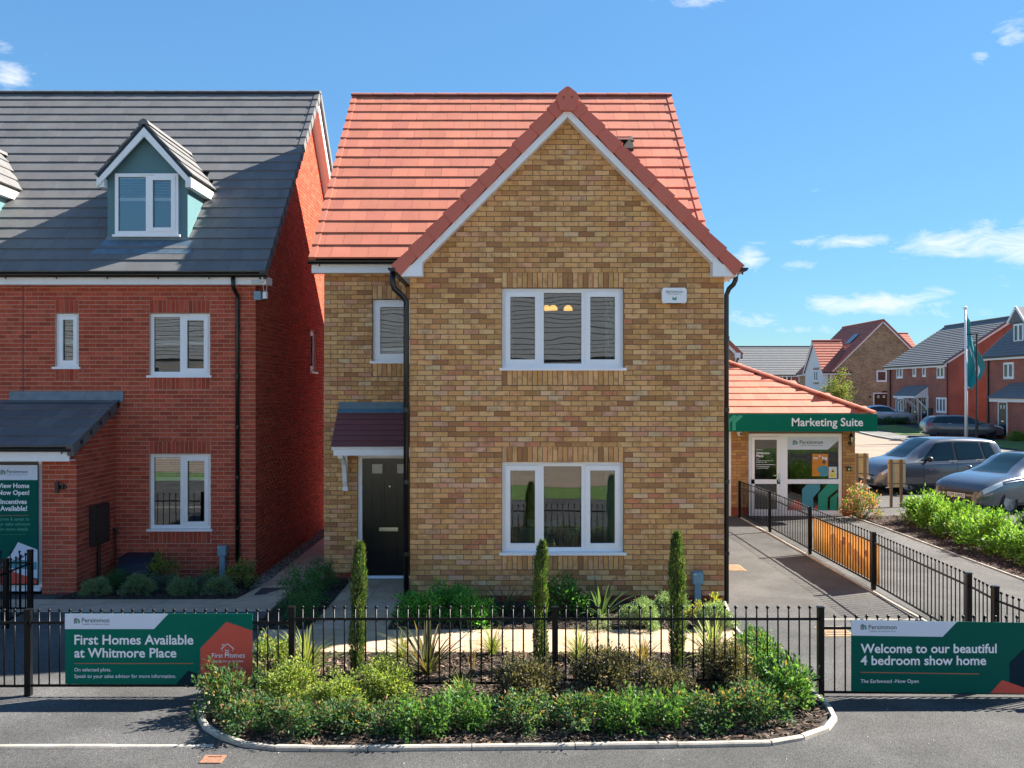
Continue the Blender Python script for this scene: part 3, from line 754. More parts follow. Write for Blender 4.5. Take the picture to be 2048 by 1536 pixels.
# gravel strip along the red house
b = MB()
for i in range(2600):
    x, y = RND.uniform(-4.49, -4.22), RND.uniform(15.2, 24.3)
    r = RND.uniform(.008, .02); z = hgt(x, y) + .012 + RND.uniform(0, .01); c = jit(RND.choice([(.25, .17, .12), (.36, .27, .20), (.14, .09, .07), (.45, .36, .28)]), .15)
    a = RND.uniform(0, 6.3)
    b.add([(x + r * math.cos(a + k * 1.57) * RND.uniform(.6, 1.2), y + r * math.sin(a + k * 1.57), z - .004) for k in range(4)] + [(x, y, z + r * .7)], [(0, 1, 4), (1, 2, 4), (2, 3, 4), (3, 0, 4)], c)
tag(struct(b.build('gravel_strip', 'gravel', None, tint=True), 'stuff'), 'brown gravel strip along the foot of the red side wall', 'gravel')

# ---- kerbs and edgings, stone by stone
def kerb_line(parent, pts, w, z0, top, seg, m='concrete_kerb', name='kerb_stone', closed=False):
    P_ = [Vector((x, y, 0)) for x, y in pts]
    # resample
    out = []; 
    for a, c in zip(P_[:-1], P_[1:]):
        n = max(1, round((c - a).length / seg)); out += [a.lerp(c, i / n) for i in range(n)]
    out.append(P_[-1])
    nrm = []
    for i in range(len(out)):
        d = (out[min(i + 1, len(out) - 1)] - out[max(i - 1, 0)]).normalized(); nrm.append(Vector((-d.y, d.x, 0)))
    for i in range(len(out) - 1):
        a, c = out[i], out[i + 1]; g = (c - a).normalized() * .004
        q = [a + g - nrm[i] * w / 2, c - g - nrm[i + 1] * w / 2, c - g + nrm[i + 1] * w / 2, a + g + nrm[i] * w / 2]
        e = RND.uniform(-.004, .004); k = RND.uniform(.88, 1.1); b = MB(); bev = min(.012, w * .2)
        lo = [(v.x, v.y, hgt(v.x, v.y) + z0) for v in q]; mid = [(v.x, v.y, hgt(v.x, v.y) + top + e - bev) for v in q]
        cen = (a + c) / 2
        hi = []
        for v, side in zip(q, (1, 1, -1, -1)):
            ni = nrm[i] if v in (q[0], q[3]) else nrm[i + 1]; vv = v + ni * bev * side; hi.append((vv.x, vv.y, hgt(v.x, v.y) + top + e))
        b.add(lo + mid + hi, [(0, 1, 5, 4), (1, 2, 6, 5), (2, 3, 7, 6), (3, 0, 4, 7), (4, 5, 9, 8), (5, 6, 10, 9), (6, 7, 11, 10), (7, 4, 8, 11), (8, 9, 10, 11)], (k, k, k * .98))
        b.build(name, m, parent, tint=True)
def kerb(name='kerb'):
    p = bpy.data.objects.new(name, None); COL.objects.link(p); return struct(p)
k = kerb('kerb')
fb = [(3.06, 9.62), (3.10, 9.22), (3.11, 8.97), (3.05, 8.62), (2.84, 8.31), (2.55, 8.13), (2.28, 8.03), (1.45, 7.985), (.55, 7.955), (-.35, 7.93), (-1.25, 7.91), (-1.75, 7.905), (-2.1, 7.92), (-2.30, 7.98), (-2.47, 8.07), (-2.75, 8.31), (-2.95, 8.62), (-3.04, 8.97), (-3.06, 9.25), (-3.06, 9.6)]
def catmull(pts, n=6):
    q = [Vector((*p, 0)) for p in pts]; q = [q[0] * 2 - q[1]] + q + [q[-1] * 2 - q[-2]]; out = []
    for i in range(1, len(q) - 2):
        for j in range(n):
            t = j / n; p = .5 * ((2 * q[i]) + (q[i + 1] - q[i - 1]) * t + (2 * q[i - 1] - 5 * q[i] + 4 * q[i + 1] - q[i + 2]) * t * t + (3 * q[i] - q[i - 1] - 3 * q[i + 1] + q[i + 2]) * t ** 3); out.append((p.x, p.y))
    return out + [pts[-1]]
def even(pts, seg):
    out = [pts[0]]; acc = 0.0
    for p, q in zip(pts[:-1], pts[1:]):
        acc += math.hypot(q[0] - p[0], q[1] - p[1])
        if acc >= seg: out.append(q); acc = 0.0
    if out[-1] != pts[-1]: out.append(pts[-1])
    return out
kerb_line(k, even(catmull(fb[:7]), .30), .062, -.05, .042, 5); kerb_line(k, fb[6:12], .062, -.05, .042, 5); kerb_line(k, even(catmull(fb[11:]), .30), .062, -.05, .042, 5)
k2 = kerb('kerb'); kerb_line(k2, [(-14, 7.96), (-2.62, 8.0)], .06, -.05, .012, .9)
k3 = kerb('kerb'); kerb_line(k3, [(5.58, 9.2), (5.58, 22.3)], .055, -.05, .016, .9)
k4 = kerb('kerb'); kerb_line(k4, [(2.98, 12.38), (5.55, 12.38)], .05, -.05, .012, .9)
k5 = kerb('kerb'); kerb_line(k5, [(8.39, 9.0), (8.39, 20.5), (8.3, 22.4)], .05, -.05, .028, .9)
k6 = kerb('kerb'); kerb_line(k6, [(3.0, 9.7), (2.93, 10.75), (2.91, 11.85), (3.1, 13.3)], .05, -.05, .04, .8)
k7 = kerb('kerb'); kerb_line(k7, [(-12, 12.89), (-3.3, 12.89)], .05, -.05, .014, .9)
k8 = kerb('kerb'); kerb_line(k8, [(23.47, 27), (23.47, 62), (23.47, 100)], .15, -.05, .10, 3.0)
# covers in the ground
def cover(name, label, x0, x1, y0, y1, m, ribs=0, z=.006):
    t = thing(name, label, 'drain cover', ((x0 + x1) / 2, (y0 + y1) / 2, hgt(x0, y0)))
    L = t.location; g = hgt((x0 + x1) / 2, (y0 + y1) / 2)
    b = MB(); b.box(x0, x1, y0, y1, g - .02, g + z); b.build('plate', m, t, L)
    if ribs:
        for i in range(ribs):
            yy = y0 + (i + .5) * (y1 - y0) / ribs; w = (y1 - y0) / ribs * .28
            b = MB(); b.box(x0 + .02, x1 - .02, yy - w, yy + w, g + z, g + z + .008); b.build('rib', m, t, L)
    else:
        b = MB()
        for a in ((x0, x1, y0, y0 + .03), (x0, x1, y1 - .03, y1), (x0, x0 + .03, y0 + .03, y1 - .03), (x1 - .03, x1, y0 + .03, y1 - .03)): b.box(*a, g + z, g + z + .006)
        b.build('rim', m, t, L)
cover('drain_cover', 'small rusty square iron cover in the asphalt before the kerbed bed', -2.62, -2.44, 7.62, 7.78, 'rust_iron')
cover('drain_cover', 'dark square inspection cover on the path by the red house', -3.98, -3.46, 14.05, 14.5, 'dark_iron', z=.03)
cover('drainage_grate', 'tan ribbed grating on the driveway beside the downpipe, farther half', 3.2, 3.62, 16.25, 17.0, 'tactile', 7)
cover('drainage_grate', 'tan ribbed grating on the driveway beside the downpipe, nearer half', 3.2, 4.05, 15.68, 16.22, 'tactile', 6)
cover('drainage_grate', 'tan ribbed grating behind the welcome sign on the driveway', 3.98, 4.36, 11.5, 12.0, 'tactile', 6)

# ================================================================== SHOW HOME (buff brick, red roof)
L0 = (0, 18.7, 0)
house = thing('detached_house', 'buff brick detached house with red tiled roof and steep front gable', 'house', L0)
YG, YR = 13.32, 15.0
ZB = -.029
GH = [(-.146, 1.632, .721, 2.071), (-.146, 1.632, 3.421, 4.621)]
GS = [(-.146, 1.632, 2.071, 2.296), (-.146, 1.632, 4.621, 4.846), (-.146, 1.632, .496, .721), (-.146, 1.632, 3.196, 3.421)]
brick_wall(house, L0, '-y', YG, [(-1.493, ZB), (3.103, ZB), (3.103, 4.84), (.805, 7.14), (-1.493, 4.84)], GH, GS, BUFF, 'buff_brick', 'buff_mortar', 230,
           phase=-1.493, dpc=.12, pink=lambda z: .16 if z < 3.6 else .04, zbase=ZB)
RH = [(-2.545, -1.50, ZB, 2.071), (-2.298, -1.668, 3.571, 4.621)]
RS = [(-2.298, -1.668, 4.621, 4.846), (-2.298, -1.668, 3.346, 3.571)]
brick_wall(house, L0, '-y', YR, [(-3.097, ZB), (-1.40, ZB), (-1.40, 5.15), (-3.097, 5.15)], RH, RS, BUFF, 'buff_brick', 'buff_mortar', 70,
           phase=-3.097, dpc=.05, pink=lambda z: .14, zbase=ZB, score=lambda p: -p[0])
def plain_wall(root, L, facing, at, poly, m, d0=0.0, d1=.2, name='wall'):
    b = MB(wall_frame(facing, at)); b.prism(poly, d0, d1); return b.build(name, m, root, L)
plain_wall(house, L0, '+x', 3.09, [(13.34, 0), (22.4, 0), (22.4, 5.0), (18.7, 8.9), (15.2, 5.3), (13.34, 4.85)], 'far_buff')
plain_wall(house, L0, '-x', -3.09, [(-22.4, 0), (-15.02, 0), (-15.02, 5.1), (-18.7, 8.9), (-22.4, 5.1)], 'far_buff')
plain_wall(house, L0, '-x', -1.485, [(-15.0, 0), (-13.34, 0), (-13.34, 4.85), (-15.0, 4.85)], 'far_buff')
plain_wall(house, L0, '+y', 22.42, [(-3.08, 0), (3.08, 0), (3.08, 5.0), (-3.08, 5.0)], 'far_buff')
room(house, L0, '-y', YG, -1.2, 2.85, .05, 2.4, 4.2, 'room_dark')
room(house, L0, '-y', YG, -1.2, 2.85, 2.75, 5.0, 4.2, 'room_dark')
room(house, L0, '-y', YR, -2.8, -1.45, 2.75, 5.0, 2.6, 'room_dark')
tri = [(0, .325, True), (.325, .675, False), (.675, 1, True)]
window(house, L0, '-y', YG, -.146, 1.632, .752, 2.066, tri)
window(house, L0, '-y', YG, -.146, 1.632, 3.452, 4.616, tri)
window(house, L0, '-y', YR, -2.298, -1.668, 3.602, 4.616, [(0, 1, True)])
blind(house, L0, '-y', YR, -2.24, -1.72, 3.66, 4.56, .82, d=.12, gap=.05)
def curtain(root, L, facing, at, u0, u1, z0, z1, d):
    fr = wall_frame(facing, at); b = MB(fr); n = 40; vs_ = []
    for i in range(n + 1):
        u = u0 + (u1 - u0) * i / n; dd = d + .035 * math.sin(i * 1.25) + .012 * math.sin(i * .53)
        vs_ += [(u, dd, z0), (u, dd, z1)]
    b.add(vs_, [(2 * i, 2 * i + 2, 2 * i + 3, 2 * i + 1) for i in range(n)]); return b.build('curtain', 'curtain', root, L, smooth_=True)
for (a, c) in ((-.30, .02), (1.40, 1.80)):
    curtain(house, L0, '-y', YG, a, c, .2, 2.25, .36); curtain(house, L0, '-y', YG, a, c, 2.85, 4.8, .36)
# furniture seen dimly through the panes
so = thing('sofa', 'teal sofa with cushions behind the ground floor window glass', 'sofa', (.75, 14.35, .05))
b = MB(); b.box(-.95, .95, -.35, -.15, .0, .95); b.build('backrest', 'sofa', so)
b = MB(); b.box(-.95, .95, -.15, .5, .0, .42); b.build('seat', 'sofa', so)
for cx in (-.25, .55):
    b = MB(); b.prism([(cx - .25, .80), (cx - .02, .86), (cx + .25, .80), (cx + .27, 1.06), (cx, 1.01), (cx - .27, 1.06)], -.16, -.05); b.build('cushion', 'curtain', so)
for i, (lx, lz, ly) in enumerate(((.555, 4.40, 14.6), (.68, 4.44, 15.0), (.90, 4.40, 14.6))):
    t = thing('pendant_lamp', ['left glowing amber dome lamp seen through the upper window', 'middle glowing amber dome lamp seen through the upper window', 'right glowing amber dome lamp seen through the upper window'][i], 'pendant lamp', (lx, ly, lz), group='amber pendant lamps upstairs')
    b = MB(); b.lathe([(.002, .085), (.035, .078), (.062, .05), (.075, .0), (.073, .0)], n=14); b.build('lamp_shade', 'gold_shade', t, smooth_=True)
    b = MB(); b.tube([(0, 0, .08), (0, 0, 5.0 - lz)], .004, 6); b.build('flex', 'car_trim', t)
# front door
def front_door(root, L, facing, at, u0, u1, z0, z1, m='door_black'):
    fr = wall_frame(facing, at); fw = .07
    b = MB(fr); b.box(u0, u0 + fw, .03, .12, z0, z1); b.box(u1 - fw, u1, .03, .12, z0, z1); b.box(u0 + fw, u1 - fw, .03, .12, z1 - fw, z1); b.build('door_frame', 'upvc', root, L)
    b = MB(fr); b.box(u0 + .02, u1 - .02, -.03, .16, z0 - .03, z0 + .025); b.box(u0 + .06, u1 - .06, .02, .16, z0 + .025, z0 + .055); b.build('threshold', 'upvc', root, L)
    a, c = u0 + fw, u1 - fw; w = c - a; e, g = z0 + .055, z1 - fw
    b = MB(fr); b.box(a, c, .055, .10, e, g); dr = b.build('door', m, root, L)
    hh = g - e
    for (p0, p1) in ((.145, .40), (.60, .855)):
        for (q0, q1) in ((.07, .35), (.45, .80)):
            x0, x1, y0, y1 = a + p0 * w, a + p1 * w, e + q0 * hh, e + q1 * hh
            b = MB(fr); t = .022
            for r in ((x0, x1, y0, y0 + t), (x0, x1, y1 - t, y1), (x0, x0 + t, y0 + t, y1 - t), (x1 - t, x1, y0 + t, y1 - t)): b.box(r[0], r[1], .040, .056, r[2], r[3])
            b.box(x0 + .045, x1 - .045, .045, .056, y0 + .045, y1 - .045)
            b.build('door_panel', m, dr, L)
        x0, x1, y0, y1 = a + p0 * w, a + p1 * w, e + .855 * hh, e + .965 * hh
        b = MB(fr); t = .03
        for r in ((x0, x1, y0, y0 + t), (x0, x1, y1 - t, y1), (x0, x0 + t, y0 + t, y1 - t), (x1 - t, x1, y0 + t, y1 - t)): b.box(r[0], r[1], .038, .056, r[2], r[3])
        b.build('light_frame', m, dr, L)
        b = MB(fr); b.box(x0 + t, x1 - t, .048, .056, y0 + t, y1 - t); b.build('glazed_light', 'lantern_glass', dr, L)
    x0 = a + w * .31
    b = MB(fr); b.box(x0, x0 + .31, .042, .056, e + .395 * hh - .03, e + .395 * hh + .03); b.box(x0 + .02, x0 + .29, .036, .042, e + .395 * hh - .016, e + .395 * hh + .016); b.build('letter_plate', 'chrome', dr, L)
    b = MB(fr); b.lathe([(.001, .048), (.012, .048), (.012, .056)], c=(a + w * .5, 0, e + .76 * hh), axis='y', n=10); b.build('spyhole', 'chrome', dr, L)
    return dr
front_door(house, L0, '-y', YR, -2.545, -1.50, .0, 2.066)
# door canopy with gallows bracket
b = MB(); b.add([(-2.86, 15.0, 2.80), (-1.50, 15.0, 2.80), (-1.50, 14.40, 2.22), (-2.86, 14.40, 2.22), (-2.86, 15.0, 2.74), (-1.50, 15.0, 2.74), (-1.50, 14.42, 2.17), (-2.86, 14.42, 2.17)],
              [(0, 3, 2, 1), (4, 5, 6, 7), (0, 4, 7, 3), (1, 2, 6, 5), (3, 7, 6, 2)])
can = b.build('canopy', 'white_paint', house, L0)
cs = Vector((0, .6, .58)); csl = cs.length
for r in range(7):
    for (a, c) in ((-2.865, -1.50),):
        o0 = Vector((a, 14.395, 2.222)) + cs * (r / 7); b = MB(); n = Vector((0, -.58, .6)).normalized(); s_ = cs.normalized()
        g = csl / 7
        q = [o0 + n * .022, o0 + Vector((c - a, 0, 0)) + n * .022, o0 + Vector((c - a, 0, 0)) + s_ * (g + .01) + n * .008, o0 + s_ * (g + .01) + n * .008]
        q2 = [p - n * .012 for p in q]
        b.add([tuple(p) for p in q2 + q], [(0, 3, 2, 1), (4, 5, 6, 7), (0, 1, 5, 4), (1, 2, 6, 5), (2, 3, 7, 6), (3, 0, 4, 7)], jit((1, 1, 1), .08))
        b.build('canopy_tile_row', 'canopy_tile', can, L0, tint=True)
b = MB(); b.box(-2.85, -1.50, 14.965, 14.99, 2.815, 2.925); b.add([(-2.85, 14.985, 2.83), (-1.50, 14.985, 2.83), (-1.50, 14.90, 2.735), (-2.85, 14.90, 2.735)], [(0, 3, 2, 1)]); b.build('flashing', 'lead_new', can, L0)
b = MB(); b.box(-2.83, -1.51, 14.42, 14.46, 2.085, 2.20); b.box(-2.83, -1.51, 14.46, 14.99, 2.14, 2.17); b.build('fascia', 'white_paint', can, L0)
br = MB(wall_frame('-x', -2.77))
br.prism([(-14.985, 1.50), (-14.90, 1.50), (-14.86, 1.56), (-14.80, 1.80), (-14.70, 1.97), (-14.52, 2.075), (-14.52, 2.13), (-14.985, 2.13)][::1], 0, .07)
br2 = MB(wall_frame('-x', -2.77))
brk = MB(wall_frame('-x', -2.77))
brk.prism([(-14.99, 1.52), (-14.93, 1.50), (-14.93, 2.09), (-14.99, 2.09)], 0, .07)
pts = [(14.96, 1.53), (14.90, 1.62), (14.87, 1.76), (14.80, 1.92), (14.70, 2.01), (14.56, 2.07)]
for (y0, z0), (y1, z1) in zip(pts[:-1], pts[1:]):
    brk.fr = None; brk.bar((-2.735, y0, z0), (-2.735, y1, z1), .07, .055)
brk.box(-2.775, -2.695, 14.50, 14.60, 2.03, 2.085); brk.box(-2.78, -2.69, 14.92, 14.99, 1.47, 1.53)
brk.build('gallows_bracket', 'white_paint', can, L0)
# main roof
RX0, RX1 = -3.28, 3.27
E0, RG = Vector((0, 14.70, 5.235)), Vector((0, 18.68, 9.14))
sl = (RG - E0); ROWS = 16; GAU = sl.length / ROWS; sN = Vector((0, -sl.z, sl.y)).normalized()
def slab(pts, n, th): 
    b = MB(); q = [Vector(p) for p in pts]; k_ = [tuple(p) for p in q] + [tuple(p - Vector(n) * th) for p in q]; m_ = len(q)
    b.add(k_, [tuple(range(m_)), tuple(range(2 * m_ - 1, m_ - 1, -1))] + [(i, m_ + i, m_ + (i + 1) % m_, (i + 1) % m_) for i in range(m_)]); return b
roof = slab([(RX0 + .03, E0.y + .02, E0.z), (RX1 - .03, E0.y + .02, E0.z), (RX1 - .03, RG.y, RG.z), (RX0 + .03, RG.y, RG.z)], sN, .08).build('roof', 'black_plastic', house, L0)
def under_gable(p): return p.z < 7.40 - abs(p.x - .80) * 1.0 - .03
tile_slope(roof, L0, (RX0 + .05, E0.y, E0.z), (1, 0, 0), sl, RX1 - RX0 - .1, ROWS, GAU, 'red_tile', 300, skip=under_gable)
verge_units(roof, L0, (RX0 + .05, E0.y, E0.z), sl, (-1, 0, 0), ROWS, GAU, 'red_tile', drop=.10, w=.05)
verge_units(roof, L0, (RX1 - .05, E0.y, E0.z), sl, (1, 0, 0), ROWS, GAU, 'red_tile', drop=.10, w=.05)
ridge_units(roof, L0, (RX0, RG.y, RG.z + .03), (RX1, RG.y, RG.z + .03), 'red_tile', r=.10)
bs = Vector((0, 4.0, -3.9)); bN = Vector((0, 3.9, 4.0)).normalized()
slab([(RX1, RG.y, RG.z), (RX1, RG.y + 4.0, RG.z - 3.9), (RX0, RG.y + 4.0, RG.z - 3.9), (RX0, RG.y, RG.z)], -bN, .10).build('rear_roof_slope', 'far_red_tile', house, L0)
# rooflight standing open on the right of the gable
rl = Vector((0, 0, 0)); u = (292 - 0)
s_t = .70; base = E0 + sl * .60
b = MB(); sl1 = sl.normalized()
def rp(x, s__, n_): 
    p = base + sl1 * s__ + sN * n_; return (x, p.y, p.z)
b.add([rp(1.92, 0, .02), rp(2.28, 0, .02), rp(2.28, .42, .02), rp(1.92, .42, .02), rp(1.92, 0, .10), rp(2.28, 0, .10), rp(2.28, .42, .10), rp(1.92, .42, .10)], [(0, 3, 2, 1), (4, 5, 6, 7), (0, 1, 5, 4), (1, 2, 6, 5), (2, 3, 7, 6), (3, 0, 4, 7)])
rlo = b.build('rooflight', 'dark_iron', house, L0)
b = MB(); b.add([rp(1.98, .06, .24), rp(2.22, .06, .24), rp(2.22, .40, .115), rp(1.98, .40, .115)], [(0, 1, 2, 3)]); b.build('pane', 'far_glass', rlo, L0)
b = MB()
for q in ((1.93, 1.98, 0, .42), (2.22, 2.27, 0, .42)):
    b.add([rp(q[0], 0, .26), rp(q[1], 0, .26), rp(q[1], .42, .115), rp(q[0], .42, .115), rp(q[0], 0, .22), rp(q[1], 0, .22), rp(q[1], .42, .10), rp(q[0], .42, .10)], [(0, 1, 2, 3), (4, 7, 6, 5), (0, 4, 5, 1), (1, 5, 6, 2), (2, 6, 7, 3), (3, 7, 4, 0)])
b.build('sash', 'dark_iron', rlo, L0)
# eaves on the recessed side
b = MB(); b.box(-3.26, -1.60, 14.80, 14.84, 5.03, 5.20); b.box(-3.26, -1.60, 14.84, 15.0, 5.03, 5.05); b.box(-3.26, -3.10, 14.84, 15.1, 5.05, 5.2); b.build('fascia', 'white_paint', house, L0)
def gutter(root, L, a, c, r=.055):
    a, c = Vector(a), Vector(c); d = (c - a).normalized(); sx = d.cross(Vector((0, 0, 1))).normalized(); vs_ = []; n = 8
    for p in (a, c):
        for rr in (r, r - .006):
            for j in range(n + 1):
                t = math.pi + math.pi * j / n; vs_.append(tuple(p + sx * math.cos(t) * rr + Vector((0, 0, math.sin(t) * rr))))
    m_ = n + 1; fs = []
    for j in range(n):
        fs.append((j, j + 1, 2 * m_ + j + 1, 2 * m_ + j)); fs.append((m_ + j, 3 * m_ + j, 3 * m_ + j + 1, m_ + j + 1))
    fs += [tuple(range(0, m_)), tuple(range(2 * m_, 3 * m_))]
    b = MB(); b.add(vs_, fs)
    k_ = max(1, int((c - a).length / .9))
    for i in range(k_ + 1):
        p = a.lerp(c, (i + .15) / (k_ + .3)); b.tube([p + Vector((0, 0, -r)) + sx * 0, p + Vector((0, 0, -r - .03))], .012, 6)
    return b.build('gutter', 'gutter_black', root, L, smooth_=False)
gutter(house, L0, (-3.30, 14.735, 5.215), (-1.72, 14.735, 5.215))
# gable roof, bargeboards and verge
GA, GZ, GE = .80, 7.40, 4.885
gs = Vector((2.50, 0, GZ - GE)); gl = gs.length; grow = 10; gg = gl / grow
for sgn in (-1, 1):
    ex = GA + sgn * 2.50
    n = Vector((sgn * (GZ - GE), 0, 2.5)).normalized()
    pts = [(ex, 13.14, GE), (GA, 13.14, GZ), (GA, 17.2, GZ), (ex, 15.6, GE)]
    gr = slab(pts if sgn > 0 else pts[::-1], n, .07).build('gable_roof', 'black_plastic', house, L0)
    up = Vector((-sgn * 2.5, 0, GZ - GE))
    if sgn < 0: tile_slope(gr, L0, (ex, 17.0, GE), (0, -1, 0), up, 3.85, grow, gg, 'red_tile', 0, skip=lambda p: p.z < 5.235 + (p.y - 14.70) * (sl.z / sl.y) - .02)
    else: tile_slope(gr, L0, (ex, 13.15, GE), (0, 1, 0), up, 3.85, grow, gg, 'red_tile', 0, skip=lambda p: p.z < 5.235 + (p.y - 14.70) * (sl.z / sl.y) - .02)
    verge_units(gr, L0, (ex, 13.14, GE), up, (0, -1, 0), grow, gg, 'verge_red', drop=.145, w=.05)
    # bargeboard: parallel strip under the verge, then the boxed eaves end
    o1 = .145 * math.sqrt(2); o2 = o1 + .125
    k_ = (GZ - GE) / 2.5
    fr = wall_frame('-y', 13.15)
    b = MB(fr)
    P1 = [(ex + -sgn * .02, GE + .02 * k_ - o1 - .0), (GA, GZ - o1), (GA, GZ - o2), (ex - sgn * .02, GE + .02 * k_ - o2)]
    P1 = clip_poly(P1 if sgn < 0 else P1[::-1], 0, -1, -4.772); b.prism(P1, -.015 , .17); bb = b.build('bargeboard', 'white_paint', house, L0)
    xin = -1.293 if sgn < 0 else 2.895; xout = -1.60 if sgn < 0 else 3.25
    zt = lambda x: GZ - abs(x - GA) * k_ - o2 + .03
    poly = [(xout, 4.765), (xin, 4.765), (xin, zt(xin)), (xout, 4.87)]
    if sgn > 0: poly = [(xin, 4.765), (xout, 4.765), (xout, 4.87), (xin, zt(xin))]
    b = MB(fr); b.prism(poly, -.03, .16); b.build('boxed_eave', 'white_paint', house, L0)
    b = MB(); xs_ = sorted((xout, -1.49 if sgn < 0 else 3.10)); b.box(xs_[0], xs_[1], 13.312, 15.2, 4.765, 4.79); b.box(*( (xout, xout + .03) if sgn < 0 else (xout - .03, xout)), 13.312, 15.2, 4.79, 4.93); b.build('fascia', 'white_paint', house, L0)
    gx = ex - .035 if sgn < 0 else ex + .045
    gutter(house, L0, (gx, 13.08, GE - .0), (gx, 15.0, GE - .0))
# apex cap of the verge
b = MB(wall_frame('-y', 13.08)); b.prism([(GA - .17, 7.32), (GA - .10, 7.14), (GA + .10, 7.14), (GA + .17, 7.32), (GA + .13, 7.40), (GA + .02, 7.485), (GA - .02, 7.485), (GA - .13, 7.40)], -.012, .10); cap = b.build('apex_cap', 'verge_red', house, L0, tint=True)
for sx in (-.06, .06):
    b = MB(); b.lathe([(.001, 13.060), (.012, 13.062), (.012, 13.07)], c=(GA + sx, 0, 7.33), axis='y', n=8); b.build('screw', 'car_trim', cap, L0)
# downpipes
def downpipe(root, L, pts, r=.034, clips=4):
    b = MB(); b.tube(pts, r, 10); o = b.build('downpipe', 'gutter_black', root, L, smooth_=True)
    top, bot = Vector(pts[-2]), Vector(pts[-1])
    for i in range(clips):
        p = top.lerp(bot, (i + .3) / clips); b = MB(); b.lathe([(r + .001, -.03), (r + .008, -.03), (r + .008, .03), (r + .001, .03)], c=tuple(p), n=10); b.build('pipe_collar', 'gutter_black', o, L)
    return o
downpipe(house, L0, [(-1.735, 13.20, 4.83), (-1.735, 13.20, 4.70), (-1.71, 13.21, 4.60), (-1.60, 13.26, 4.50), (-1.545, 13.30, 4.42), (-1.545, 13.30, 4.2), (-1.545, 13.30, .0)], .042)
downpipe(house, L0, [(3.275, 13.30, 4.83), (3.27, 13.30, 4.74), (3.24, 13.31, 4.67), (3.18, 13.33, 4.61), (3.145, 13.34, 4.52), (3.145, 13.34, 4.2), (3.145, 13.34, .0)], .036)
# alarm box
ab = thing('alarm_box', 'white alarm box with small dark print high on the buff gable', 'alarm box', (2.36, 13.3, 4.5))
b = MB(); pz = [(-.165, -.11), (.165, -.11), (.178, -.07), (.178, .08), (.155, .112), (-.155, .112), (-.178, .08), (-.178, -.07)]
b.prism(pz, -.075, .01); b.build('cover', 'upvc', ab)
b = MB(); b.prism([(-.10, .105), (.10, .105), (.085, .118), (-.085, .118)], -.05, .0); b.prism([(-.10, -.118), (.10, -.118), (.11, -.105), (-.11, -.105)], -.05, .0); b.build('beacon', 'dark_iron', ab)
frA = wall_frame('-y', -.077)
lettering(ab, 'PERSIMMON', 0, .035, .25, 'letter_dark', frA, 0, anchor='c'); lettering(ab, 'Proud to Build You', 0, .012, .20, 'letter_dark', frA, 0, anchor='c')
b = MB(frA); b.prism([(-.03, -.02), (-.028, -.062), (.0, -.075), (.0, -.035)], 0, .001); b.prism([(.004, -.035), (.004, -.075), (.03, -.06), (.034, -.015), (.02, -.025)], 0, .001); b.build('emblem', 'logo_green', ab)
# utility posts: a hooded box on a duct against the wall
def utility_post(x, y, label, h):
    t = thing('utility_post', label, 'utility box', (x, y, hgt(x, y)))
    b = MB(); b.box(-.075, .075, -.06, .06, h - .17, h); b.box(-.068, .068, -.068, -.06, h - .16, h - .01); b.build('hood', 'grey_box', t)
    b = MB(); b.box(-.045, .045, -.04, .05, .0, h - .17); b.build('duct', 'grey_box', t)
    b = MB(); b.box(-.065, -.03, -.071, -.068, h - .03, h - .018); b.build('sticker', 'letter_white', t)
utility_post(2.70, 13.24, 'blue-grey utility box on a post at the buff wall beside the driveway', .48)

# ================================================================== RED HOUSE ON THE LEFT
L1 = (-8.4, 20.2, -.2)
red = thing('semi_detached_house', 'red brick house with dark grey roof and dormers at the left edge', 'house', L1)
YL, XL = 16.0, -4.51
ZL = -.249
LH = [(-6.374, -5.31, 3.351, 4.476), (-8.03, -7.62, 3.501, 4.476), (-6.374, -5.30, .651, 2.001)]
LS = [(-6.374, -5.31, 4.476, 4.701), (-6.374, -5.31, 3.126, 3.351), (-8.03, -7.62, 4.476, 4.701), (-8.03, -7.62, 3.276, 3.501), (-6.374, -5.30, 2.001, 2.226), (-6.374, -5.30, .426, .651)]
brick_wall(red, L1, '-y', YL, [(-12.2, ZL), (XL, ZL), (XL, 5.0), (-12.2, 5.0)], LH, LS, REDS, 'red_brick', 'red_mortar', 240, phase=XL + .01, zbase=ZL,
           score=lambda p: (p[0] + 5.6) ** 2 + (p[1] - 2.6) ** 2)
b = MB(wall_frame('-y', YL)); b.box(-8.60, -8.588, -.009, 0.001, 2.95, 5.0); b.build('movement_joint', 'dark_iron', red, L1)
brick_wall(red, L1, '+x', XL, [(16.0, ZL), (24.4, ZL), (24.4, 5.0), (20.2, 9.35), (16.0, 5.0)], [(20.35, 20.95, 3.501, 4.476)], [(20.35, 20.95, 4.476, 4.701)], REDS, 'red_brick', 'red_mortar', 0, phase=16.0, zbase=ZL, inset=16.251)
plain_wall(red, L1, '-x', -12.2, [(-24.4, ZL), (-16.0, ZL), (-16.0, 5.0), (-20.2, 9.35), (-24.4, 5.0)], 'far_red')
plain_wall(red, L1, '+y', 24.42, [(4.6, ZL), (12.1, ZL), (12.1, 5.0), (4.6, 5.0)], 'far_red')
duo = [(0, .52, False), (.52, 1, True)]
window(red, L1, '-y', YL, -6.374, -5.31, 3.382, 4.471, duo); window(red, L1, '-y', YL, -6.374, -5.30, .682, 1.996, duo)
window(red, L1, '-y', YL, -8.03, -7.62, 3.532, 4.471, [(0, 1, True)], sash=.05)
window(red, L1, '+x', XL, 20.35, 20.95, 3.532, 4.471, [(0, 1, True)])
room(red, L1, '-y', YL, -6.9, -4.8, -.1, 2.3, 3.2, 'room_dark'); room(red, L1, '-y', YL, -8.6, -4.8, 2.6, 4.95, 3.2, 'room_dark')
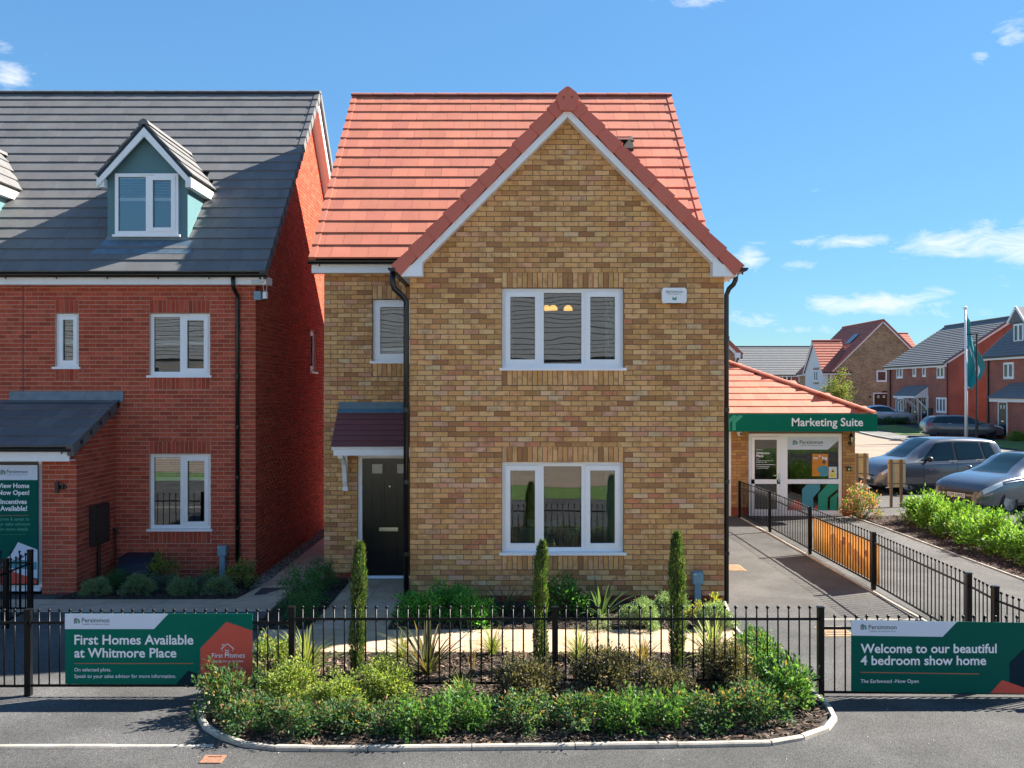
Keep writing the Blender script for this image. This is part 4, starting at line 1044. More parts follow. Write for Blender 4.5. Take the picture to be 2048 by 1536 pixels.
blind(red, L1, '-y', YL, -6.33, -5.35, 3.43, 4.43, .45); blind(red, L1, '-y', YL, -6.33, -5.35, .73, 1.94, .30); blind(red, L1, '-y', YL, -8.0, -7.65, 3.57, 4.43, .5)
# roof
LE, LR = Vector((0, 15.70, 5.145)), Vector((0, 20.2, 9.69)); ls = LR - LE; LROW = 20; LG = ls.length / LROW; lN = Vector((0, -ls.z, ls.y)).normalized()
LX0, LX1 = -12.4, -4.25
lroof = slab([(LX0, LE.y + .02, LE.z), (LX1 - .03, LE.y + .02, LE.z), (LX1 - .03, LR.y, LR.z), (LX0, LR.y, LR.z)], lN, .08).build('roof', 'black_plastic', red, L1)
DX = -6.527; DORM = [DX, DX - 3.72]
def in_dormer(p):
    for dx in DORM:
        if p.y > 16.27 and abs(p.x - dx) < .60 and p.z < 7.83 - abs(p.x - dx) * 1.08 - .0: return True
    return False
porch_budget = 40
tile_slope(lroof, L1, (LX0, LE.y, LE.z), (1, 0, 0), ls, LX1 - LX0 - .05, LROW, LG, 'grey_tile', 255, skip=in_dormer, own=lambda p: p.x > -p.y * 1024 / F - .3)
verge_units(lroof, L1, (LX1 - .05, LE.y, LE.z), ls, (1, 0, 0), LROW, LG, 'grey_tile', drop=.13, w=.05)
ridge_units(lroof, L1, (LX0, LR.y, LR.z + .03), (LX1, LR.y, LR.z + .03), 'grey_tile', r=.10)
slab([(LX1, LR.y, LR.z), (LX1, LR.y + 4.5, LR.z - 4.54), (LX0, LR.y + 4.5, LR.z - 4.54), (LX0, LR.y, LR.z)], Vector((0, -4.54, -4.5)).normalized(), .12).build('rear_roof_slope', 'far_grey_tile', red, L1)
# verge soffit and barge on the rear half and front half of the gable end
for (ya, za, yb, zb) in ((15.75, 5.10, 20.2, 9.58), (20.2, 9.58, 24.65, 5.10)):
    b = MB(); b.bar((LX1 - .07, ya, za - .06), (LX1 - .07, yb, zb - .06), .03, .16); b.bar((LX1 - .17, ya, za - .125), (LX1 - .17, yb, zb - .125), .19, .02); b.build('bargeboard', 'white_paint', red, L1)
b = MB(); b.box(LX0, LX1 + .02 - .04, 15.80, 15.84, 4.955, 5.115); b.box(LX0, LX1 - .02, 15.84, 16.0, 4.955, 4.975); b.box(LX1 - .25, LX1 - .02, 15.842, 16.2, 4.976, 5.10); b.build('fascia', 'white_paint', red, L1)
gutter(red, L1, (LX0, 15.735, 5.125), (LX1 + .02, 15.735, 5.125))
downpipe(red, L1, [(X(466, 15.76), 15.76, 5.08), (X(466, 15.76), 15.76, 4.93), (X(470, 15.85), 15.85, 4.85), (X(475, 15.93), 15.93, 4.78), (X(475, 15.95), 15.95, 4.70), (X(475, 15.95), 15.95, 4.5), (X(475, 15.95), 15.95, .1)], .036, 5)
# dormers
def dormer(dx):
    yf = 16.30; x0, x1 = dx - .717, dx + .717; zb, ze, za = 5.74, 7.06, 7.74
    def roofz(y): return LE.z + (y - LE.y) * (ls.z / ls.y)
    yb = LE.y + (ze - LE.z) * (ls.y / ls.z)
    b = MB(wall_frame('-y', yf)); b.prism([(x0, zb), (x1, zb), (x1, ze), (dx, za), (x0, ze)], 0, .06)
    b.fr = None
    for (xa, xb) in ((x0, x0 + .05), (x1 - .05, x1)):
        vs_ = [(xa, yf + .06, roofz(yf) - .02), (xa, yf + .06, ze), (xa, yb, ze), (xb, yf + .06, roofz(yf) - .02), (xb, yf + .06, ze), (xb, yb, ze)]
        b.add(vs_, [(0, 2, 1), (3, 4, 5), (0, 1, 4, 3), (1, 2, 5, 4), (2, 0, 3, 5)])
    b.build('dormer', 'dormer_grp', red, L1)
    win = window(red, L1, '-y', yf - .03, dx - .565, dx + .565, 5.90, 6.99, [(0, .52, False), (.52, 1, True)], reveal=-.02)
    b = MB(wall_frame('-y', yf)); b.box(dx - .50, dx + .50, .065, .075, 5.95, 6.95); b.build('dormer_interior', 'room_wall', red, L1)
    blind(red, L1, '-y', yf - .03, dx - .51, dx + .51, 5.95, 6.94, .38, d=.035, gap=.05)
    # roof of the dormer
    k_ = .92 / .82; pk = 7.86; ee = pk - .84 * k_
    yridge = LE.y + (pk - LE.z) * (ls.y / ls.z)
    for sgn in (-1, 1):
        ex = dx + sgn * .84; yeave = LE.y + (ee - LE.z) * (ls.y / ls.z); n = Vector((sgn * .92, 0, .82)).normalized()
        pts = [(ex, yf - .17, ee), (dx, yf - .17, pk), (dx, yridge, pk), (ex, yeave, ee)]
        dr = slab(pts if sgn > 0 else pts[::-1], n, .05).build('dormer_roof', 'black_plastic', red, L1)
        up = Vector((-sgn * .84, 0, pk - ee)); rows = 4; g = up.length / rows
        cond = lambda p: p.z < roofz(p.y) - .0
        if sgn > 0: tile_slope(dr, L1, (ex, yf - .18, ee), (0, 1, 0), up, 2.0, rows, g, 'grey_tile', 14, skip=cond)
        else: tile_slope(dr, L1, (ex, yf + 1.82, ee), (0, -1, 0), up, 2.0, rows, g, 'grey_tile', 0, skip=cond)
        P1 = [(ex, ee - .045), (dx, pk - .05), (dx, pk - .24), (ex, ee - .20)]
        b = MB(wall_frame('-y', yf - .155)); b.prism(P1 if sgn < 0 else P1[::-1], -.012, .02); b.build('bargeboard', 'white_paint', red, L1)
        b = MB(); xs_ = sorted((dx + sgn * .72, dx + sgn * .835)); b.box(xs_[0], xs_[1], yf - .13, yeave, ee - .19, ee - .03); b.build('fascia', 'white_paint', red, L1)
    b = MB(); pr = [(.0, .085), (.06, .06), (.10, -.02)]
    b.add([(dx + s * u, y, pk + z) for y in (yf - .19, yridge) for s, u, z in ((-1, .10, -.03), (-1, .06, .045), (1, 0, .075), (1, .06, .045), (1, .10, -.03))],
          [(0, 1, 2, 3, 4), (9, 8, 7, 6, 5), (0, 5, 6, 1), (1, 6, 7, 2), (2, 7, 8, 3), (3, 8, 9, 4)], (1, 1, 1)); b.build('dormer_ridge', 'grey_tile', red, L1, tint=True)
    # lead apron on the tiles under the dormer
    b = MB(); yv = yf - .28
    b.add([(x0 - .18, yv, roofz(yv) + .055), (x1 + .18, yv, roofz(yv) + .055), (x1 + .05, yf + .0, roofz(yf) + .06), (x0 - .05, yf + .0, roofz(yf) + .06), (x1, yf - .003, roofz(yf) + .12), (x0, yf - .003, roofz(yf) + .12)], [(0, 1, 2, 3), (3, 2, 4, 5)]); b.build('apron_flashing', 'lead', red, L1)
for dx in DORM: dormer(dx)
# porch
YP, XP = 14.56, -6.97
brick_wall(red, L1, '-y', YP, [(-9.2, ZL), (XP, ZL), (XP, 2.10), (-9.2, 2.10)], [(-8.6, -7.52, ZL, 2.076)], [], REDS, 'red_brick', 'red_mortar', 40, phase=XP + .01, zbase=ZL, score=lambda p: -p[0])
brick_wall(red, L1, '+x', XP, [(YP, ZL), (16.0, ZL), (16.0, 2.84), (YP, 2.12)], [], [], REDS, 'red_brick', 'red_mortar', 20, phase=YP, zbase=ZL, score=lambda p: p[0], inset=YP + .251)
plain_wall(red, L1, '-x', -9.2, [(-16, ZL), (-YP, ZL), (-YP, 2.12), (-16, 2.84)], 'far_red')
pe, pt_ = Vector((0, 14.27, 2.215)), Vector((0, 16.0, 2.93)); ps = pt_ - pe; pN = Vector((0, -ps.z, ps.y)).normalized()
proof = slab([(-9.35, pe.y + .02, pe.z), (-6.89, pe.y + .02, pe.z), (-6.89, pt_.y, pt_.z), (-9.35, pt_.y, pt_.z)], pN, .07).build('porch_roof', 'black_plastic', red, L1)
tile_slope(proof, L1, (-9.35, pe.y, pe.z), (1, 0, 0), ps * .97, 2.42, 5, ps.length * .97 / 5, 'grey_tile', 45)
verge_units(proof, L1, (-6.93, pe.y, pe.z), ps, (1, 0, 0), 5, ps.length * .97 / 5, 'grey_tile', drop=.13, w=.05)
b = MB(); b.add([(-8.83, 15.985, 2.98), (-6.83, 15.985, 2.98), (-6.85, 15.98, 2.84 + .07), (-8.85, 15.98, 2.84 + .07), (-6.88, 15.80, 2.90), (-8.88, 15.80, 2.90)], [(3, 2, 1, 0), (5, 4, 2, 3)])
b.box(-8.83, -6.83, 15.978, 15.990, 2.91, 3.10); b.build('porch_flashing', 'lead', red, L1)
b = MB(); b.box(-9.35, -6.98 + .005, 14.33, 14.37, 2.0, 2.175); b.box(-9.35, -6.985, 14.37, 14.56, 2.0, 2.02); b.build('porch_fascia', 'white_paint', red, L1)
gutter(red, L1, (-9.35, 14.30, 2.205), (-6.92, 14.30, 2.205))
front_door(red, L1, '-y', YP, -8.6, -7.52, -.06, 2.06)
# banner hung over the porch door
bn = thing('door_banner', 'tall green advertising banner hung over the porch door', 'banner', (-7.92, 14.56, .0))
fb_ = wall_frame('-y', -.06)
b = MB(fb_); b.box(-.36, .36, 0, .012, .03, 1.93); b.build('panel', 'sign_dark_green', bn)
b = MB(fb_); b.box(-.36, .36, -.003, -.001, 1.69, 1.93); b.build('white_band', 'sign_white', bn)
def logo(parent, u, z, s, fr, d, m1='logo_green', m2='letter_dark', L=(0, 0, 0)):
    """house emblem of three nested arched strokes and a gabled front"""
    b = MB(fr)
    for i in range(3):
        x0 = u + i * s * .2; h = s * (.95 - i * .10)
        b.prism([(x0, z), (x0 + s * .12, z), (x0 + s * .12, z + h * .62), (x0 + s * .20, z + h * .78), (x0 + s * .42, z + h * .86), (x0 + s * .38, z + h), (x0 + s * .12, z + h * .9), (x0, z + h * .70)], d, d + .0008)
    o = b.build('emblem', m2, parent, L)
    b = MB(fr); b.prism([(u + s * .66, z + s * .05), (u + s * .98, z + s * .05), (u + s * .98, z + s * .55), (u + s * .82, z + s * .72), (u + s * .66, z + s * .58)], d, d + .0008); b.build('emblem', m1, parent, L)
logo(bn, -.23, 1.775, .085, fb_, -.0045); lettering(bn, 'Persimmon', -.13, 1.80, .335, 'letter_dark', fb_, -.0045, bold=.012); lettering(bn, 'Together, we make your home.', -.125, 1.768, .32, 'letter_dark', fb_, -.0045)
for s_, zz, w_, m_ in (('View Home', 1.565, .50, 'letter_white'), ('Now Open!', 1.455, .50, 'letter_white'), ('Incentives', 1.31, .42, 'letter_white'), ('Available!', 1.20, .43, 'letter_white'), ('Come & speak to', 1.045, .50, 'letter_green'), ('our sales advisors', .965, .52, 'letter_green'), ('for more details', .885, .46, 'letter_green')):
    lettering(bn, s_, -.02, zz, w_, m_, fb_, -.003, bold=.025, anchor='c')
b = MB(fb_); b.box(-.26, .22, -.003, -.001, 1.122, 1.128); b.build('rule_line', 'rule_orange', bn)
b = MB(fb_); b.box(-.22, .17, -.003, -.001, .818, .822); b.build('rule_line', 'letter_green', bn)
b = MB(fb_); b.prism([(-.36, .20), (-.05, .52), (.05, .70), (.36, .58), (.36, .12), (.1, .18), (-.36, .26)], -.003, -.001); b.build('photo_panel', 'sign_white', bn)
b = MB(fb_); b.prism([(-.2, .30), (.35, .26), (.35, .38), (.1, .42), (-.15, .38)], -.005, -.0035); b.build('photo_panel', 'poster_blue', bn)
b = MB(fb_); b.prism([(-.36, .04), (.35, .04), (.35, .10), (-.05, .24), (-.36, .30)], -.006, -.0045); b.build('red_panel', 'sign_red', bn)
# fittings on the red house
wl = thing('wall_lamp', 'black cylinder wall lamp beside the porch door', 'wall lamp', (X(120, 14.5), 14.56, Z(974, 14.5)))
b = MB(); b.lathe([(.034, -.09), (.034, .09), (.028, .09)], c=(-.03, -.09, 0), n=14); b.build('barrel', 'black_plastic', wl)
b = MB(); b.box(-.03, .05, -.06, -.0075, -.03, .03); b.lathe([(.001, -.03), (.045, -.03), (.045, -.0075)], c=(.04, 0, 0), axis='y', n=12); b.build('bracket', 'black_plastic', wl)
mb_ = thing('meter_box', 'dark brown meter cabinet on the porch side wall', 'meter box', (XP, 15.25, .55))
b = MB(); b.box(.008, .11, -.27, .27, .0, .66); b.build('cabinet', 'brown_box', mb_); b = MB(); b.box(.112, .124, -.24, .24, .03, .63); b.build('door', 'brown_box', mb_)
b = MB(); b.tube([(.05, .0, .0), (.05, 0, -.60)], .028, 8); b.build('duct', 'brown_box', mb_)
gp = thing('gas_pipe', 'thin black gas pipe bent up the porch corner', 'pipe', (XP + .06, 15.86, .2))
b = MB(); b.tube([(0, 0, .48), (0, 0, .05), (.02, 0, .0), (.08, 0, -.04), (.32, .02, -.04)], .018, 8); b.build('pipe', 'black_plastic', gp); b = MB(); b.lathe([(.03, -.04), (.034, .0), (.03, .05)], c=(0, 0, .48), n=10); b.build('end_cap', 'black_plastic', gp)
gm = thing('gas_meter_box', 'dark navy hooded gas meter box low on the red wall', 'meter box', (X(277, 15.75), 15.98, hgt(-6.2, 15.6)))
b = MB(wall_frame('-x', 0)); b.prism([(.02, 0), (.50, .0), (.50, .22), (.42, .36), (.30, .45), (.02, .48)], -.28, .28); b.build('hood', 'navy_box', gm, smooth_=False)
b = MB(); b.box(-.30, .30, -.515, -.50, .0, .05); b.build('base_lip', 'navy_box', gm)
utility_post(X(445, 15.85), 15.86, 'blue-grey utility box on a post by the red house downpipe', .62)
cc = thing('security_camera', 'small white camera under the red house eaves', 'security camera', (XL + .10, 15.95, 4.80))
b = MB(); b.box(-.10, .02, -.06, .03, -.10, .05); b.build('junction_box', 'grey_box', cc); b = MB(); b.lathe([(.03, -.09), (.045, -.085), (.045, .03), (.03, .04)], c=(.10, -.06, 0), n=12); b.build('body', 'upvc', cc); b = MB(); b.lathe([(.001, -.11), (.036, -.105), (.04, -.075)], c=(.10, -.06, 0), n=12); b.build('lens', 'car_trim', cc)
b = MB(); b.tube([(.08, -.06, .03), (.06, -.05, .16)], .004, 5); b.tube([(.12, -.06, .03), (.13, -.05, .16)], .004, 5); b.build('aerial', 'upvc', cc)

# ================================================================== SALES OFFICE
YS = 22.5
L2 = (7.0, 25, 0)
office = thing('sales_office', 'low buff brick sales office with hipped red roof and green fascia', 'building', L2)
OCHRE = [(.50, .275, .095)] * 5 + [(.45, .235, .085)] * 3 + [(.38, .18, .07)] * 2 + [(.54, .31, .12)] * 2
brick_wall(office, L2, '-y', YS, [(5.42, 0), (8.48, 0), (8.48, 2.3), (5.42, 2.3)], [(5.847, 8.172, 0, 2.04)], [], OCHRE, 'buff_brick', 'buff_mortar', 300, phase=8.48, dpc=.2, zbase=0)
plain_wall(office, L2, '+x', 8.485, [(22.52, 0), (28.3, 0), (28.3, 2.4), (22.52, 2.4)], 'far_buff')
plain_wall(office, L2, '-x', 3.6, [(-28.3, 0), (-22.5, 0), (-22.5, 2.4), (-28.3, 2.4)], 'far_buff')
b = MB(wall_frame('-y', YS)); b.box(3.6, 5.28, .02, .1, 0, 2.2); gd = b.build('garage_door', 'upvc', office, L2)
for i in range(7):
    b = MB(wall_frame('-y', YS)); b.box(3.62, 5.26, .005, .019, .03 + i * .31, .30 + i * .31); b.build('door_panel', 'upvc', gd, L2)
b = MB(wall_frame('-y', YS)); b.box(5.29, 5.415, -.01, .14, 0, 2.2); b.build('garage_door_frame', 'upvc', office, L2)
room(office, L2, '-y', YS, 5.5, 8.35, .02, 2.3, 4.5, 'room_wall')
# glazed entrance
frS = wall_frame('-y', YS)
b = MB(frS); fw = .075
x0, x1, zt = 5.85, 8.17, 2.035
xm0, xm1 = X(1561, YS), X(1576, YS)
b.box(x0, x1, .04, .12, zt - fw, zt); b.box(x0, x0 + fw, .04, .12, .06, zt - fw); b.box(x1 - fw, x1, .04, .12, .06, zt - fw); b.box(xm0, xm1, .04, .12, .06, zt - fw); b.box(x0, x1, .0, .14, .0, .06)
zr0, zr1 = Z(968, YS), Z(959, YS)
b.box(xm1, x1 - fw, .04, .12, zr0, zr1); b.box(xm1, x1 - fw, .04, .12, .06, .13)
ent = b.build('entrance_frame', 'upvc', office, L2)
b = MB(frS); b.box(X(1612, YS), X(1640, YS), .02, .04, zr0 + .03, zr1 - .02); b.build('letter_slot', 'upvc', ent, L2)
for (za, zb_) in ((zr1, zt - fw), (.13, zr0)):
    b = MB(frS); b.box(xm1, x1 - fw, .07, .08, za, zb_); b.build('pane', 'shop_glass', ent, L2)
b = MB(frS); a, c = x0 + fw + .005, xm0 - .005; t = .075
for q in ((a, c, .07, .16), (a, c, zt - fw - t, zt - fw - .005), (a, c, zr0, zr1), (a, a + t, .16, zt - fw - t), (c - t, c, .16, zt - fw - t)): b.box(q[0], q[1], .025, .085, q[2], q[3])
gd2 = b.build('glazed_door', 'upvc', office, L2)
for (za, zb_) in ((.16, zr0), (zr1, zt - fw - t)):
    b = MB(frS); b.box(a + t, c - t, .05, .06, za, zb_); b.build('pane', 'shop_glass', gd2, L2)
b = MB(frS); b.box(c - .05, c - .02, .005, .025, zr1 - .06, zr1 + .16); b.box(c - .17, c - .03, -.02, .0, zr1 + .09, zr1 + .11); b.build('handle', 'chrome', gd2, L2)
# print on the glass
pz_ = .062
for i, (s_, zz, w_) in enumerate((('Welcome to', Z(900.5, YS), .17), ('Whitmore', Z(908.5, YS), .33), ('Place', Z(914.3, YS), .18), ('Open', Z(919, YS), .07), ('Thursday to Sunday 10am - 5pm', Z(922.5, YS), .42), ('Monday 10am - 5pm', Z(925.8, YS), .27), ('For more information', Z(934, YS), .33), ('or call 01472 700560', Z(937.5, YS), .30))):
    lettering(gd2, s_, X(1513.5, YS), zz, w_, 'letter_white', frS, .047, L2, bold=.03 if i < 3 else .02)
b = MB(frS); b.box(X(1513.5, YS), X(1552, YS), .046, .047, Z(930, YS), Z(929.2, YS)); b.build('rule_line', 'letter_white', gd2, L2)
u0, u1 = xm1 + .002, x1 - fw - .002
b = MB(frS); b.prism([(u0, Z(899.5, YS)), (X(1658, YS), Z(899.5, YS)), (u1, Z(881, YS)), (u1, zt - fw - .002), (u0, zt - fw - .002)], .066, .067); b.build('white_film', 'sign_white', ent, L2)
logo(ent, X(1587, YS), Z(890, YS), .125, frS, .0645, L=L2); lettering(ent, 'Persimmon', X(1601, YS), Z(888, YS), .575, 'letter_dark', frS, .0645, L2, bold=.012); lettering(ent, 'Together, we make your home.', X(1602, YS), Z(891.8, YS), .56, 'letter_dark', frS, .0645, L2)
b = MB(frS)
b.prism([(X(1606, YS), Z(1022, YS)), (X(1628, YS), Z(1022, YS)), (X(1628, YS), Z(996, YS)), (X(1642, YS), Z(980, YS)), (X(1642, YS), Z(968.5, YS)), (X(1616, YS), Z(968.5, YS)), (X(1606, YS), Z(979, YS))], .066, .067); b.build('teal_film', 'poster_blue', ent, L2)
for q in ([(1638, 1022), (1657, 1022), (1657, 996), (1678, 978), (1678, 968.5), (1657, 968.5), (1638, 990)], [(1662, 1022), (1676, 1022), (1676, 995), (1678, 992), (1678, 984), (1662, 998)]):
    b = MB(frS); b.prism([(X(p, YS), Z(r, YS)) for p, r in q], .0655, .067); b.build('green_film', 'logo_green', ent, L2)
b = MB(frS); b.prism([(X(p, YS), Z(r, YS)) for p, r in [(1577, 1022), (1606, 1022), (1606, 1007), (1592, 1000), (1583, 1008)]], .066, .067); b.build('red_film', 'sign_red', ent, L2)
b = MB(frS); b.prism([(X(p, YS), Z(r, YS)) for p, r in [(1629, 1022), (1637, 1022), (1637, 1010), (1632, 1014)]], .066, .067); b.build('red_film', 'sign_red', ent, L2)
po = thing('window_poster', 'orange poster with white lettering inside the sales office window', 'poster', (7.4, YS + .058, .9))
def pw(px, py): return (X(px, YS) - 7.4, Z(py, YS) - .9)
fP = wall_frame('-y', 0)
b = MB(fP); b.prism([pw(1626, 953), pw(1658, 953), pw(1658, 908), pw(1626, 908)], 0, .006); b.build('sheet', 'poster_orange', po)
b = MB(fP); b.prism([pw(1640, 953), pw(1656, 953), pw(1657.5, 934), pw(1648, 931), pw(1637, 936), pw(1636, 942), pw(1643, 947)], -.002, -.0005); b.build('blue_print', 'poster_blue', po)
b = MB(fP); b.prism([pw(1645, 926), pw(1651, 929), pw(1654, 920), pw(1650, 918)], -.002, -.0005); b.build('brown_print', 'poster_brown', po)
for s_, px, py in (('mo', 1628, 918.5), ('v', 1638.5, 914.5), ('ing', 1645.5, 919)):
    u, z = pw(px, py); lettering(po, s_, u, z, {'mo': .125, 'v': .055, 'ing': .13}[s_], 'letter_white', fP, -.003, bold=.04)
ws = thing('warning_notice', 'white notice with yellow warning triangle inside the sales office window', 'notice', (8.0, YS + .058, .95))
def ww(px, py): return (X(px, YS) - 8.0, Z(py, YS) - .95)
b = MB(fP); b.prism([ww(1659, 957), ww(1675.5, 957), ww(1675.5, 934), ww(1659, 934)], 0, .004); b.build('card', 'sign_white', ws)
b = MB(fP); b.prism([ww(1661.5, 946), ww(1673, 946), ww(1667, 936)], -.002, -.0005); b.prism([ww(1661.5, 955), ww(1673, 955), ww(1673, 947.5), ww(1661.5, 947.5)], -.002, -.0005); b.build('yellow_print', 'warning_yellow', ws)
b = MB(fP); b.prism([ww(1664.5, 944.5), ww(1670, 944.5), ww(1667.3, 939.5)], -.003, -.0021); b.build('black_print', 'car_trim', ws)
# roof, hips and fascia sign
tn = math.tan(rad(25)); ey, ez, cxr = 22.12, 2.52, 8.78
osl = Vector((0, 1, tn)); on = Vector((0, -tn, 1)).normalized(); dpt = 3.1
oro = slab([(2.9, ey + .02, ez), (cxr, ey + .02, ez), (cxr - dpt, ey + dpt, ez + dpt * tn), (2.9 + dpt * .6, ey + dpt, ez + dpt * tn)], on, .08).build('roof', 'black_plastic', office, L2)
glen = math.hypot(1, tn) * dpt; orow = 9
tile_slope(oro, L2, (3.8, ey, ez), (1, 0, 0), osl, cxr - 3.8, orow, glen / orow, 'red_tile', 200, tw=.33, skip=lambda p: p.x > cxr - (p.y - ey) + .04)
rs = slab([(cxr, ey, ez), (cxr, ey + 6.4, ez), (cxr - dpt, ey + 6.4 - dpt, ez + dpt * tn), (cxr - dpt, ey + dpt, ez + dpt * tn)], Vector((tn, 0, 1)).normalized(), .08).build('side_roof_slope', 'black_plastic', office, L2)
tile_slope(rs, L2, (cxr, ey, ez), (0, 1, 0), (-1, 0, tn), 6.4, orow, glen / orow, 'red_tile', 0, tw=.33, skip=lambda p: p.y - ey < (cxr - p.x) - .04 or ey + 6.4 - p.y < (cxr - p.x))
slab([(cxr, ey + 6.4, ez), (2.9, ey + 6.4, ez), (4.9, ey + dpt, ez + dpt * tn), (cxr - dpt, ey + dpt, ez + dpt * tn)], Vector((0, tn, 1)).normalized(), .08).build('rear_roof_slope', 'far_red_tile', office, L2)
ridge_units(oro, L2, (cxr + .03, ey - .03, ez + .05), (cxr - dpt, ey + dpt, ez + dpt * tn + .05), 'red_tile', r=.10, unit=.46)
sg = MB(); sg.box(4.9, X(1754, 22.05), 22.02, 22.5, 2.11, 2.535)
fs = sg.build('fascia_sign', 'sign_green', office, L2)
frF = wall_frame('-y', 22.016)
lettering(fs, 'Marketing Suite', X(1583.5, 22.02), Z(852, 22.02), (1726 - 1583.5) * 22.02 / F, 'letter_white', frF, 0, L2, bold=.016)
def chev(px0):
    q = [(px0, 861), (px0 + 7, 861), (px0 + 7, 845.5), (px0 + 22, 832), (px0 + 14, 830), (px0, 842)]
    b = MB(frF); b.prism([(X(p, 22.02), Z(r, 22.02)) for p, r in q], -.002, .003); b.build('chevron', 'logo_green', fs, L2)
chev(1453); chev(1464.5)
# lantern, keypad, camera
ln = thing('wall_lantern', 'black coach lantern on the sales office corner', 'wall lamp', (X(1702, 22.4), 22.5, Z(880, 22.4)))
b = MB(); b.lathe([(.03, -.09), (.065, .06), (.07, .065), (.03, .12), (.005, .17)], c=(0, -.12, .02), n=6); b.build('cage', 'black_plastic', ln); b = MB(); b.lathe([(.026, -.075), (.058, .055)], c=(0, -.128, .02), n=6); b.build('glass', 'lantern_glass', ln)
b = MB(); b.tube([(0, -.0, -.06), (0, -.06, -.14), (0, -.12, -.12), (0, -.12, -.07)], .012, 6); b.lathe([(.001, -.02), (.045, -.02), (.045, -.006)], c=(-.0, 0, -.08), axis='y', n=10); b.build('bracket', 'black_plastic', ln)
kp = thing('keypad', 'small black keypad on the sales office brickwork', 'keypad', (X(1698, 22.45), 22.49, Z(942, 22.45)))
b = MB(); b.box(-.05, .05, -.05, 0, 0, .11); b.build('case', 'black_plastic', kp); b = MB(); b.box(-.02, .02, -.054, -.05, .03, .06); b.build('button', 'chrome', kp)
cm = thing('security_camera', 'round white camera under the green fascia', 'security camera', (X(1480, 22.35), 22.4, 2.10))
b = MB(); b.lathe([(.04, 0), (.065, -.02), (.065, -.06), (.04, -.10), (.01, -.115)], n=14); b.build('dome', 'upvc', cm, smooth_=True); b = MB(); b.lathe([(.001, -.066), (.026, -.064), (.028, -.05)], c=(.015, 0, -.06), axis='y', n=10); b.build('lens', 'car_trim', cm)

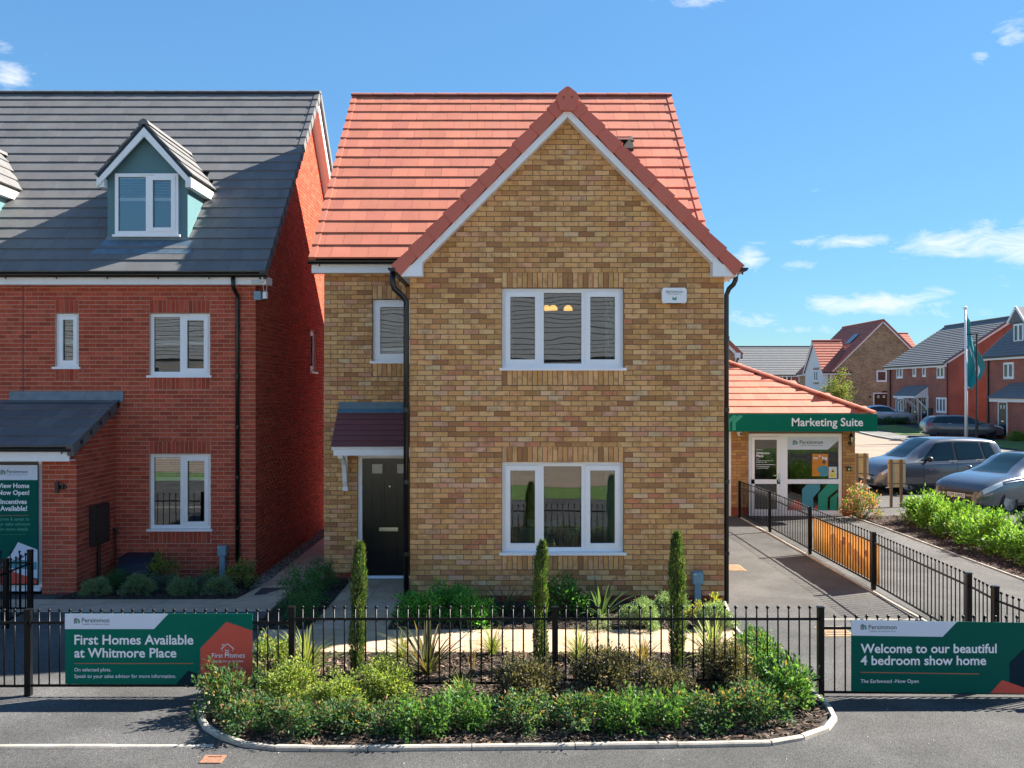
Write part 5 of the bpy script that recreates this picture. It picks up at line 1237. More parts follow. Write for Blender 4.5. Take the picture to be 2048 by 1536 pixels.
# ================================================================== HOUSES FARTHER OFF
def rows_roof(root, L, O, ud, up, ulen, rows, m, name='roof', vlen=None):
    """a roof slope of overlapping course strips (far off: courses, not single tiles)"""
    O, ud, up = Vector(O), Vector(ud), Vector(up); nd = ud.cross(up).normalized(); b = MB(); st = up / rows
    for r in range(rows):
        p = O + st * r; q = [p + nd * .05, p + ud * ulen + nd * .05, p + ud * ulen + st * 1.04 + nd * .012, p + st * 1.04 + nd * .012]
        b.add([tuple(v) for v in q] + [tuple(v - nd * .045) for v in q], [(0, 1, 2, 3), (4, 7, 6, 5), (0, 4, 5, 1), (1, 5, 6, 2), (3, 7, 4, 0), (2, 6, 7, 3)])
    return b.build(name, m, root, L)
def far_house(name, label, x0, x1, y0, y1, eave, ridge, axis, wall_m, roof_m, base=0.0, gauge=.36, barge=True, group=None):
    L = ((x0 + x1) / 2, (y0 + y1) / 2, base); t = thing(name, label, 'house', L, group=group); ov = .28
    b = MB(); b.box(x0, x1, y0, y1, base - .3, eave)
    if axis == 'y':
        xm = (x0 + x1) / 2; b.prism([(x0, eave), (x1, eave), (xm, ridge - .15)], y0, y1)
        up = Vector((xm - x0 + ov, 0, (ridge - eave) * (xm - x0 + ov) / (xm - x0))); rows = max(3, round(up.length / gauge)); z0 = ridge - up.z
        b.build('wall', wall_m, t, L)
        rows_roof(t, L, (x0 - ov, y1 + .2, z0), (0, -1, 0), up, y1 - y0 + .4, rows, roof_m); rows_roof(t, L, (x1 + ov, y0 - .2, z0), (0, 1, 0), Vector((-up.x, 0, up.z)), y1 - y0 + .4, rows, roof_m)
        for sx, xe in ((1, x0 - ov), (-1, x1 + ov)):
            c = MB(); c.bar((xe + sx * .05, y0 - .16, z0 - .10 + .05), (xm, y0 - .16, ridge - .12), .05, .17); c.build('bargeboard', 'white_paint', t, L)
            c = MB(); c.bar((xe + sx * .0, y0 - .20, z0 + .06), (xm, y0 - .20, ridge + .05), .07, .16); c.build('verge', roof_m, t, L)
            c = MB(); c.box(*sorted((xe + sx * .06, xe + sx * .26)), y0 - .13, y1 + .1, z0 - .22, z0 - .02); c.build('fascia', 'white_paint', t, L)
            c = MB(); c.tube([(xe + sx * .0, y0 - .15, z0 - .04), (xe + sx * .0, y1 + .15, z0 - .04)], .06, 6); c.build('gutter', 'gutter_black', t, L)
        c = MB(); c.tube([(xm, y0 - .22, ridge + .03), (xm, y1 + .22, ridge + .03)], .10, 8); c.build('ridge', roof_m, t, L)
    else:
        ym = (y0 + y1) / 2; b.fr = wall_frame('-x', x0); b.prism([(-y1, eave), (-y0, eave), (-ym, ridge - .15)], 0, x1 - x0); b.build('wall', wall_m, t, L)
        up = Vector((0, ym - y0 + ov, (ridge - eave) * (ym - y0 + ov) / (ym - y0))); rows = max(3, round(up.length / gauge)); z0 = ridge - up.z
        rows_roof(t, L, (x0 - .2, y0 - ov, z0), (1, 0, 0), up, x1 - x0 + .4, rows, roof_m); rows_roof(t, L, (x1 + .2, y1 + ov, z0), (-1, 0, 0), Vector((0, -up.y, up.z)), x1 - x0 + .4, rows, roof_m)
        for xe in (x0 - .16, x1 + .16):
            for sy, ye in ((1, y0 - ov), (-1, y1 + ov)):
                c = MB(); c.bar((xe, ye + sy * .05, z0 - .05), (xe, ym, ridge - .12), .05, .17); c.build('bargeboard', 'white_paint', t, L)
        for sy, ye in ((1, y0 - ov), (-1, y1 + ov)):
            c = MB(); c.box(x0 - .13, x1 + .13, *sorted((ye + sy * .06, ye + sy * .26)), z0 - .22, z0 - .02); c.build('fascia', 'white_paint', t, L)
            c = MB(); c.tube([(x0 - .15, ye, z0 - .04), (x1 + .15, ye, z0 - .04)], .06, 6); c.build('gutter', 'gutter_black', t, L)
        c = MB(); c.tube([(x0 - .22, ym, ridge + .03), (x1 + .22, ym, ridge + .03)], .10, 8); c.build('ridge', roof_m, t, L)
    return t, L
def fwin(t, L, facing, at, uc, w, z0, z1, n=2, sill=True):
    li = [(i / n, (i + 1) / n, True) for i in range(n)]
    return window(t, L, facing, at, uc - w / 2, uc + w / 2, z0, z1, li, reveal=-.045, fw=.07, sash=.05, glass='far_glass', vent=False, far=True, sill=sill)
def fdoor(t, L, facing, at, uc, z0, w=1.0, h=2.1, m='door_black'):
    fr = wall_frame(facing, at)
    b = MB(fr); b.box(uc - w / 2 - .09, uc - w / 2, -.05, .02, z0, z0 + h + .09); b.box(uc + w / 2, uc + w / 2 + .09, -.05, .02, z0, z0 + h + .09); b.box(uc - w / 2, uc + w / 2, -.05, .02, z0 + h, z0 + h + .09); b.build('door_frame', 'upvc', t, L)
    b = MB(fr); b.box(uc - w / 2, uc + w / 2, -.03, .02, z0, z0 + h); d = b.build('door', m, t, L)
    for px in (-.2, .2):
        b = MB(fr); b.box(uc + px * w - .1, uc + px * w + .1, -.04, -.03, z0 + h * .82, z0 + h * .93); b.build('glazed_light', 'lantern_glass', d, L)
    b = MB(fr); b.box(uc - .15, uc + .15, -.04, -.03, z0 + h * .42, z0 + h * .45); b.build('letter_plate', 'chrome', d, L)
# beige house whose eaves end peeps round the show home
t, L = far_house('detached_house', 'beige brick house with red verge peeping past the downpipe', 3.4, 9.75, 39.9, 48, 4.85, 8.0, 'y', 'far_buff', 'far_red_tile')
b = MB(); b.box(9.72, 9.96, 39.66, 39.88, 4.50, 4.72); b.build('boxed_eave', 'white_paint', t, L)
b = MB(); b.tube([(10.06, 39.7, 4.7), (9.9, 39.75, 4.5), (9.82, 39.8, 4.35), (9.82, 39.8, 0)], .045, 6); b.build('downpipe', 'gutter_black', t, L)
# long grey-roofed red house straight behind
Yb = 106.0
t, L = far_house('terraced_house', 'far red brick house with long pale grey roof in the distance', X(1440, Yb), X(1640, Yb), Yb, Yb + 8.5, 5.0, 8.25, 'x', 'far_red', 'far_grey_tile', base=.0)
for px, w in ((1543, .5), (1573.5, 1.15), (1607, 1.15)): fwin(t, L, '-y', Yb, X(px, Yb), w, Z(764, Yb), Z(746, Yb), 1 if w < 1 else 2)
# white and beige house with cross wing
t, L = far_house('detached_house', 'beige brick gabled house with red roof beyond the sales office', 30.0, 39.2, 85.0, 95.0, 5.0, 9.55, 'y', 'far_buff', 'far_red_tile', base=.5)
fwin(t, L, '-y', 85.0, X(1763, 85), .95, Z(763, 85), Z(741, 85), 1); 
fdoor(t, L, '-y', 85.0, X(1762, 85), .5, 1.3, 2.2)
b = MB(); b.lathe([(.001, 84.9), (.10, 84.92), (.10, 84.99)], c=(X(1740, 85), 0, Z(794, 85)), axis='y', n=8); b.build('flue', 'gutter_black', t, L)
b = MB(); b.bar((X(1765, 84.9), 84.9, Z(783.5, 85)), (X(1778, 84.9), 84.9, Z(783.5, 85)), .14, .16); b.build('waste_pipe', 'gutter_black', t, L)
b = MB(); upv = Vector((4.9, 0, 4.85)).normalized(); 
p0 = Vector((32.4, 87.3, 5.0 + 2.42 + .14)); b.add([tuple(p0), tuple(p0 + Vector((0, 1.3, 0))), tuple(p0 + Vector((0, 1.3, 0)) + upv * 1.3), tuple(p0 + upv * 1.3)], [(0, 3, 2, 1)]); b.build('rooflight', 'far_glass', t, L)
t2, L2b = far_house('house_wing', 'white rendered wing with red gabled roof, left of the beige gable', 29.1, 31.5, 85.1, 90.3, 5.0, 7.75, 'x', 'render_white', 'far_red_tile', base=.5)
fwin(t2, L2b, '-x', 29.1, -87.0, 1.2, Z(763, 88), Z(741, 88), 2)
for za, zb_ in ((740, 736), (768, 765)):
    b = MB(); b.box(29.03, 29.09, 86.3, 87.7, Z(za, 88), Z(zb_, 88)); b.build('brick_band', 'far_buff', t2, L2b)
b = MB(); b.tube([(29.6, 85.0, 4.9), (29.6, 85.0, .5)], .05, 6); b.build('downpipe', 'gutter_black', t2, L2b)
t, L = far_house('detached_house', 'small red roof showing behind the beige gable', 43.6, 46.0, 104, 108.5, 8.0, 9.6, 'x', 'dormer_grp', 'far_red_tile', base=.5)
# red brick semi with twin doors
XB = 31.0
t, L = far_house('semi_detached_house', 'red brick pair of houses with twin canopied doors across the street', XB, 40.8, 65.0, 75.2, 5.12, 8.3, 'y', 'far_red', 'far_grey_tile', base=.45, gauge=.30)
def yb(px): return XB * F / (px - CX)
for px, w in ((1800, 1.15), (1829.5, .55), (1849, .55), (1882, 1.15)):
    y = yb(px); fwin(t, L, '-x', XB, -y, w, Z(756, y) if w > 1 else Z(753, y), Z(733, y), 2 if w > 1 else 1)
for px in (1800.5, 1883):
    y = yb(px); fwin(t, L, '-x', XB, -y, 1.5, Z(824, y) if px < 1850 else Z(825, y), Z(795, y), 3)
for px in (1831, 1850): fdoor(t, L, '-x', XB, -yb(px), .5, .95, 2.05)
yc0, yc1 = yb(1856), yb(1812)
b = MB(); ca = Z(771, 69.5); cb = Z(790, 69.5)
b.add([(XB, yc0, ca), (XB, yc1, ca), (XB - 1.0, yc1, cb), (XB - 1.0, yc0, cb), (XB, yc0, ca - .1), (XB, yc1, ca - .1), (XB - 1.0, yc1, cb - .1), (XB - 1.0, yc0, cb - .1)], [(0, 1, 2, 3), (7, 6, 5, 4), (0, 3, 7, 4), (1, 5, 6, 2), (3, 2, 6, 7)]); cn = b.build('canopy', 'far_grey_tile', t, L)
b = MB(); b.box(XB - 1.02, XB - .96, yc0, yc1, cb - .22, cb - .08); b.add([(XB, yc0 - .02, ca - .08), (XB - 1.0, yc0 - .02, cb - .08), (XB - 1.0, yc0 - .02, cb - .2), (XB, yc0 - .02, cb - .2)], [(0, 3, 2, 1)]); b.build('fascia', 'white_paint', cn, L)
for y in (yc0 + .1, (yc0 + yc1) / 2 - .25, (yc0 + yc1) / 2 + .25, yc1 - .1):
    b = MB(); b.bar((XB - .9, y, cb - .2), (XB - .05, y, cb - 1.0), .09, .09); b.bar((XB - .05, y, cb - .2), (XB - .05, y, cb - 1.1), .09, .07); b.build('gallows_bracket', 'white_paint', cn, L)
for px in (1897, 1782): 
    y = yb(px); b = MB(); b.tube([(XB - .07, y, 5.0), (XB - .07, y, .45)], .05, 6); b.build('downpipe', 'gutter_black', t, L)
for px in (1820, 1862.5): b = MB(); y = yb(px); b.box(XB - .12, XB, y - .25, y + .25, 1.0, 1.75); b.build('meter_cabinet', 'brown_box', t, L)
# red brick house at the right edge
XC = 32.3
t, L = far_house('terraced_house', 'red brick house with dark roof and porch at the right edge', XC, 41.0, 47.5, 62.0, 5.55, 9.6, 'y', 'far_red', 'far_grey_tile', base=.25, gauge=.30)
def yc(px): return XC * F / (px - CX)
y = yc(2018); fwin(t, L, '-x', XC, -y, 1.2, Z(757, y), Z(725, y), 2)
y = yc(2043); fwin(t, L, '-x', XC, -(y - 1.5), 1.2, 3.6, 4.7, 2)
b = MB(); b.box(30.9, XC - .002, 54.6, 58.4, -.1, 2.5); b.build('porch', 'far_red', t, L)
rows_roof(t, L, (30.6, 58.7, 2.55), (0, -1, 0), Vector((1.75, 0, 1.0)), 4.4, 5, 'far_grey_tile', 'porch_roof')
b = MB(); b.box(30.72, 30.78, 54.4, 58.6, 2.33, 2.55); b.build('porch_fascia', 'white_paint', t, L)
fdoor(t, L, '-x', 30.9, -57.25, .22, .9, 2.05)
y = yc(1992); b = MB(); b.tube([(XC - .07, 61.6, 5.4), (XC - .07, 61.6, .2)], .05, 6); b.build('downpipe', 'gutter_black', t, L)
# its dormer
xd = 33.1; yd0, yd1 = 58.6, 60.2
b = MB(); b.box(xd, xd + 2.2, yd0, yd1, 5.9, 7.6); b.build('dormer', 'dormer_grp', t, L)
fwin(t, L, '-x', xd, -(yd0 + yd1) / 2, 1.15, 6.2, 7.4, 2)
rows_roof(t, L, (xd - .25, yd1 + .2, 7.5), (1, 0, 0), Vector((0, -1.0, 1.05)), 3.4, 3, 'far_grey_tile', 'dormer_roof') if False else None
b = MB(); b.fr = wall_frame('-x', xd - .2); b.prism([(-yd1 - .2, 7.5), (-yd0 + .2, 7.5), (-(yd0 + yd1) / 2, 8.5)], 0, 3.2); b.build('dormer_roof', 'far_grey_tile', t, L)
b = MB(); b.bar((xd - .22, yd0 - .22, 7.48), (xd - .22, (yd0 + yd1) / 2, 8.5), .06, .16); b.bar((xd - .22, yd1 + .22, 7.48), (xd - .22, (yd0 + yd1) / 2, 8.5), .06, .16); b.build('bargeboard', 'white_paint', t, L)
# terrace behind the camera, mirrored in the windows; whitened and widened for bounce light
t, L = far_house('terraced_house', 'unseen terrace with dark roof, white for bounce light, mirrored in the front windows', -44, 45, -27.5, -18, 4.9, 9.5, 'x', 'render_white', 'far_grey_tile')
for i in range(20):
    x = -41.5 + i * 4.3
    fwin(t, L, '+y', -18, -x, 1.3, 3.2, 4.4, 2); fwin(t, L, '+y', -18, -x, 1.5, .8, 2.1, 2)

# ================================================================== RAILINGS
def picket_mesh(h):
    b = MB(); b.tube([(0, 0, 0), (0, 0, h - .03)], .0085, 6)
    b.lathe([(.003, h - .036), (.013, h - .030), (.0175, h - .018), (.013, h - .006), (.003, h)], n=8)
    return b.mesh('picket', 'black_paint', smooth_=True)
PK = {}
def railing(t, L, p0, p1, n, zb, zr, zh, posts=(True, True), ph=None, pz=0.0, square=False):
    """one panel between two posts: rails, ball-headed pickets, posts"""
    a, c = Vector((*p0, 0)), Vector((*p1, 0)); d = (c - a).normalized(); Lv = Vector(L)
    for z in (zb, zr):
        b = MB(); b.bar(a + Vector((0, 0, z)) - Lv, c + Vector((0, 0, z)) - Lv, .012, .025); b.build('rail', 'black_paint', t)
    key = round(zh - zb, 3)
    if key not in PK: PK[key] = picket_mesh(key + .006)
    for i in range(n):
        p = a.lerp(c, (i + 1) / (n + 1)); put('picket', PK[key], t, (p.x - L[0], p.y - L[1], zb - .006 - L[2]))
    for q, on in zip((a, c), posts):
        if not on: continue
        z1 = ph or zh
        b = MB(); b.box(q.x - .03, q.x + .03, q.y - .03, q.y + .03, pz, z1 - .012); b.box(q.x - .033, q.x + .033, q.y - .033, q.y + .033, z1 - .012, z1); 
        b.v = [(x - L[0], y - L[1], z - L[2]) for x, y, z in b.v]; po_ = b.build('post', 'black_paint', t)
        for z in (zb, zr):
            bb_ = MB(); bb_.lathe([(.001, -.05), (.012, -.048), (.014, -.03)], c=(q.x - L[0], q.y - L[1], z - L[2]), axis='y', n=8); bb_.build('bolt', 'black_paint', po_)
YF = 9.31
def zf(py): return Z(py, YF)
PX = [X(57, YF), X(584, YF), X(1110, YF), X(1641, YF)]
LF = (PX[2], YF, 0); ff = thing('railing_fence', 'black ball-topped railings across the planted front bed', 'fence', LF)
railing(ff, LF, (PX[1], YF), (PX[2], YF), 24, zf(1366), zf(1238), zf(1211), (True, True), zf(1213))
railing(ff, LF, (PX[2], YF), (PX[3], YF), 24, zf(1360), zf(1238), zf(1211), (False, True), zf(1213))
LGt = ((PX[0] + PX[1]) / 2, YF, 0); gl_ = thing('railing_gate', 'black railing gate carrying the green first homes sign', 'gate', LGt)
railing(gl_, LGt, (PX[0], YF), (PX[1] - .035, YF), 24, zf(1371), zf(1245), zf(1217), (True, False), zf(1218))
LGl = (PX[0] - 1.3, YF, 0); g0 = thing('railing_fence', 'black railings at the left edge of the pavement', 'fence', LGl)
railing(g0, LGl, (PX[0] - 2.7, YF), (PX[0] - .035, YF), 24, zf(1372), zf(1245), zf(1217), (True, False), zf(1218))
LGr = (PX[3] + 1.3, YF, 0); g1 = thing('railing_gate', 'black railing gate carrying the green welcome sign', 'gate', LGr)
railing(g1, LGr, (PX[3] + .035, YF), (PX[3] + 2.75, YF - .05), 24, zf(1384), zf(1256), zf(1229), (False, True), zf(1229))
# side railings along the driveway
XF = 5.66
sy_ = [22.2, 19.98, 17.3, 14.25, 11.1, 10.35, 9.75]
LS_ = (XF, 16, 0); sf = thing('railing_fence', 'black railings running back along the driveway to the sales office', 'fence', LS_)
nn = [20, 24, 24, 26]
for i in range(4):
    xa, xb = (5.55 if i == 0 else XF), (XF if i < 3 else 5.57)
    railing(sf, LS_, (xa, sy_[i]), (xb, sy_[i + 1]), nn[i], .10, .74, .90, (i == 0, True), .90)
LS2 = (5.53, 10.4, 0); sf2 = thing('railing_gate', 'short black railing gate joining the driveway railings at right', 'gate', LS2)
railing(sf2, LS2, (5.57, 11.03), (5.5, 10.35), 5, .10, .74, .88, (False, True), .90)
railing(sf2, LS2, (5.5, 10.35), (5.55, 9.72), 5, .10, .74, .86, (False, True), .86)
# gate by the porch
LS3 = (-6.65, 12, 0); sf3 = thing('railing_gate', 'black railing gate standing before the porch banner', 'gate', LS3)
railing(sf3, LS3, (-6.66, 12.58), (-6.63, 11.92), 4, .10, .73, .90, (True, True), .92)
railing(sf3, LS3, (-6.63, 11.92), (-6.60, 9.4), 22, .10, .73, .90, (False, False), .92)
LS4 = (-7.3, 12.6, 0); sf4 = thing('railing_fence', 'black railings across the path before the porch door', 'fence', LS4)
railing(sf4, LS4, (-6.70, 12.62), (-8.9, 12.62), 16, .10, .73, .90, (False, True), .92)
# yellow banner tied to the driveway railings
by = thing('railing_banner', 'yellow orange printed banner tied to the driveway railings', 'banner', (XF + .035, 15.75, .1))
frB = wall_frame('-x', 0)
def banner_strip(b, u0, u1, z0, z1, d):
    n = 16; vs_ = []
    for i in range(n + 1):
        u = u0 + (u1 - u0) * i / n; w = d + .010 * math.sin(i * 1.1) + .006 * math.sin(i * 2.7 + 1)
        vs_ += [(u, w, z0), (u, w, z1), (u, w + .003, z0), (u, w + .003, z1)]
    fs_ = []
    for i in range(n):
        k_ = 4 * i; fs_ += [(k_, k_ + 4, k_ + 5, k_ + 1), (k_ + 2, k_ + 3, k_ + 7, k_ + 6), (k_ + 1, k_ + 5, k_ + 7, k_ + 3), (k_, k_ + 2, k_ + 6, k_ + 4)]
    b.add(vs_, fs_)
b = MB(frB); banner_strip(b, -1.50, 1.62, .0, .63, .02); me_ = b.mesh('sheet', 'banner_cloth', smooth_=True); at_ = me_.attributes.new('tint', 'FLOAT_COLOR', 'POINT'); at_.data.foreach_set('color', [v for _ in me_.vertices for v in (.68, .45, .22, 1)]); put('sheet', me_, by)
for (u, z, r, m_) in ((-.35, .33, .16, 'banner_pale'), (.05, .30, .13, 'banner_pale'), (.42, .35, .11, 'banner_pale'), (.7, .28, .12, 'banner_pale'), (.15, .44, .07, 'banner_pink'), (.95, .2, .12, 'banner_pale'), (1.15, .4, .06, 'banner_pink')):
    b = MB(frB); b.prism([(u + r * math.cos(k * math.pi / 7), z + r * math.sin(k * math.pi / 7)) for k in range(14)], -.012, -.011); me_ = b.mesh('faded_print', 'banner_cloth')
    at_ = me_.attributes.new('tint', 'FLOAT_COLOR', 'POINT'); at_.data.foreach_set('color', [v for _ in me_.vertices for v in ((.82, .60, .36, 1) if m_ == 'banner_pale' else (.66, .34, .22, 1))]); put('faded_print', me_, by)

# ---- signs on the front gates
def px_sign(name, label, cat, x0, y):
    return thing(name, label, cat, (x0, y, .1))
YS1 = 9.255
s1 = px_sign('sign_board', 'green and red board reading First Homes Available on the left gate', 'sign', X(317, YS1), YS1)
ox, oz = X(317, YS1), .1
fr1 = wall_frame('-y', 0)
def q1(px, py): return (X(px, YS1) - ox, Z(py, YS1) - oz)
def plate(t, pts, m, name, d, fn=q1):
    b = MB(fr1); pl = [fn(*p) for p in pts]
    if poly_area(pl) < 0: pl = pl[::-1]
    b.prism(pl, d, d + .0012); return b.build(name, m, t)
b = MB(fr1); p = [q1(130.5, 1368), q1(505, 1369.5), q1(505, 1227.5), q1(130, 1227.5)]; b.prism(p, 0, .006); b.build('panel', 'sign_green', s1)
plate(s1, [(130, 1227.5), (337, 1227.5), (308, 1258), (130, 1258)], 'sign_white', 'white_band', -.002)
plate(s1, [(453, 1243.5), (505, 1261), (505, 1369.5), (462, 1369.5), (401, 1349), (401, 1296)], 'sign_red', 'red_panel', -.002)
plate(s1, [(352, 1368.5), (376, 1341), (401, 1349.3), (454, 1367), (454, 1369)], 'sign_navy', 'navy_panel', -.0016)
def put_text(t, s_, px, py, pw_, m, fn, Y_, bold=.0, d=-.0035, height=None):
    u, z = fn(px, py); lettering(t, s_, u, z, pw_ * Y_ / F, m, fr1, d, bold=bold, height=height)
u, z = q1(148, 1247); logo(s1, u, z, .062, fr1, -.0032)
put_text(s1, 'Persimmon', 164, 1244.5, 55, 'letter_dark', q1, YS1, .01); put_text(s1, 'Together, we make your home.', 165, 1249.5, 54, 'letter_dark', q1, YS1)
put_text(s1, 'First Homes Available', 149, 1288.5, 238, 'letter_white', q1, YS1, .02); put_text(s1, 'at Whitmore Place', 149, 1314.5, 204, 'letter_white', q1, YS1, .02)
put_text(s1, 'On selected plots.', 149, 1342.5, 73.5, 'letter_white', q1, YS1, .004); put_text(s1, 'Speak to your sales advisor for more information.', 149, 1355.5, 203.5, 'letter_white', q1, YS1, .004)
plate(s1, [(149, 1326), (387, 1326), (387, 1327.6), (149, 1327.6)], 'rule_orange', 'rule_line', -.003)
put_text(s1, 'First', 424, 1315, 22, 'letter_white', q1, YS1, .005); put_text(s1, 'Homes', 450, 1315, 40, 'letter_white', q1, YS1, .005)
put_text(s1, 'Getting you on the ladder', 426, 1324, 62, 'letter_white', q1, YS1, .006); put_text(s1, 'Backed by HM Government', 433, 1335.5, 50, 'letter_white', q1, YS1)
for seg in (((441.5, 1298), (455, 1287.2)), ((455, 1287.2), (468.5, 1298)), ((445, 1295), (445, 1303)), ((465.5, 1295), (465.5, 1303)), ((451, 1298), (451, 1315)), ((457.5, 1298), (457.5, 1315)), ((451, 1301), (457.5, 1301)), ((451, 1304.5), (457.5, 1304.5)), ((451, 1308), (457.5, 1308)), ((445, 1289), (445, 1294)), ((445, 1289), (449, 1289))):
    (ax, ay), (bx_, by_) = [q1(*p) for p in seg]; b = MB(); b.bar((ax, -.003, ay), (bx_, -.003, by_), .002, .006); b.build('house_drawing', 'letter_white', s1)
YS2 = 9.24
s2 = px_sign('sign_board', 'green board reading Welcome to our beautiful 4 bedroom show home', 'sign', X(1890, YS2), YS2)
ox2 = X(1890, YS2)
def q2(px, py): return (X(px, YS2) - ox2, Z(py, YS2) - oz)
b = MB(fr1); b.prism([q2(1702.5, 1382.5), q2(2080, 1389.5), q2(2080, 1246), q2(1702.5, 1240)], 0, .006); b.build('panel', 'sign_dark_green', s2)
P2 = lambda *a, **k_: plate(*a, fn=q2, **k_)
plate(s2, [(1702.5, 1240), (1914, 1243.5), (1885, 1273.5), (1702.5, 1271)], 'sign_white', 'white_band', -.002, q2)
plate(s2, [(2080, 1275), (2046, 1299), (2019, 1325), (2019, 1366), (2080, 1384)], 'sign_navy', 'navy_panel', -.002, q2)
plate(s2, [(1980, 1386), (2004, 1360), (2080, 1386), (2080, 1388)], 'sign_red', 'red_panel', -.003, q2)
u, z = q2(1721, 1259.5); logo(s2, u, z, .062, fr1, -.0032)
put_text(s2, 'Persimmon', 1737, 1258.2, 56, 'letter_dark', q2, YS2, .01); put_text(s2, 'Together, we make your home.', 1738, 1263.5, 54, 'letter_dark', q2, YS2)
put_text(s2, 'Welcome to our beautiful', 1721, 1305.5, 272, 'letter_white', q2, YS2, .02); put_text(s2, '4 bedroom show home', 1721, 1329.5, 251, 'letter_white', q2, YS2, .02)
put_text(s2, 'The Earlswood -Now Open', 1721, 1365.5, 116, 'letter_white', q2, YS2, .004)
plate(s2, [(1720.5, 1343.5), (1958, 1347), (1958, 1348.8), (1720.5, 1345.3)], 'rule_orange', 'rule_line', -.003, q2)

# ---- sign boards seen from behind, flag pole, street lamp
def back_board(px0, px1, py0, py1, Y_, label):
    x0, x1, z1, z0 = X(px0, Y_), X(px1, Y_), Z(py0, Y_), Z(py1, Y_); t = thing('sign_board', label, 'sign', ((x0 + x1) / 2, Y_, 0)); w = (x1 - x0) / 2
    fr = None
    b = MB(); b.box(-w, w, .03, .045, z0, z1); b.build('panel', 'ply', t)
    for s_ in (-.7, .45):
        b = MB(); b.box(s_ * w - .03, s_ * w + .03, -.03, .028, 0, z1 + .01); b.build('post', 'timber', t)
    for z in (z0 + .1, z1 - .1):
        b = MB(); b.box(-w, w, .015, .029, z - .012, z + .012); b.build('batten', 'timber', t)
back_board(1709, 1738, 907, 955, 24.2, 'plywood sign back nearest the sales office corner')
back_board(1777, 1812, 919, 975, 24.2, 'plywood sign back in front of the grey people carrier')
fx, fy = 26.95, 54.0
fp = thing('flag_pole', 'tall white flag pole standing beyond the parked cars', 'flag pole', (fx, fy, 0))
b = MB(); b.tube([(0, 0, 0), (0, 0, 3), (-.05, 0, 7.9)], [.10, .085, .06], 10); b.build('pole', 'pole_white', fp, smooth_=True); b = MB(); b.lathe([(.02, 7.86), (.13, 7.90), (.13, 8.0), (.02, 8.06)], c=(-.05, 0, 0), n=10); b.build('finial', 'pole_white', fp)
b = MB(); b.box(-.10, .16, -.05, .05, 3.2, 3.28); b.build('cleat', 'pole_white', fp)
fl = thing('flag', 'teal flag with white print drooping from the white pole', 'flag', (fx, fy - .02, 3.3))
vs_, fs_ = [], []; NRW, NCL = 26, 10
def flag_pt(v, u):
    z = 4.35 * (1 - v); 
    wd = .16 + .55 * smooth(.05, .25, v) * .3 + .56 * math.exp(-((v - .68) / .22) ** 2) + .12 * v
    if v > .84: wd *= max(.25, 1 - (v - .84) * 3.6)
    x = .07 + u * wd; y = .16 * math.sin(u * 7 + v * 5) * u + .08 * math.sin(v * 9); zz = z - .55 * u * math.exp(-((v - .0) / .25) ** 2) - .22 * u
    return (x, y, zz)
for i in range(NRW + 1):
    for j in range(NCL + 1): vs_.append(flag_pt(i / NRW, j / NCL))
for i in range(NRW):
    for j in range(NCL): a = i * (NCL + 1) + j; fs_.append((a, a + NCL + 1, a + NCL + 2, a + 1))
b = MB(); b.add(vs_, fs_); fo = b.build('cloth', 'flag_teal', fl, smooth_=True)
so_ = fo.modifiers.new('thickness', 'SOLIDIFY'); so_.thickness = .004
for (v0, v1, u0_, u1_) in ((.60, .80, .45, .52), (.64, .82, .56, .64), (.68, .83, .68, .76), (.52, .74, .30, .35), (.44, .60, .12, .18)):
    vs_, fs_ = [], []
    for i in range(11):
        v = v0 + (v1 - v0) * i / 10; tp = math.sin(math.pi * min(.95, .12 + i / 11))
        for u in (u0_ + .12 * (i / 10), u0_ + .12 * (i / 10) + (u1_ - u0_) * tp):
            x, y, z = flag_pt(v, min(u, .98)); vs_.append((x, y - .012, z))
    fs_ = [(2 * i, 2 * i + 2, 2 * i + 3, 2 * i + 1) for i in range(10)]
    b = MB(); b.add(vs_, fs_); b.build('white_print', 'letter_white', fl)
lp = thing('street_lamp', 'dark slim street lamp behind the flag pole', 'street lamp', (X(1953.5, 52.5), 52.5, 0))
b = MB(); b.tube([(0, 0, 0), (0, 0, 1.15), (0, 0, 1.2), (0, 0, 6.3)], [.085, .085, .055, .05], 10); b.build('column', 'dark_iron', lp); b = MB(); b.bar((-.55, 0, 6.28), (.12, 0, 6.33), .16, .07); b.build('lamp_head', 'dark_iron', lp)

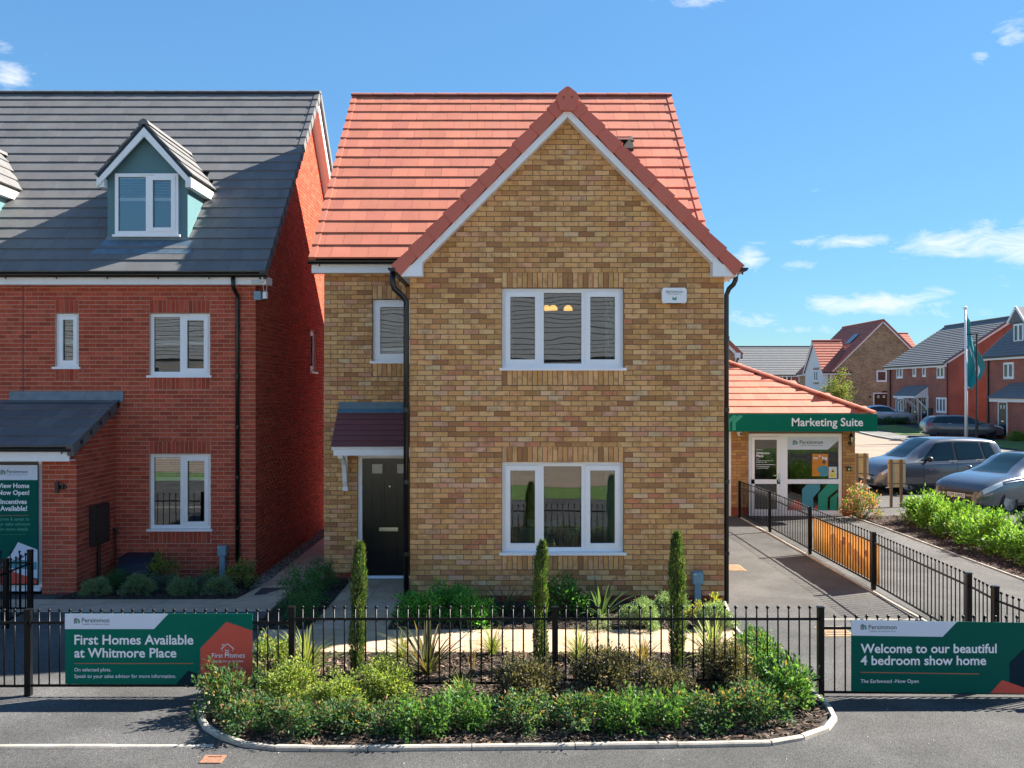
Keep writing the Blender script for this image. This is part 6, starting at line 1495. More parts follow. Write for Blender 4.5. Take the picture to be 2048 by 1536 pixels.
# ================================================================== CARS
def pchip(xs, ys, x):
    xs, ys = np.asarray(xs, float), np.asarray(ys, float); h = np.diff(xs); dl = np.diff(ys) / h; m = np.zeros_like(ys)
    for i in range(1, len(xs) - 1):
        if dl[i - 1] * dl[i] > 0: w1, w2 = 2 * h[i] + h[i - 1], h[i] + 2 * h[i - 1]; m[i] = (w1 + w2) / (w1 / dl[i - 1] + w2 / dl[i])
    m[0], m[-1] = dl[0], dl[-1]
    i = int(np.clip(np.searchsorted(xs, x) - 1, 0, len(h) - 1)); t = (x - xs[i]) / h[i]
    return float((2 * t**3 - 3 * t**2 + 1) * ys[i] + (t**3 - 2 * t**2 + t) * h[i] * m[i] + (-2 * t**3 + 3 * t**2) * ys[i + 1] + (t**3 - t**2) * h[i] * m[i + 1])
class CarShape:
    def __init__(s, st): s.st = st; s.xs = [q[0] for q in st]
    def par(s, x): return [pchip(s.xs, [q[k] for q in s.st], x) for k in range(1, 6)]
    def half(s, x):
        hw, zb, zr, rw, zs = s.par(x)
        P_ = [(0, zs), (hw * .84, zs), (hw * .955, zs + .05), (hw * .985, zs + (zb - zs) * .30), (hw, zs + (zb - zs) * .55), (hw * .985, zs + (zb - zs) * .80), (hw * .955, zb - .03), (hw * .93, zb)]
        e = max(.02, min(.09, (zr - zb) * .3))
        t5 = (hw * .93, zb); r = (rw, zr - e)
        P_ += [(t5[0] + (r[0] - t5[0]) * t, t5[1] + (r[1] - t5[1]) * t) for t in (.33, .66)] + [r, (rw * .93, zr - e * .55), (rw * .78, zr - e * .22), (rw * .45, zr - e * .05), (0, zr)]
        return P_
    def side(s, x, t):
        hw, zb, zr, rw, zs = s.par(x); e = max(.02, min(.09, (zr - zb) * .3)); return Vector((x, hw * .93 + (rw - hw * .93) * t, zb + (zr - e - zb) * t))
    def lower(s, x, t):
        """point on the flank, t from 0 (sill) to 1 (belt)"""
        P_ = s.half(x)[2:8]; k_ = t * 5; i = min(4, int(k_)); f = k_ - i; return Vector((x, P_[i][0] + (P_[i + 1][0] - P_[i][0]) * f, P_[i][1] + (P_[i + 1][1] - P_[i][1]) * f))
    def top(s, x, v):
        hw, zb, zr, rw, zs = s.par(x); e = max(.02, min(.09, (zr - zb) * .3)); return Vector((x, v * rw, zr - e * abs(v) ** 3.2))
def patch(t, name, m, fn, nu, nv, off=.006, flip=False, parent=None):
    """a panel laid on the body surface: fn(a, b) over the unit square"""
    vs_ = []
    for i in range(nu + 1):
        for j in range(nv + 1):
            a, b_ = i / nu, j / nv; e = 1e-3
            p = fn(a, b_); du = fn(min(1, a + e), b_) - fn(max(0, a - e), b_); dv = fn(a, min(1, b_ + e)) - fn(a, max(0, b_ - e)); n = du.cross(dv)
            n = n.normalized() if n.length > 1e-12 else Vector((0, 0, 1)); vs_.append(tuple(p + n * (off if not flip else -off)))
    fs_ = [(i * (nv + 1) + j, (i + 1) * (nv + 1) + j, (i + 1) * (nv + 1) + j + 1, i * (nv + 1) + j + 1) for i in range(nu) for j in range(nv)]
    b = MB(); b.add(vs_, fs_); return b.build(name, m, parent or t, smooth_=True)
def make_car(name, label, cat, loc, rz, st, wheels, wr, paint, cab, rear_glass, plate=None, rim='rim', rear_lamp=True, quarter=None):
    t = thing(name, label, cat, loc, rz); S = CarShape(st)
    x0, x1 = S.xs[0], S.xs[-1]; NX = 64; xs = [x0 + (x1 - x0) * (.5 - .5 * math.cos(math.pi * i / NX)) for i in range(NX + 1)]
    vs_, n = [], None
    for x in xs:
        hf = S.half(x); ring = [(x, y, z) for y, z in hf] + [(x, -y, z) for y, z in hf[-2:0:-1]]; n = len(ring); vs_ += ring
    fs_ = [(i * n + j, i * n + (j + 1) % n, (i + 1) * n + (j + 1) % n, (i + 1) * n + j) for i in range(NX) for j in range(n)] + [tuple(range(n - 1, -1, -1)), tuple(range(NX * n, (NX + 1) * n))]
    b = MB(); b.add(vs_, fs_); body = b.build('body', paint, t, smooth_=True)
    cut = MB()
    for wx in wheels:
        for sy in (-1, 1): cut.lathe([(wr + .05, -.30), (wr + .05, .30)], c=(wx, sy * .86, wr + .0), axis='y', n=28)
    co = cut.build('cutter', None)
    for o in (body, co):
        bm = bmesh.new(); bm.from_mesh(o.data); bmesh.ops.recalc_face_normals(bm, faces=bm.faces); bm.to_mesh(o.data); bm.free()
    md = body.modifiers.new('arch', 'BOOLEAN'); md.object = co; md.operation = 'DIFFERENCE'; md.solver = 'EXACT'
    dg = bpy.context.evaluated_depsgraph_get(); dg.update()
    me = bpy.data.meshes.new_from_object(body.evaluated_get(dg)); body.modifiers.clear(); body.data = me; bpy.data.objects.remove(co)
    me.polygons.foreach_set('use_smooth', [True] * len(me.polygons))
    me.materials.clear(); me.materials.append(MATS[paint])
    try: me.set_sharp_from_angle(angle=rad(35))
    except Exception: pass
    if len(me.polygons) < 100: print('car boolean failed', name)
    for wx in wheels:
        for sy in (-1, 1):
            b = MB(); W = wr; yy = sy * .78
            b.lathe([(W * .66, -.10), (W * .93, -.105), (W, -.07), (W, .07), (W * .93, .105), (W * .66, .10)], c=(wx, yy, W), axis='y', n=28); wh = b.build('wheel', 'tyre', t, smooth_=False)
            b = MB(); b.lathe([(W * .03, .075), (W * .64, .06), (W * .68, .09), (W * .68, -.09), (W * .03, -.06)] if sy > 0 else [(W * .03, -.075), (W * .64, -.06), (W * .68, -.09), (W * .68, .09), (W * .03, .06)], c=(wx, yy, W), axis='y', n=28); b.build('rim', 'rim_dark', wh)
            b = MB()
            for k_ in range(5):
                a = 2 * math.pi * k_ / 5 + .3; ca, sa = math.cos(a), math.sin(a); pa, pb = .12 * W, .13 * W
                q = [(wx + ca * W * .08 - sa * pa * .8, W + sa * W * .08 + ca * pa * .8), (wx + ca * W * .64 - sa * pb, W + sa * W * .64 + ca * pb), (wx + ca * W * .64 + sa * pb, W + sa * W * .64 - ca * pb), (wx + ca * W * .08 + sa * pa * .8, W + sa * W * .08 - ca * pa * .8)]
                ya, yb_ = yy + sy * .085, yy + sy * .10
                b.add([(p[0], ya, p[1]) for p in q] + [(p[0], yb_, p[1]) for p in q], [(0, 1, 2, 3), (7, 6, 5, 4), (0, 4, 5, 1), (1, 5, 6, 2), (2, 6, 7, 3), (3, 7, 4, 0)])
            rr = MB(); b.lathe([(W * .62, .085), (W * .70, .085), (W * .70, .10), (W * .62, .10)], c=(wx, yy + (0 if sy > 0 else -.185), W), axis='y', n=28)
            b.build('spokes', rim, wh)
            b = MB(); b.lathe([(wr + .048, -.012), (wr + .048, .012), (.02, .012), (.02, -.012)], c=(wx, sy * .60, wr), axis='y', n=24); b.build('wheel_well', 'car_trim', t)
    # glazing
    cowl, hdr, rr0 = cab['cowl'], cab['header'], cab['rear']
    patch(t, 'windscreen', 'car_glass', lambda a, v: S.top(cowl + (hdr - cowl) * a, (v * 2 - 1) * .93), 12, 10, flip=True)
    rg0, rg1 = rear_glass
    patch(t, 'rear_window', 'car_glass', lambda a, v: S.top(rg0 + (rg1 - rg0) * a, (v * 2 - 1) * .86), 8, 8, flip=True)
    patch(t, 'screen_surround', 'car_trim', lambda a, v: S.top(cowl + .05 + (hdr - cowl - .08) * a, (v * 2 - 1) * .985), 12, 10, off=.003, flip=True)
    for sy in (-1, 1):
        f0, f1 = cab['side'][0], cab['side'][-1]
        def fs_n(a, b_, sy=sy):
            lo, hi = f0[0] + .10 + (f0[2] + .06 - f0[0] - .10) * b_, f1[1] - .06 + (f1[3] - f1[1]) * b_
            p = S.side(lo + (hi - lo) * a, .0 + .96 * b_); p.y *= sy; return p
        patch(t, 'window_surround', 'car_trim', fs_n, 20, 6, off=.003, flip=(sy < 0))
        for (xa0, xa1, xb0, xb1) in cab['side']:      # bottom from..to, top from..to
            def fn(a, b_, xa0=xa0, xa1=xa1, xb0=xb0, xb1=xb1, sy=sy):
                lo, hi = xa0 + (xb0 - xa0) * b_, xa1 + (xb1 - xa1) * b_
                p = S.side(lo + (hi - lo) * a, .06 + .86 * b_); p.y *= sy; return p
            patch(t, 'side_window', 'car_glass', fn, 10, 6, flip=(sy < 0))
        for dxs in cab['doors']:                         # shut lines
            b = MB()
            for i in range(8): 
                p, q = S.lower(dxs + .02 * i / 8, .12 + .85 * i / 8), S.lower(dxs + .02 * (i + 1) / 8, .12 + .85 * (i + 1) / 8); b.bar((p.x, sy * (p.y + .001), p.z), (q.x, sy * (q.y + .001), q.z), .008, .006)
            b.build('shut_line', 'car_trim', t)
        b = MB()                                        # pressed crease along the flank
        for i in range(14):
            xa, xb = x0 + .35 + (x1 - x0 - .9) * i / 14, x0 + .35 + (x1 - x0 - .9) * (i + 1) / 14; pass
        b.tube([(lambda p: (p.x, sy * (p.y - .006), p.z))(S.lower(x0 + .35 + (x1 - x0 - .9) * i / 20, .72)) for i in range(21)], .013, 8)
        b.build('body_crease', paint, t, smooth_=True)
        b = MB()                                        # bonnet edge
        for i in range(10):
            xa, xb = cowl + .02 + (x1 - .14 - cowl) * i / 10, cowl + .02 + (x1 - .14 - cowl) * (i + 1) / 10; p, q = S.top(xa, sy * .93), S.top(xb, sy * .93); b.bar(tuple(p + Vector((0, 0, .001))), tuple(q + Vector((0, 0, .001))), .010, .006)
        b.build('bonnet_edge', 'car_trim', t)
        for hx in cab['handles']:
            p = S.lower(hx, .86); b = MB(); b.bar((p.x - .10, sy * (p.y + .02), p.z), (p.x + .10, sy * (p.y + .025), p.z + .015), .022, .03); b.build('door_handle', 'rim', t)
        mx = cab['mirror']; p = S.side(mx, .05); b = MB(); b.lathe([(.02, -.11), (.07, -.07), (.085, .0), (.075, .07), (.03, .11)], c=(p.x, sy * (p.y + .15), p.z + .07), axis='y', n=10); b.bar((p.x, sy * (p.y - .02), p.z + .02), (p.x, sy * (p.y + .1), p.z + .05), .05, .05); b.build('mirror', cab.get('mirror_m', paint), t, smooth_=True)
        hl0, hl1, ht0, ht1 = cab['headlamp']
        def hf(a, b_, sy=sy): p = S.lower(hl0 + (hl1 - hl0) * a, (ht0 + (ht1 - ht0) * b_) - .10 * (1 - a) * (1 - b_)); p.y *= sy; return p
        patch(t, 'headlamp', 'lamp_clear', hf, 8, 5, flip=(sy < 0))
        if rear_lamp:
            r0, r1, q0, q1_ = cab['taillamp']
            def rf(a, b_, sy=sy): p = S.lower(r0 + (r1 - r0) * a, q0 + (q1_ - q0) * b_); p.y *= sy; return p
            patch(t, 'tail_lamp', 'lamp_red', rf, 6, 5, flip=(sy > 0))
        b = MB(); 
        for i in range(10):
            xa, xb = x0 + .8 + (x1 - x0 - 1.6) * i / 10, x0 + .8 + (x1 - x0 - 1.6) * (i + 1) / 10; p, q = S.lower(xa, .04), S.lower(xb, .04); b.bar((p.x, sy * p.y, p.z), (q.x, sy * q.y, q.z), .02, .05)
        b.build('sill', 'car_trim', t)
    # front: grille, bumper intake, plate
    def front(x, ya, yb_, z0, z1, m, nm, th=.02):
        b = MB(); b.box(x - th, x, ya, yb_, z0, z1); return b.build(nm, m, t)
    g = cab['grille']
    front(x1 + .004, -g[0], g[0], g[1], g[2], 'car_trim', 'grille', .10); front(x1 + .004, -g[0] * .95, g[0] * .95, g[3] - .01, g[4] + .05, 'car_trim', 'air_intake', .12)
    pf = MB(); pf.box(x1 + .002, x1 + .014, -.26, .26, g[5], g[5] + .11); po_ = pf.build('number_plate', 'plate_white', t)
    if plate: lettering(po_, plate, 0, g[5] + .022, .46, 'car_trim', wall_frame('+x', x1 + .0145), -.001, anchor='c', bold=.02)
    b = MB(); b.box(x0 - .012, x0, -.26, .26, .62, .73); b.build('number_plate', 'plate_yellow', t)
    return t
MPV = [(-2.17, .66, .72, .80, .52, .34), (-2.12, .80, .90, 1.12, .62, .27), (-2.0, .88, .99, 1.42, .66, .22), (-1.85, .905, 1.02, 1.56, .67, .20), (-1.3, .92, 1.01, 1.635, .67, .19), (-.4, .925, .985, 1.66, .67, .19), (.15, .925, .97, 1.63, .66, .19), (.75, .92, .955, 1.34, .66, .19), (1.22, .91, .94, 1.06, .70, .19), (1.6, .895, .89, .99, .72, .20), (1.92, .84, .78, .88, .66, .21), (2.10, .72, .64, .72, .56, .22), (2.18, .58, .46, .54, .44, .24)]
make_car('people_carrier', 'slate grey people carrier parked behind the hedge', 'car', (12.95, 28.3, 0), rad(192), MPV, (1.32, -1.30), .325, 'car_grey',
    dict(cowl=1.16, header=.22, rear=-1.9, side=[(1.02, -.28, .24, -.28), (-.38, -1.28, -.38, -1.20), (-1.36, -1.76, -1.28, -1.60)], doors=(.82, -.33, -1.25), handles=(-.15, -1.08), mirror=.70, headlamp=(2.10, 1.58, .70, .98), taillamp=(-2.13, -1.92, .62, .99), grille=(.42, .50, .56, .28, .40, .40), mirror_m='car_trim'), (-1.92, -2.11))
HAT = [(-2.13, .66, .72, .80, .52, .34), (-2.08, .80, .86, 1.0, .60, .27), (-1.9, .87, .95, 1.22, .62, .21), (-1.45, .90, .965, 1.41, .62, .19), (-.6, .91, .95, 1.475, .63, .18), (-.1, .91, .94, 1.45, .63, .18), (.55, .905, .925, 1.17, .64, .18), (1.02, .90, .91, .99, .68, .18), (1.45, .89, .86, .93, .70, .19), (1.82, .85, .76, .84, .66, .20), (2.05, .74, .64, .70, .58, .21), (2.14, .60, .47, .53, .46, .23)]
make_car('hatchback_car', 'blue-grey hatchback nosing in at the right edge beside the hedge', 'car', (13.25, 24.0, 0), rad(204), HAT, (1.33, -1.30), .315, 'car_slate',
    dict(cowl=.98, header=-.05, rear=-1.9, side=[(.80, -.40, .02, -.42), (-.50, -1.40, -.52, -1.2)], doors=(.72, -.45, -1.35), handles=(-.25, -1.15), mirror=.52, headlamp=(2.06, 1.55, .66, .98), taillamp=(-2.08, -1.85, .6, .95), grille=(.46, .50, .56, .27, .40, .40)), (-1.85, -2.06), plate='LJ10 UWO')
EST = [(-2.38, .66, .72, .80, .52, .36), (-2.33, .80, .90, 1.02, .60, .28), (-2.2, .86, .95, 1.20, .62, .23), (-1.95, .89, .97, 1.38, .63, .20), (-1.4, .905, .96, 1.455, .63, .19), (-.5, .91, .94, 1.48, .63, .18), (.2, .91, .925, 1.44, .63, .18), (.85, .905, .91, 1.15, .64, .18), (1.3, .90, .90, .98, .68, .18), (1.75, .88, .85, .92, .70, .19), (2.12, .83, .75, .82, .65, .20), (2.3, .72, .62, .68, .56, .21), (2.38, .58, .46, .52, .45, .23)]
make_car('estate_car', 'grey estate car with red tail lamps on the drive opposite', 'car', (28.6, 57.9, hgt(28, 58)), rad(-8), EST, (1.48, -1.42), .33, 'car_grey',
    dict(cowl=1.26, header=.22, rear=-2.2, side=[(1.08, -.15, .26, -.15), (-.25, -1.15, -.25, -1.10), (-1.24, -2.0, -1.2, -1.72)], doors=(.95, -.2, -1.2), handles=(-.02, -1.0), mirror=.8, headlamp=(2.26, 1.66, .72, .96), taillamp=(-2.34, -2.0, .62, .92), grille=(.42, .50, .56, .28, .40, .40)), (-2.04, -2.32), rim='rim_dark')
CPE = [(-2.38, .62, .70, .78, .52, .36), (-2.3, .80, .86, .95, .60, .28), (-2.0, .88, .94, 1.02, .64, .22), (-1.5, .905, .95, 1.16, .62, .20), (-.8, .91, .93, 1.36, .60, .18), (-.2, .91, .92, 1.42, .61, .18), (.4, .91, .91, 1.36, .61, .18), (.95, .905, .90, 1.10, .64, .18), (1.35, .90, .89, .96, .68, .18), (1.8, .88, .84, .90, .70, .19), (2.12, .82, .74, .80, .65, .20), (2.32, .70, .60, .66, .56, .21), (2.4, .56, .46, .52, .45, .23)]
make_car('coupe_car', 'silver coupe parked half hidden behind the green fascia', 'car', (28.3, 70.0, hgt(28, 70)), rad(-4), CPE, (1.45, -1.38), .335, 'car_silver',
    dict(cowl=1.30, header=.42, rear=-1.8, side=[(1.12, -.25, .42, -.25), (-.35, -1.35, -.35, -.85)], doors=(1.0, -.3, -1.3), handles=(-.12, -1.1), mirror=.85, headlamp=(2.28, 1.70, .72, .96), taillamp=(-2.32, -2.0, .6, .92), grille=(.42, .48, .54, .27, .38, .38)), (-.95, -1.75), rim='rim_dark')

# ================================================================== PLANTS
def leaves_mesh(name, pos, dirs, ln, wd, tint, m, curl=.15):
    n = len(pos); d = dirs / np.linalg.norm(dirs, axis=1, keepdims=True)
    r = NR.normal(size=(n, 3)); sdv = np.cross(d, r); sdv /= np.linalg.norm(sdv, axis=1, keepdims=True) + 1e-9
    nn_ = np.cross(sdv, d)
    # lay leaves mostly face-up
    flip = np.sign(nn_[:, 2:3] + 1e-6); nn_ = nn_ * flip
    ln = ln.reshape(-1, 1); wd = wd.reshape(-1, 1)
    a = pos; mid = pos + d * ln * .5 + nn_ * ln * curl * .4; tip = pos + d * ln - nn_ * ln * curl * .3
    l_, r_ = mid + sdv * wd * .5 + nn_ * wd * .14, mid - sdv * wd * .5 + nn_ * wd * .14
    V = np.stack([a, r_, tip, l_, mid], 1).reshape(-1, 3)
    base = (np.arange(n) * 5).reshape(-1, 1)
    Fc = np.concatenate([base + [0, 1, 4], base + [1, 2, 4], base + [4, 2, 3], base + [0, 4, 3]], 1).reshape(-1)
    me = bpy.data.meshes.new(name); me.vertices.add(len(V)); me.vertices.foreach_set('co', V.astype(np.float32).ravel())
    nt_ = n * 4; me.loops.add(nt_ * 3); me.loops.foreach_set('vertex_index', Fc.astype(np.int32)); me.polygons.add(nt_)
    me.polygons.foreach_set('loop_start', np.arange(0, nt_ * 3, 3, dtype=np.int32)); me.polygons.foreach_set('loop_total', np.full(nt_, 3, np.int32))
    me.update(calc_edges=True)
    at = me.attributes.new('tint', 'FLOAT_COLOR', 'POINT'); at.data.foreach_set('color', np.repeat(np.concatenate([tint, np.ones((n, 1))], 1), 5, axis=0).astype(np.float32).ravel())
    me.materials.append(MATS[m]); return me
def pick(cols, n):
    w = np.array([c[1] for c in cols], float); w /= w.sum(); i = NR.choice(len(cols), n, p=w); c = np.array([c[0] for c in cols])[i]
    return c * 1.35 * NR.uniform(.72, 1.3, (n, 1)) * NR.uniform(.92, 1.08, (n, 3))
def shrub(rx, h, clumps, per, ll, lw, cols, m='leaf_glossy', tips=None, tipf=0.0, up=.35, spread=.26, low=.12, flat=1.0, curl=.15, core=.5):
    pos, dirs, lens, wds, tin = [], [], [], [], []; st = MB()
    for i in range(clumps):
        th = NR.uniform(0, 2 * math.pi); cz = NR.uniform(0, 1); rr = NR.uniform(core, 1.0); sr = math.sqrt(max(0, 1 - (cz * .92) ** 2)); bulge = 1 + .26 * math.sin(th * 3 + rx * 40) + NR.uniform(-.2, .2)
        c = np.array([math.cos(th) * sr * rr * rx * bulge, math.sin(th) * sr * rr * rx * bulge, h * (low + (1 - low - .08) * (cz * rr) ** flat)])
        k_ = int(per * NR.uniform(.6, 1.4)); p = c + NR.normal(size=(k_, 3)) * np.array([1, 1, .8]) * spread * rx * .62; p[:, 2] = np.maximum(p[:, 2], .012)
        o = p - np.array([0, 0, h * .35]); o /= np.linalg.norm(o, axis=1, keepdims=True) + 1e-6
        d = o * .8 + np.array([0, 0, up]) + NR.normal(size=(k_, 3)) * .55
        pos.append(p); dirs.append(d); lens.append(ll * NR.uniform(.65, 1.25, k_)); wds.append(lw * NR.uniform(.7, 1.2, k_)); tc = pick(cols, k_)
        if tips:
            top = (p[:, 2] > c[2] - .01) & (NR.uniform(size=k_) < tipf) & (cz * rr > .25); tt = pick(tips, k_); tc[top] = tt[top]
        tin.append(tc)
        if i % 2 == 0:
            mid = c * .5 + np.array([0, 0, -.05 * h]); st.tube([(c[0] * .06, c[1] * .06, -.01), tuple(mid), tuple(c)], [.007 * rx / .27, .005 * rx / .27, .002], 5)
    return leaves_mesh('foliage', np.concatenate(pos), np.concatenate(dirs), np.concatenate(lens), np.concatenate(wds), np.concatenate(tin), m, curl), st.mesh('stems', 'twig')
def column_tree(rx, h, n):
    z = NR.uniform(0, 1, n) ** .95; prof = np.where(z < .15, .8 + z * 1.3, np.where(z < .78, 1.0, np.maximum(.10, 1 - ((z - .78) / .22) ** 2.0 * .8))); th = NR.uniform(0, 2 * math.pi, n); lump = 1 + .18 * np.sin(th * 2 + z * 17) + .12 * np.sin(th * 5 - z * 41)
    r = rx * prof * lump * np.sqrt(NR.uniform(.25, 1, n)); lean = .03 * np.sin(z * 3)
    p = np.stack([r * np.cos(th) + lean, r * np.sin(th), .03 + z * h * .97], 1); d = np.stack([np.cos(th) * .38, np.sin(th) * .38, np.full(n, 1.0)], 1) + NR.normal(size=(n, 3)) * .25
    cols = [((.040, .075, .024), 4), ((.065, .10, .030), 3), ((.12, .135, .045), 2), ((.02, .042, .016), 2), ((.12, .09, .04), .3)]
    fol = leaves_mesh('foliage', p, d, np.full(n, .046) * NR.uniform(.6, 1.4, n), np.full(n, .008), pick(cols, n), 'leaf_soft', .05)
    st = MB(); st.tube([(0, 0, -.02), (0, 0, h * .9)], [.016, .004], 6); return fol, st.mesh('trunk', 'twig')
def strap_plant(n, ln, wd, cols, spread=.55, droop=.5, stiff=.5):
    """clump of arching strap leaves (flax, sedge)"""
    V, Fc, T = [], [], []
    for i in range(n):
        th = NR.uniform(0, 2 * math.pi); l = ln * NR.uniform(.5, 1.1); w = wd * NR.uniform(.7, 1.2); tilt = NR.uniform(.05, spread); c, s_ = math.cos(th), math.sin(th); x, z = .02 * NR.uniform(0, 1), 0.0; a = math.pi / 2 - tilt; bend = droop * NR.uniform(.2, 1.3) * (1 if NR.uniform() > .2 else 2.0); K = 7; base = len(V); col = pick(cols, 1)[0]; mid = pick(cols, 1)[0]; tw = NR.uniform(-.4, .4)
        for k_ in range(K + 1):
            f = k_ / K; ww = w * (.55 + .9 * f * (1 - f) * 2) * (1 - f ** 5); px_, pz_ = x * c, z; py_ = x * s_
            sx, sy = -s_ * math.cos(tw), c * math.cos(tw)
            V += [(px_ - sx * ww / 2, py_ - sy * ww / 2, pz_ + ww * .12), (px_, py_, pz_ - ww * .05), (px_ + sx * ww / 2, py_ + sy * ww / 2, pz_ + ww * .12)]
            T += [col, mid, col]
            x += math.cos(a) * l / K; z += math.sin(a) * l / K; a -= bend / K * (.4 + 1.8 * f); z = max(z, .01)
        for k_ in range(K):
            q = base + 3 * k_; Fc += [(q, q + 1, q + 4, q + 3), (q + 1, q + 2, q + 5, q + 4)]
    me = bpy.data.meshes.new('blades'); me.from_pydata(V, [], Fc); at = me.attributes.new('tint', 'FLOAT_COLOR', 'POINT'); at.data.foreach_set('color', np.concatenate([np.array(T), np.ones((len(T), 1))], 1).astype(np.float32).ravel()); me.materials.append(MATS['grass_blade'])
    st = MB(); st.lathe([(.01, -.02), (.035, -.01), (.03, .03), (.01, .05)], n=7); return me, st.mesh('crown_base', 'twig')
GREEN = [((.045, .105, .025), 4), ((.070, .140, .035), 3), ((.028, .065, .020), 3), ((.10, .17, .05), 1)]
KIND = {}
def kind(nm, maker, nvar=1): KIND[nm] = [maker() for _ in range(nvar)]
kind('viburnum', lambda: shrub(.27, .40, 44, 40, .046, .022, [((.045, .095, .040), 4), ((.065, .125, .05), 3), ((.03, .065, .03), 3)], tips=[((.17, .10, .04), 2), ((.18, .16, .05), 3), ((.12, .055, .03), 1)], tipf=.25), 3)
kind('greenvib', lambda: shrub(.27, .42, 52, 34, .052, .024, [((.055, .125, .030), 4), ((.085, .16, .045), 3), ((.03, .075, .025), 3)], tips=[((.20, .12, .05), 1), ((.13, .20, .05), 2)], tipf=.15), 2)
kind('lime', lambda: shrub(.26, .50, 100, 48, .034, .017, [((.19, .225, .055), 4), ((.27, .30, .085), 3), ((.12, .16, .04), 4), ((.07, .11, .03), 2)], m='leaf_soft'), 2)
kind('bronze', lambda: shrub(.31, .44, 110, 56, .034, .017, [((.075, .066, .042), 4), ((.12, .095, .064), 3), ((.045, .050, .032), 4), ((.18, .15, .11), 1)], m='leaf_glossy', flat=.7), 2)
kind('choisya', lambda: shrub(.30, .46, 44, 34, .062, .022, [((.07, .23, .035), 4), ((.11, .29, .05), 3), ((.03, .11, .025), 3)], up=.5), 2)
kind('rhodo', lambda: shrub(.36, .62, 44, 32, .085, .028, [((.05, .15, .025), 4), ((.08, .19, .035), 2), ((.025, .08, .02), 4)], tips=[((.30, .09, .04), 1)], tipf=.04), 1)
kind('hebe', lambda: shrub(.18, .30, 110, 60, .020, .009, [((.16, .225, .12), 4), ((.21, .27, .15), 3), ((.085, .13, .07), 3)], m='leaf_soft', up=.6, spread=.2, core=.75), 2)
kind('lavender', lambda: shrub(.22, .30, 50, 40, .035, .006, [((.10, .14, .12), 4), ((.13, .17, .15), 3), ((.05, .085, .07), 3)], m='leaf_soft', up=.9), 1)
kind('varieg', lambda: shrub(.24, .55, 40, 32, .050, .018, [((.14, .19, .045), 4), ((.27, .27, .07), 3), ((.06, .10, .03), 3)], up=.6), 2)
kind('gold', lambda: shrub(.15, .34, 22, 28, .045, .022, [((.34, .31, .06), 4), ((.24, .24, .06), 3), ((.12, .16, .04), 2)], up=.5), 1)
kind('conifer', lambda: shrub(.28, .70, 80, 46, .034, .012, [((.045, .125, .042), 4), ((.07, .165, .05), 3), ((.022, .07, .025), 3)], m='leaf_soft', up=.5), 2)
kind('laurel', lambda: shrub(.50, .74, 74, 40, .085, .036, [((.085, .175, .028), 4), ((.13, .22, .04), 4), ((.05, .11, .022), 3), ((.19, .27, .06), 2)], up=.5), 3)
kind('photinia', lambda: shrub(.40, .95, 50, 34, .080, .030, [((.09, .16, .04), 3), ((.06, .11, .03), 2), ((.30, .11, .07), 3), ((.36, .20, .14), 2)], up=.6), 1)
kind('silver', lambda: shrub(.13, .12, 26, 30, .018, .010, [((.22, .25, .17), 3), ((.15, .19, .11), 2)], m='leaf_soft', flat=.6), 1)
kind('cypress', lambda: column_tree(.074, 1.42, 7500), 3)
kind('flax_bronze', lambda: strap_plant(48, .66, .030, [((.075, .066, .030), 3), ((.045, .055, .026), 4), ((.11, .09, .05), 2), ((.16, .07, .04), 1)], 1.15, .55), 1)
kind('flax_green', lambda: strap_plant(34, .62, .032, [((.05, .085, .045), 4), ((.09, .13, .06), 2), ((.03, .05, .03), 2)], 1.0, .8), 2)
kind('flax_yellow', lambda: strap_plant(70, .56, .022, [((.19, .21, .06), 3), ((.10, .14, .045), 4), ((.32, .31, .12), 2)], 1.2, .9), 2)
kind('sedge', lambda: strap_plant(220, .40, .007, [((.17, .19, .05), 4), ((.10, .14, .035), 3), ((.26, .23, .09), 2)], 1.1, 1.3), 2)
kind('sedge_bronze', lambda: strap_plant(80, .42, .011, [((.20, .12, .05), 3), ((.12, .09, .04), 3), ((.28, .20, .10), 2)], .9, .8), 1)
kind('dry_stems', lambda: strap_plant(20, .5, .004, [((.28, .20, .11), 3), ((.18, .13, .07), 2)], .28, .2), 1)
VAR = {}
CATS = {'cypress': 'conifer tree', 'flax_bronze': 'flax plant', 'flax_green': 'flax plant', 'flax_yellow': 'flax plant', 'sedge': 'ornamental grass', 'sedge_bronze': 'ornamental grass', 'dry_stems': 'ornamental grass'}
NAMES = {'cypress': 'columnar_cypress', 'flax_bronze': 'flax_plant', 'flax_green': 'flax_plant', 'flax_yellow': 'flax_plant', 'sedge': 'sedge_clump', 'sedge_bronze': 'sedge_clump', 'dry_stems': 'grass_stems', 'laurel': 'hedge_shrub', 'lavender': 'lavender_bush', 'hebe': 'hebe_shrub', 'conifer': 'dwarf_conifer'}
def plant(kd, x, y, label, sc=1.0, sz=None, group=None, rz=None):
    k_ = VAR.get(kd, 0); VAR[kd] = k_ + 1; fol, st = KIND[kd][k_ % len(KIND[kd])]
    t = thing(NAMES.get(kd, 'shrub'), label, CATS.get(kd, 'shrub'), (x, y, hgt(x, y) + .015), RND.uniform(0, 6.28) if rz is None else rz, group)
    t.scale = (sc, sc, sz or sc); put(fol.name.split('.')[0], fol, t); put(st.name.split('.')[0], st, t); return t
def plantpx(kd, px, py, label, sc=1.0, sz=None, group=None): x, y = G(px, py); return plant(kd, x, y, label, sc, sz, group)
gr = 'front bed shrubs'
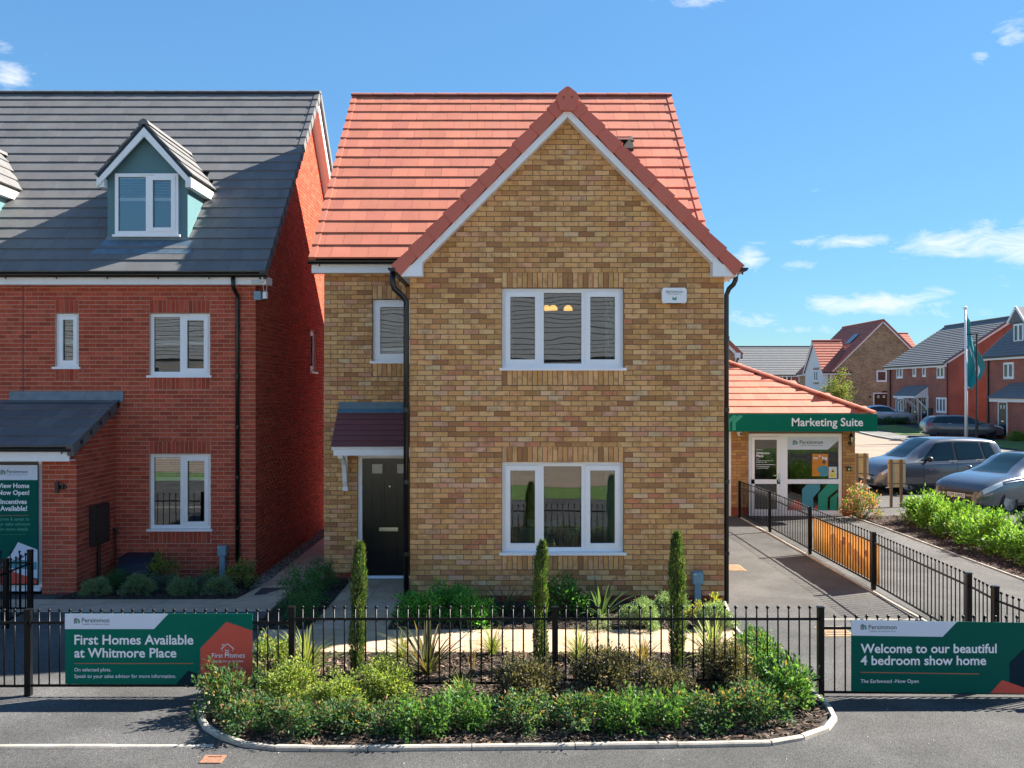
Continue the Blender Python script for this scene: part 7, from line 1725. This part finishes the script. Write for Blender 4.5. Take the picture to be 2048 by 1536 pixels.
for kd, px, py, sc, sz, lb in [
    ('viburnum', 452, 1428, .95, 1.35, 'tall bronze-tipped shrub at the left end of the front bed, over the sign corner'),
    ('viburnum', 492, 1462, .95, .9, 'low bronze-tipped shrub at the left front corner by the curved kerb'),
    ('lime', 578, 1420, 1.0, 1.0, 'pale lime shrub below the left fence post'),
    ('viburnum', 592, 1468, .85, .85, 'green bronze-tipped shrub in front of the leftmost lime shrub'),
    ('lime', 680, 1432, .92, .85, 'low lime shrub between the two taller lime shrubs'),
    ('viburnum', 676, 1468, .9, .8, 'bronze-tipped shrub in front of the low lime shrub'),
    ('lime', 770, 1408, 1.0, .95, 'bright lime shrub below the leftmost cypress, third of the lime shrubs'),
    ('viburnum', 758, 1464, .85, .75, 'bronze-tipped shrub in front of the brightest lime shrub'),
    ('greenvib', 838, 1474, .85, .95, 'glossy green shrub spilling nearest the kerb left of centre'),
    ('greenvib', 925, 1456, .95, .95, 'glossy green shrub with a drooping shoot near the kerb centre'),
    ('bronze', 1052, 1405, .98, 1.05, 'dark bronze shrub below the middle fence post, leftmost of the bronze shrubs'),
    ('viburnum', 1052, 1460, .92, .85, 'orange-tipped green shrub below the middle fence post'),
    ('viburnum', 1150, 1462, .95, 1.0, 'orange-tipped green shrub right of the middle fence post'),
    ('bronze', 1205, 1392, 1.0, 1.1, 'dark bronze shrub right of the middle fence post, second of the bronze shrubs'),
    ('greenvib', 1245, 1462, .85, .95, 'glossy green shrub at the front of the bed right of centre'),
    ('greenvib', 1330, 1458, .9, .95, 'glossy green shrub at the front below the rightmost cypress'),
    ('bronze', 1325, 1410, .85, .95, 'dark bronze shrub below the rightmost cypress, third of the bronze shrubs'),
    ('bronze', 1452, 1378, .95, 1.1, 'dark bronze shrub below the variegated flax, rightmost of the bronze shrubs'),
    ('viburnum', 1428, 1458, .95, 1.0, 'orange-tipped shrub at the front in the right half of the bed'),
    ('viburnum', 1520, 1448, .95, 1.0, 'orange-tipped shrub nearest the right end of the kerbed bed'),
    ('greenvib', 1575, 1412, 1.05, 1.25, 'large glossy green shrub against the right end fence post'),
    ('greenvib', 1520, 1350, .95, 1.05, 'glossy green shrub behind the railings at the right end of the bed'),
    ('greenvib', 1505, 1310, .75, .8, 'small glossy green shrub nearest the path at the right end of the bed'),
    ('varieg', 545, 1350, 1.05, .9, 'leafy variegated shrub behind the railings beside the First Homes sign'),
]: plantpx(kd, px, py, lb, sc, sz, gr)
for px, py, lb, sc in [(713, 1352, 'slim column cypress in front of the black door', 1.0), (1083, 1336, 'slim column cypress in front of the ground floor window', .96), (1355, 1345, 'slim column cypress in front of the wall right of the window', 1.05)]: plantpx('cypress', px, py, lb, sc, sc * RND.uniform(.96, 1.05), 'column cypresses').rotation_euler.x = RND.uniform(-.035, .035)
for kd, px, py, sc, lb in [
    ('flax_yellow', 612, 1345, 1.05, 'yellow striped flax beside the left fence post'), ('flax_bronze', 855, 1350, 1.15, 'spiky bronze flax between the left and middle cypress'),
    ('sedge', 805, 1318, .85, 'small yellow sedge left of the bronze flax'), ('sedge', 985, 1312, 1.0, 'yellow sedge right of the bronze flax beside the path'), ('dry_stems', 945, 1350, 1.2, 'thin dry upright stems between bronze flax and middle cypress'),
    ('flax_yellow', 925, 1400, .62, 'yellow striped flax clump just in front of the railings'), ('sedge', 1160, 1322, 1.15, 'tall yellow-green sedge right of the middle fence post'), ('sedge_bronze', 1285, 1328, .95, 'brown bladed sedge between middle post and right cypress'),
    ('dry_stems', 1215, 1325, .9, 'thin dry stems right of the tall yellow-green sedge'), ('flax_yellow', 1425, 1318, 1.15, 'large cream striped flax right of the rightmost cypress')]: plantpx(kd, px, py, lb, sc)
for kd, px, py, sc, lb in [
    ('choisya', 832, 1248, 1.0, 'bright green leafy shrub beside the downpipe foot'), ('choisya', 905, 1232, 1.05, 'bright green leafy shrub, second from the downpipe'), ('choisya', 950, 1250, .95, 'bright green leafy shrub, third from the downpipe'),
    ('flax_green', 1012, 1232, .85, 'dark green flax left of the glossy evergreen under the window'), ('rhodo', 1118, 1232, .95, 'large glossy evergreen behind the middle cypress under the window'), ('flax_green', 1202, 1238, 1.1, 'tall grey-green flax under the right end of the window'),
    ('hebe', 1285, 1258, 1.25, 'round grey-green shrub left of the rightmost cypress'), ('hebe', 1342, 1236, 1.2, 'round grey-green shrub behind the rightmost cypress'), ('hebe', 1428, 1258, 1.15, 'round grey-green shrub at the gable corner'), ('gold', 1425, 1238, 1.0, 'small golden variegated shrub at the foot of the right downpipe'), ('gold', 1392, 1240, .75, 'small golden shrub in front of the grey utility post'),
    ('silver', 1200, 1262, 1.2, 'low silvery plant at the path edge under the window'), ('silver', 985, 1250, 1.0, 'low silvery plant beside the bright green shrubs'),
    ('conifer', 605, 1225, 1.05, 'dark green conifer shrub left of the door path, nearer one'), ('conifer', 645, 1182, .8, 'dark green conifer shrub left of the door, by the wall corner'), ('conifer', 600, 1250, .7, 'low dark green shrub at the path junction behind the railings')]: plantpx(kd, px, py, lb, sc)
def lb_plant(kd, px, y, label, sc=1.0, sz=None): plant(kd, X(px, y), y, label, sc, sz)
for kd, px, y, sc, sz, lb in [
    ('hebe', 192, 14.25, 1.15, 1.0, 'low grey-green shrub at the porch corner'), ('conifer', 232, 14.7, .7, .6, 'dark green low shrub between porch corner and meter box'), ('hebe', 278, 14.35, 1.2, 1.15, 'round grey-green shrub before the gas meter box'), ('lavender', 325, 14.9, 1.1, 1.0, 'grey lavender bush between the two round shrubs under the red wall'),
    ('hebe', 365, 14.35, 1.15, 1.0, 'round grey-green shrub under the middle of the red house window'), ('lavender', 405, 14.7, 1.0, 1.0, 'grey lavender bush left of the red house utility post'), ('hebe', 440, 14.4, 1.2, 1.0, 'round grey-green shrub in front of the red house utility post'),
    ('varieg', 328, 15.3, 1.0, 1.15, 'upright yellow-green shrub beside the gas meter box'), ('varieg', 488, 15.1, 1.0, 1.05, 'upright yellow-green shrub at the red house corner'), ('varieg', 425, 15.3, .8, .6, 'small yellow-green shrub behind the utility post foot')]: lb_plant(kd, px, y, lb, sc, sz)
plant('photinia', X(1725, 21.9), 21.9, 'pink and green photinia at the sales office corner', 1.0)
HY = [21.2, 20.3, 19.4, 18.5, 17.6, 16.7, 15.8, 14.9, 14.0, 13.1, 12.3]
ORD = ['nearest the sales office', 'second from the sales office', 'third from the sales office', 'fourth from the sales office', 'fifth from the sales office', 'sixth from the sales office', 'seventh from the sales office', 'eighth from the sales office', 'ninth from the sales office', 'tenth from the sales office', 'nearest the right picture edge']
for i, (yy, od) in enumerate(zip(HY, ORD)): plant('laurel', 9.35 + RND.uniform(-.12, .12) + (.25 if i == 0 else 0), yy, 'bright green hedge shrub along the footpath, ' + od, RND.uniform(.78, 1.02), RND.uniform(.82, 1.1), 'hedge along the footpath')
for i, (x, yy) in enumerate(((10.9, 20.9), (11.7, 20.4), (12.4, 20.0))): plant('greenvib', x, yy, ['low shrub at the hatchback bumper, leftmost of three', 'low shrub before the hatchback wheel, middle of three', 'low shrub behind the hedge, rightmost of three by the hatchback'][i], 1.25, 1.05)
for i, (x, yy) in enumerate(((26.2, 68.5), (27.3, 68.3), (28.4, 68.2), (29.4, 68.6))): plant('viburnum', x, yy, ['low bush before the silver coupe, leftmost', 'low bush before the silver coupe, second', 'low bush before the silver coupe, third', 'low bush before the silver coupe, rightmost'][i], 2.0, 1.5)
plant('laurel', 30.2, 54.4, 'low bush beside the porch at the right edge', 1.0, .8)
# young street tree
def young_tree(x, y, h, w, label):
    t = thing('young_tree', label, 'tree', (x, y, hgt(x, y))); st = MB(); pos, dirs = [], []
    st.tube([(0, 0, -.05), (.03, 0, h * .35), (0, .04, h * .7), (.02, 0, h)], [.07, .055, .03, .01], 7); st.build('trunk', 'twig', t)
    br_ = MB()
    for i in range(26):
        z0 = h * NR.uniform(.22, .85); th = NR.uniform(0, 6.28); l = w * NR.uniform(.5, 1.0) * (1.15 - z0 / h * .6); e = np.array([math.cos(th) * l, math.sin(th) * l, z0 + l * NR.uniform(.5, 1.1)])
        br_.tube([(0, 0, z0), tuple(e * np.array([.5, .5, 1]) + np.array([0, 0, -.1])), tuple(e)], [.022, .014, .005], 5)
        for f in (.5, .75, 1.0, 1.05):
            k_ = 26; c = np.array([e[0] * f, e[1] * f, z0 + (e[2] - z0) * f]); p = c + NR.normal(size=(k_, 3)) * .20; pos.append(p); dirs.append(NR.normal(size=(k_, 3)) + np.array([0, 0, .2]))
    br_.build('branches', 'twig', t); p = np.concatenate(pos); n = len(p)
    put('crown', leaves_mesh('crown', p, np.concatenate(dirs), np.full(n, .13) * NR.uniform(.7, 1.3, n), np.full(n, .075), pick([((.12, .15, .03), 4), ((.20, .21, .05), 3), ((.06, .09, .02), 3), ((.16, .11, .04), 1)], n), 'leaf_soft'), t)
young_tree(26.9, 75.5, 4.1, 1.3, 'young yellow-green street tree in front of the white rendered wing')
# short grass on the near lawn
b_n = 16000; gx_ = NR.uniform(9.6, 14.5, b_n); gy_ = NR.uniform(12.5, 20.6, b_n); p = np.stack([gx_, gy_, np.full(b_n, .012)], 1)
go = put('lawn_grass', leaves_mesh('lawn_grass', p, np.stack([NR.normal(size=b_n) * .4, NR.normal(size=b_n) * .4, np.ones(b_n)], 1), NR.uniform(.04, .09, b_n), np.full(b_n, .008), pick([((.07, .14, .025), 3), ((.11, .18, .035), 2), ((.04, .09, .02), 2)], b_n), 'grass_blade'))
tag(struct(go, 'stuff'), 'short mown grass behind the hedge at right', 'grass')

# grit and leaf scraps on the asphalt
b = MB()
for i in range(420):
    x, y = RND.uniform(-4.6, 4.8), RND.uniform(6.4, 9.1)
    if inside(BEDS['front'], x, y): continue
    r = RND.uniform(.003, .009) * (1.8 if RND.random() < .06 else 1); c_ = jit(RND.choice([(.45, .40, .33), (.25, .2, .15), (.10, .07, .05), (.55, .5, .42)]), .2); a_ = RND.uniform(0, 6.3)
    b.add([(x + r * math.cos(a_ + k_ * 2.1) * RND.uniform(.6, 1.3), y + r * math.sin(a_ + k_ * 2.1), .003) for k_ in range(3)] + [(x, y, .004 + r * .6)], [(0, 1, 3), (1, 2, 3), (2, 0, 3)], c_)
tag(struct(b.build('grit', 'gravel', None, tint=True), 'stuff'), 'tiny stones and scraps lying on the front asphalt', 'grit')
